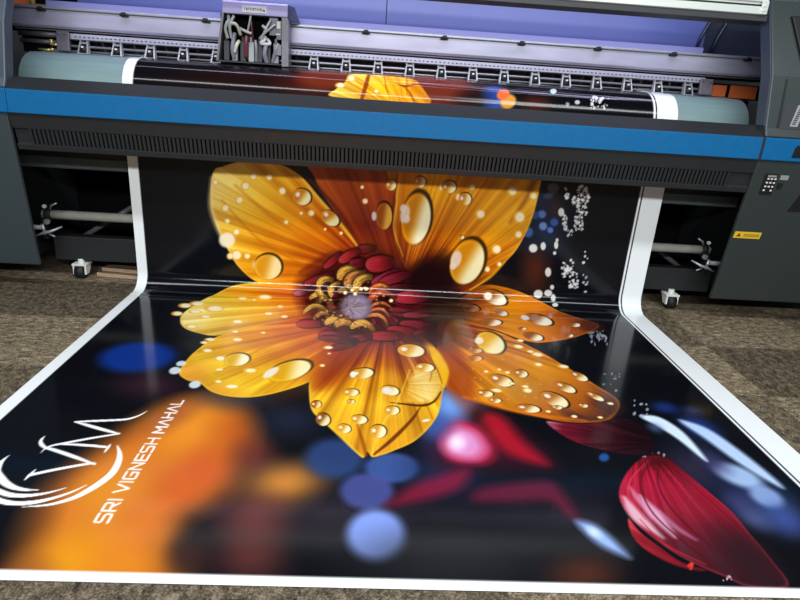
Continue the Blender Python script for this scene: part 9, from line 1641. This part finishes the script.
# fittings on the right cabinet: slope helpers for the leaning faces
def low_pt(x, z, out=0.0):
    u = (1.02-z)/.87; return (x, -.345+.227*u-out*.97, z-out*.25)
def hood_pt(x, z, out=0.0):
    P = [(-.33,1.20),(-.268,1.466),(-.088,1.845)]
    for (y0, z0), (y1, z1) in zip(P, P[1:]):
        if z <= z1 or z1 == 1.845: return (x, y0+(y1-y0)*(z-z0)/(z1-z0)-out, z)
def plate(fn, pts, d):
    return MB().hexa([fn(x, z, 0) for x, z in pts]+[fn(x, z, d) for x, z in pts])
def rect(x0, z0, x1, z1, lean=0.0): return [(x0, z0), (x1, z0), (x1+lean, z1), (x0+lean, z1)]
kp = part('keypad', plate(low_pt, rect(1.995,.845,2.066,.962,-.01), .004), INK)
kb = MB()
for r in range(4):
    for c in range(3):
        if r == 3 and c == 1: continue
        x, z = 2.004+c*.02-r*-.0006, .935-.022*r
        kb.hexa([low_pt(*p, .004) for p in rect(x, z-.004, x+.011, z+.004)]+[low_pt(*p, .006) for p in rect(x, z-.004, x+.011, z+.004)])
kb.build('key', WHITEP, kp)
part('keypad_screen', plate(low_pt, rect(2.002,.945,2.05,.955,-.001), .006), TUBEM)
part('panel_label', plate(low_pt, rect(2.076,.932,2.122,.957,-.002), .003), TUBEM, label='small grey label beside the keypad')
part('panel_switch', plate(low_pt, rect(2.078,.885,2.103,.912), .008), RUB)
st_ = part('warning_sticker', plate(low_pt, rect(1.958,.572,2.118,.612), .002), YEL, label='yellow warning sticker')
w = MB()
for k in range(9):
    x = 2.016+k*.0105
    for z in (.594, .584): w.hexa([low_pt(*p, .002) for p in rect(x, z, x+.0078, z+.005)]+[low_pt(*p, .0028) for p in rect(x, z, x+.0078, z+.005)])
w.hexa([low_pt(1.972,.582,.002), low_pt(2.0,.582,.002), low_pt(1.987,.604,.002), low_pt(1.985,.604,.002)]+[low_pt(1.972,.582,.0028), low_pt(2.0,.582,.0028), low_pt(1.987,.604,.0028), low_pt(1.985,.604,.0028)])
w.build('sticker_print', REDI, st_)
part('side_recess', plate(low_pt, [(2.205,.752),(2.6,.752),(2.6,1.015),(2.262,.955)], .002), INK)
part('hand_grip', MB().hexa([(2.082,-.36,1.055),(2.6,-.36,1.055),(2.6,-.33,1.055),(2.082,-.33,1.055),(2.092,-.372,1.112),(2.6,-.372,1.112),(2.6,-.33,1.112),(2.092,-.33,1.112)]).hexa([(2.095,-.375,1.114),(2.6,-.375,1.114),(2.6,-.36,1.114),(2.095,-.36,1.114),(2.1,-.375,1.122),(2.6,-.375,1.122),(2.6,-.36,1.122),(2.1,-.36,1.122)]), RUB, .002)
part('door_slot', plate(hood_pt, [(1.975,1.205),(1.99,1.205),(2.004,1.45),(1.995,1.45)], .003), RUB)
part('name_plate', plate(hood_pt, rect(2.045,1.215,2.088,1.325,.034), .003), TUBEM, label='pale grey name strip')
q = MB()
for k in range(9):
    a = k/9; x = 2.0555+.034*a; z = 1.225+.09*a; q.hexa([hood_pt(*p, .003) for p in rect(x, z, x+.02, z+.006, .002)]+[hood_pt(*p, .004) for p in rect(x, z, x+.02, z+.006, .002)])
part('name_plate_print', q, DARK)
part('lower_shroud', plate(hood_pt, [(1.985,1.20),(2.6,1.20),(2.6,1.335),(2.012,1.335)], .002), DARK)
part('screen_bezel', plate(hood_pt, [(2.088,1.48),(2.55,1.48),(2.55,1.77),(2.02,1.77)], .02), RUB, .006)
part('control_button', plate(hood_pt, [(2.15,1.215),(2.3,1.215),(2.31,1.25),(2.16,1.25)], .01), RUB, .003)
# ---- underneath
part('under_blackout_sheet', MB().box((-2.3,.74,.1), (2.25,.76,1.33)), BLACK)  # added black sheet, blocks light so the space under the printer stays dark
part('cross_beam', MB().box((-2.15,.12,.115), (2.1,.16,.265)).box((-2.15,.12,.262), (2.1,.2,.268)), FRAME, .003)
sp = part('take_up_tube', MB().tube([(-2.19,.12,.404), (2.04,.12,.404)], .028, 20), STEEL, label='worn silver take-up tube')
def clamp(x, s):
    c = MB().tube([(x,.12,.404),(x-s*.035,.12,.404)], .042, 16).box((x+min(0, s*.03), .1, .25), (x+max(0, s*.03), .16, .42))
    o = part('tube_clamp', c, FRAME, .003)
    MB().tube([(x-s*.02,.02,.365),(x-s*.03,.02,.30)], .009, 8).tube([(x+s*.02,.0,.292),(x-s*.03,.0,.315),(x-s*.07,.01,.325),(x-s*.13,.03,.352)], [.005,.009,.009,.005], 8).build('clamp_lever', SILV, o, label='silver lever')
    MB().tube([(x-s*.02,.01,.347),(x+s*.045,.0,.347)], [.013, .016], 12).build('clamp_grip', TUBEM, o)
    MB().tube([(x-s*.03,.05,.30),(x-s*.075,.04,.285)], .006, 8).build('clamp_pin', SILV, o)
    MB().tube([(x-s*.03,.07,.372),(x-s*.03,.05,.372)], .017, 12).build('clamp_bolt', SILV, o)
    MB().tube([(x-s*.035,.1,.44),(x-s*.05,.09,.465),(x-s*.09,.08,.485)], .006, 8).build('clamp_latch', SILV, o)
    MB().tube([(x-s*.02,.08,.463),(x-s*.02,.065,.463)], .012, 10).build('latch_knob', WHITEP, o)
clamp(-2.17, -1); clamp(2.02, 1)
for s, xa in ((-1, -2.07), (1, 2.0)):
    part('diagonal_brace', MB().tube([(xa,.3,.21), (xa-s*.34,.34,.43)], .018, 6), GREYM)
def caster(x, y):
    o = part('caster', MB().box((x-.045,y-.03,.085), (x+.045,y+.06,.098)).tube([(x,y+.01,.09),(x,y+.01,.125)], .02, 10), WHITEP, .002)
    a = MB()
    for s in (-1, 1): a.hexa([(x+s*.036-.006,y-.03,.03),(x+s*.036+.006,y-.03,.03),(x+s*.036+.006,y+.015,.03),(x+s*.036-.006,y+.015,.03),(x+s*.036-.006,y-.028,.09),(x+s*.036+.006,y-.028,.09),(x+s*.036+.006,y+.055,.09),(x+s*.036-.006,y+.055,.09)])
    a.hexa([(x-.042,y-.028,.084),(x+.042,y-.028,.084),(x+.042,y+.055,.084),(x-.042,y+.055,.084),(x-.042,y-.028,.09),(x+.042,y-.028,.09),(x+.042,y+.055,.09),(x-.042,y+.055,.09)])
    a.build('caster_fork', WHITEP, o, .003)
    MB().tube([(x-.026,y-.005,.045),(x+.026,y-.005,.045)], .045, 18).build('caster_wheel', RUB, o)
caster(-2.0, .12); caster(1.85, .1); caster(-1.2, .35); caster(1.0, .35)
# ---- print carriage
INNER = True
cx0, cx1 = -1.03, -.69
CA = part('print_carriage', MB().hexa([(-1.055,-.03,1.349),(-.712,-.03,1.349),(-.712,.09,1.349),(-1.055,.09,1.349),(-1.055,-.035,1.357),(-.708,-.035,1.357),(-.708,.09,1.357),(-1.055,.09,1.357)])
  .hexa([(-.705,-.028,1.345),(-.668,-.028,1.345),(-.668,.1,1.345),(-.705,.1,1.345),(-.705,-.02,1.60),(-.668,-.02,1.60),(-.668,.1,1.60),(-.705,.1,1.60)])
  .hexa([(-1.062,-.028,1.352),(-1.05,-.028,1.352),(-1.05,.1,1.352),(-1.062,.1,1.352),(-1.024,-.02,1.60),(-1.012,-.02,1.60),(-1.012,.1,1.60),(-1.024,.1,1.60)]), [GREYM])
MB().prism([(-.03,1.593),(-.032,1.65),(-.02,1.657),(.10,1.657),(.10,1.593)], -1.018, -.672).build('carriage_cover', LILAC, CA, .004, label='lilac cover on the carriage')
MB().hexa([(-.671,-.028,1.585),(-.665,-.02,1.585),(-.62,.10,1.575),(-.64,.10,1.575),(-.671,-.028,1.652),(-.665,-.02,1.652),(-.65,.10,1.655),(-.66,.10,1.655)]).build('cover_flap', HOOD, CA)
MB().box((-1.05,.06,1.357), (-.705,.075,1.595)).build('carriage_back_plate', BLACK, CA)
pl = MB().box((-.912,-.0345,1.604), (-.784,-.031,1.634)).build('carriage_label', WHITEP, CA, label='small white label with grey writing')
rg = random.Random(7); tx = MB(); x = -.902
for k, wch in enumerate((9, 9, 8, 9, 3, 9, 8, 9, 3, 8, 9)):
    ww = wch/1000
    zt = 1.626; zb = 1.612
    tx.box((x, -.0353, zb), (x+ww*.28, -.0345, zt))
    if k % 3 != 1: tx.box((x, -.0353, zt-.003), (x+ww*.8, -.0345, zt))
    if k % 2: tx.box((x+ww*.55, -.0353, zb), (x+ww*.8, -.0345, zt))
    if k % 3 == 1: tx.box((x, -.0353, .5*(zb+zt)-.0015), (x+ww*.8, -.0345, .5*(zb+zt)+.0015))
    x += ww+.0017
tx.build('label_print', DARK, pl)
MB().box((-.801,-.0353,1.612), (-.792,-.0345,1.621)).build('label_mark', INK, pl)
# dampers and ink tubes inside the carriage
for i in range(7):
    x = -1.025+.045*i
    MB().prism([(-.005,1.358),(.03,1.358),(.03,1.46),(.005,1.46)], x, x+.03).box((x+.008,.0,1.46), (x+.022,.025,1.485)).build('ink_damper', [FRAME, GREYM, FRAME, TUBEM, FRAME, FRAME, GREYM][i], CA, .002)
def ink(pts, m, r=.0062): MB().tube(smooth_line(pts, 5), r, 8).build('ink_tube', WIREC[m], CA)
ink([(-1.0,.0,1.47),(-1.01,-.01,1.52),(-.99,-.015,1.56),(-1.0,.02,1.59)], 0, .009); ink([(-.995,.0,1.53),(-.97,-.02,1.545),(-.945,-.02,1.535),(-.93,.0,1.49)], 1, .009)
ink([(-.98,.0,1.47),(-.985,-.015,1.53),(-.962,-.01,1.585)], 0, .008); ink([(-.94,.0,1.46),(-.95,-.015,1.44),(-.965,-.01,1.40)], 1, .010)
ink([(-.935,-.005,1.525),(-.90,-.02,1.51),(-.868,-.018,1.50)], 0, .008); ink([(-.895,.0,1.50),(-.88,-.015,1.55),(-.872,-.01,1.59)], 0, .006)
ink([(-.865,.0,1.47),(-.868,-.015,1.54),(-.876,-.005,1.592)], 2, .006); ink([(-.905,.0,1.38),(-.90,-.015,1.45),(-.895,-.01,1.49)], 2, .012)
ink([(-.82,-.005,1.47),(-.79,-.02,1.53),(-.765,-.015,1.575)], 0, .007); ink([(-.81,-.018,1.545),(-.785,-.022,1.525)], 0, .008)
ink([(-.83,.0,1.48),(-.80,-.02,1.505),(-.74,-.022,1.555)], 0, .006); ink([(-.795,-.005,1.49),(-.80,-.02,1.47),(-.82,-.02,1.455),(-.77,-.02,1.455),(-.785,-.01,1.48)], 0, .009)
ink([(-.76,.0,1.36),(-.74,-.015,1.42),(-.725,-.01,1.46)], 3, .010); ink([(-.85,.0,1.36),(-.845,-.015,1.42),(-.85,-.01,1.47)], 3, .008)
ink([(-.79,.0,1.36),(-.80,-.018,1.40),(-.79,-.015,1.45)], 3, .012); ink([(-.97,.0,1.37),(-.975,-.015,1.42),(-.96,-.01,1.5)], 3, .011)
MB().box((-.775,.0,1.50), (-.728,.03,1.59)).box((-.735,-.015,1.48), (-.708,.0,1.575)).box((-.75,-.018,1.40), (-.708,-.008,1.455)).build('circuit_board', WIREC[3], CA, .002)
MB().box((-.732,-.02,1.535), (-.712,-.015,1.57)).build('ribbon_plug', WHITEP, CA)
MB().box((-.737,-.02,1.503), (-.712,-.015,1.51)).build('ribbon_plug', WHITEP, CA)

INNER = False
# ------------------------------------------------------------------ loose things on the floor
def board(x0, y0, x1, y1, d, z, h, label):
    b = MB().hexa([(x0,y0,z),(x1,y1,z),(x1+.02,y1+d,z),(x0+.02,y0+d,z),(x0,y0,z+h),(x1,y1,z+h),(x1+.02,y1+d,z+h),(x0+.02,y0+d,z+h)])
    o = b.build('wooden_board', [WOOD, EDGE], None, .0015)
    o.data.polygons[2].material_index = 1
    return tag(o, label, 'board')
EDGE = mat('pale_board_edge', (186, 158, 132), .6, noise=.3, scale=25, stretch=(.5, 3, 6))
board(-1.93, .165, -1.46, .105, .09, 0, .024, 'brown wooden board lying directly on the floor beside the left edge of the banner')
board(-1.91, .20, -1.44, .15, .08, .0245, .024, 'brown wooden board resting on top of another board beside the banner')
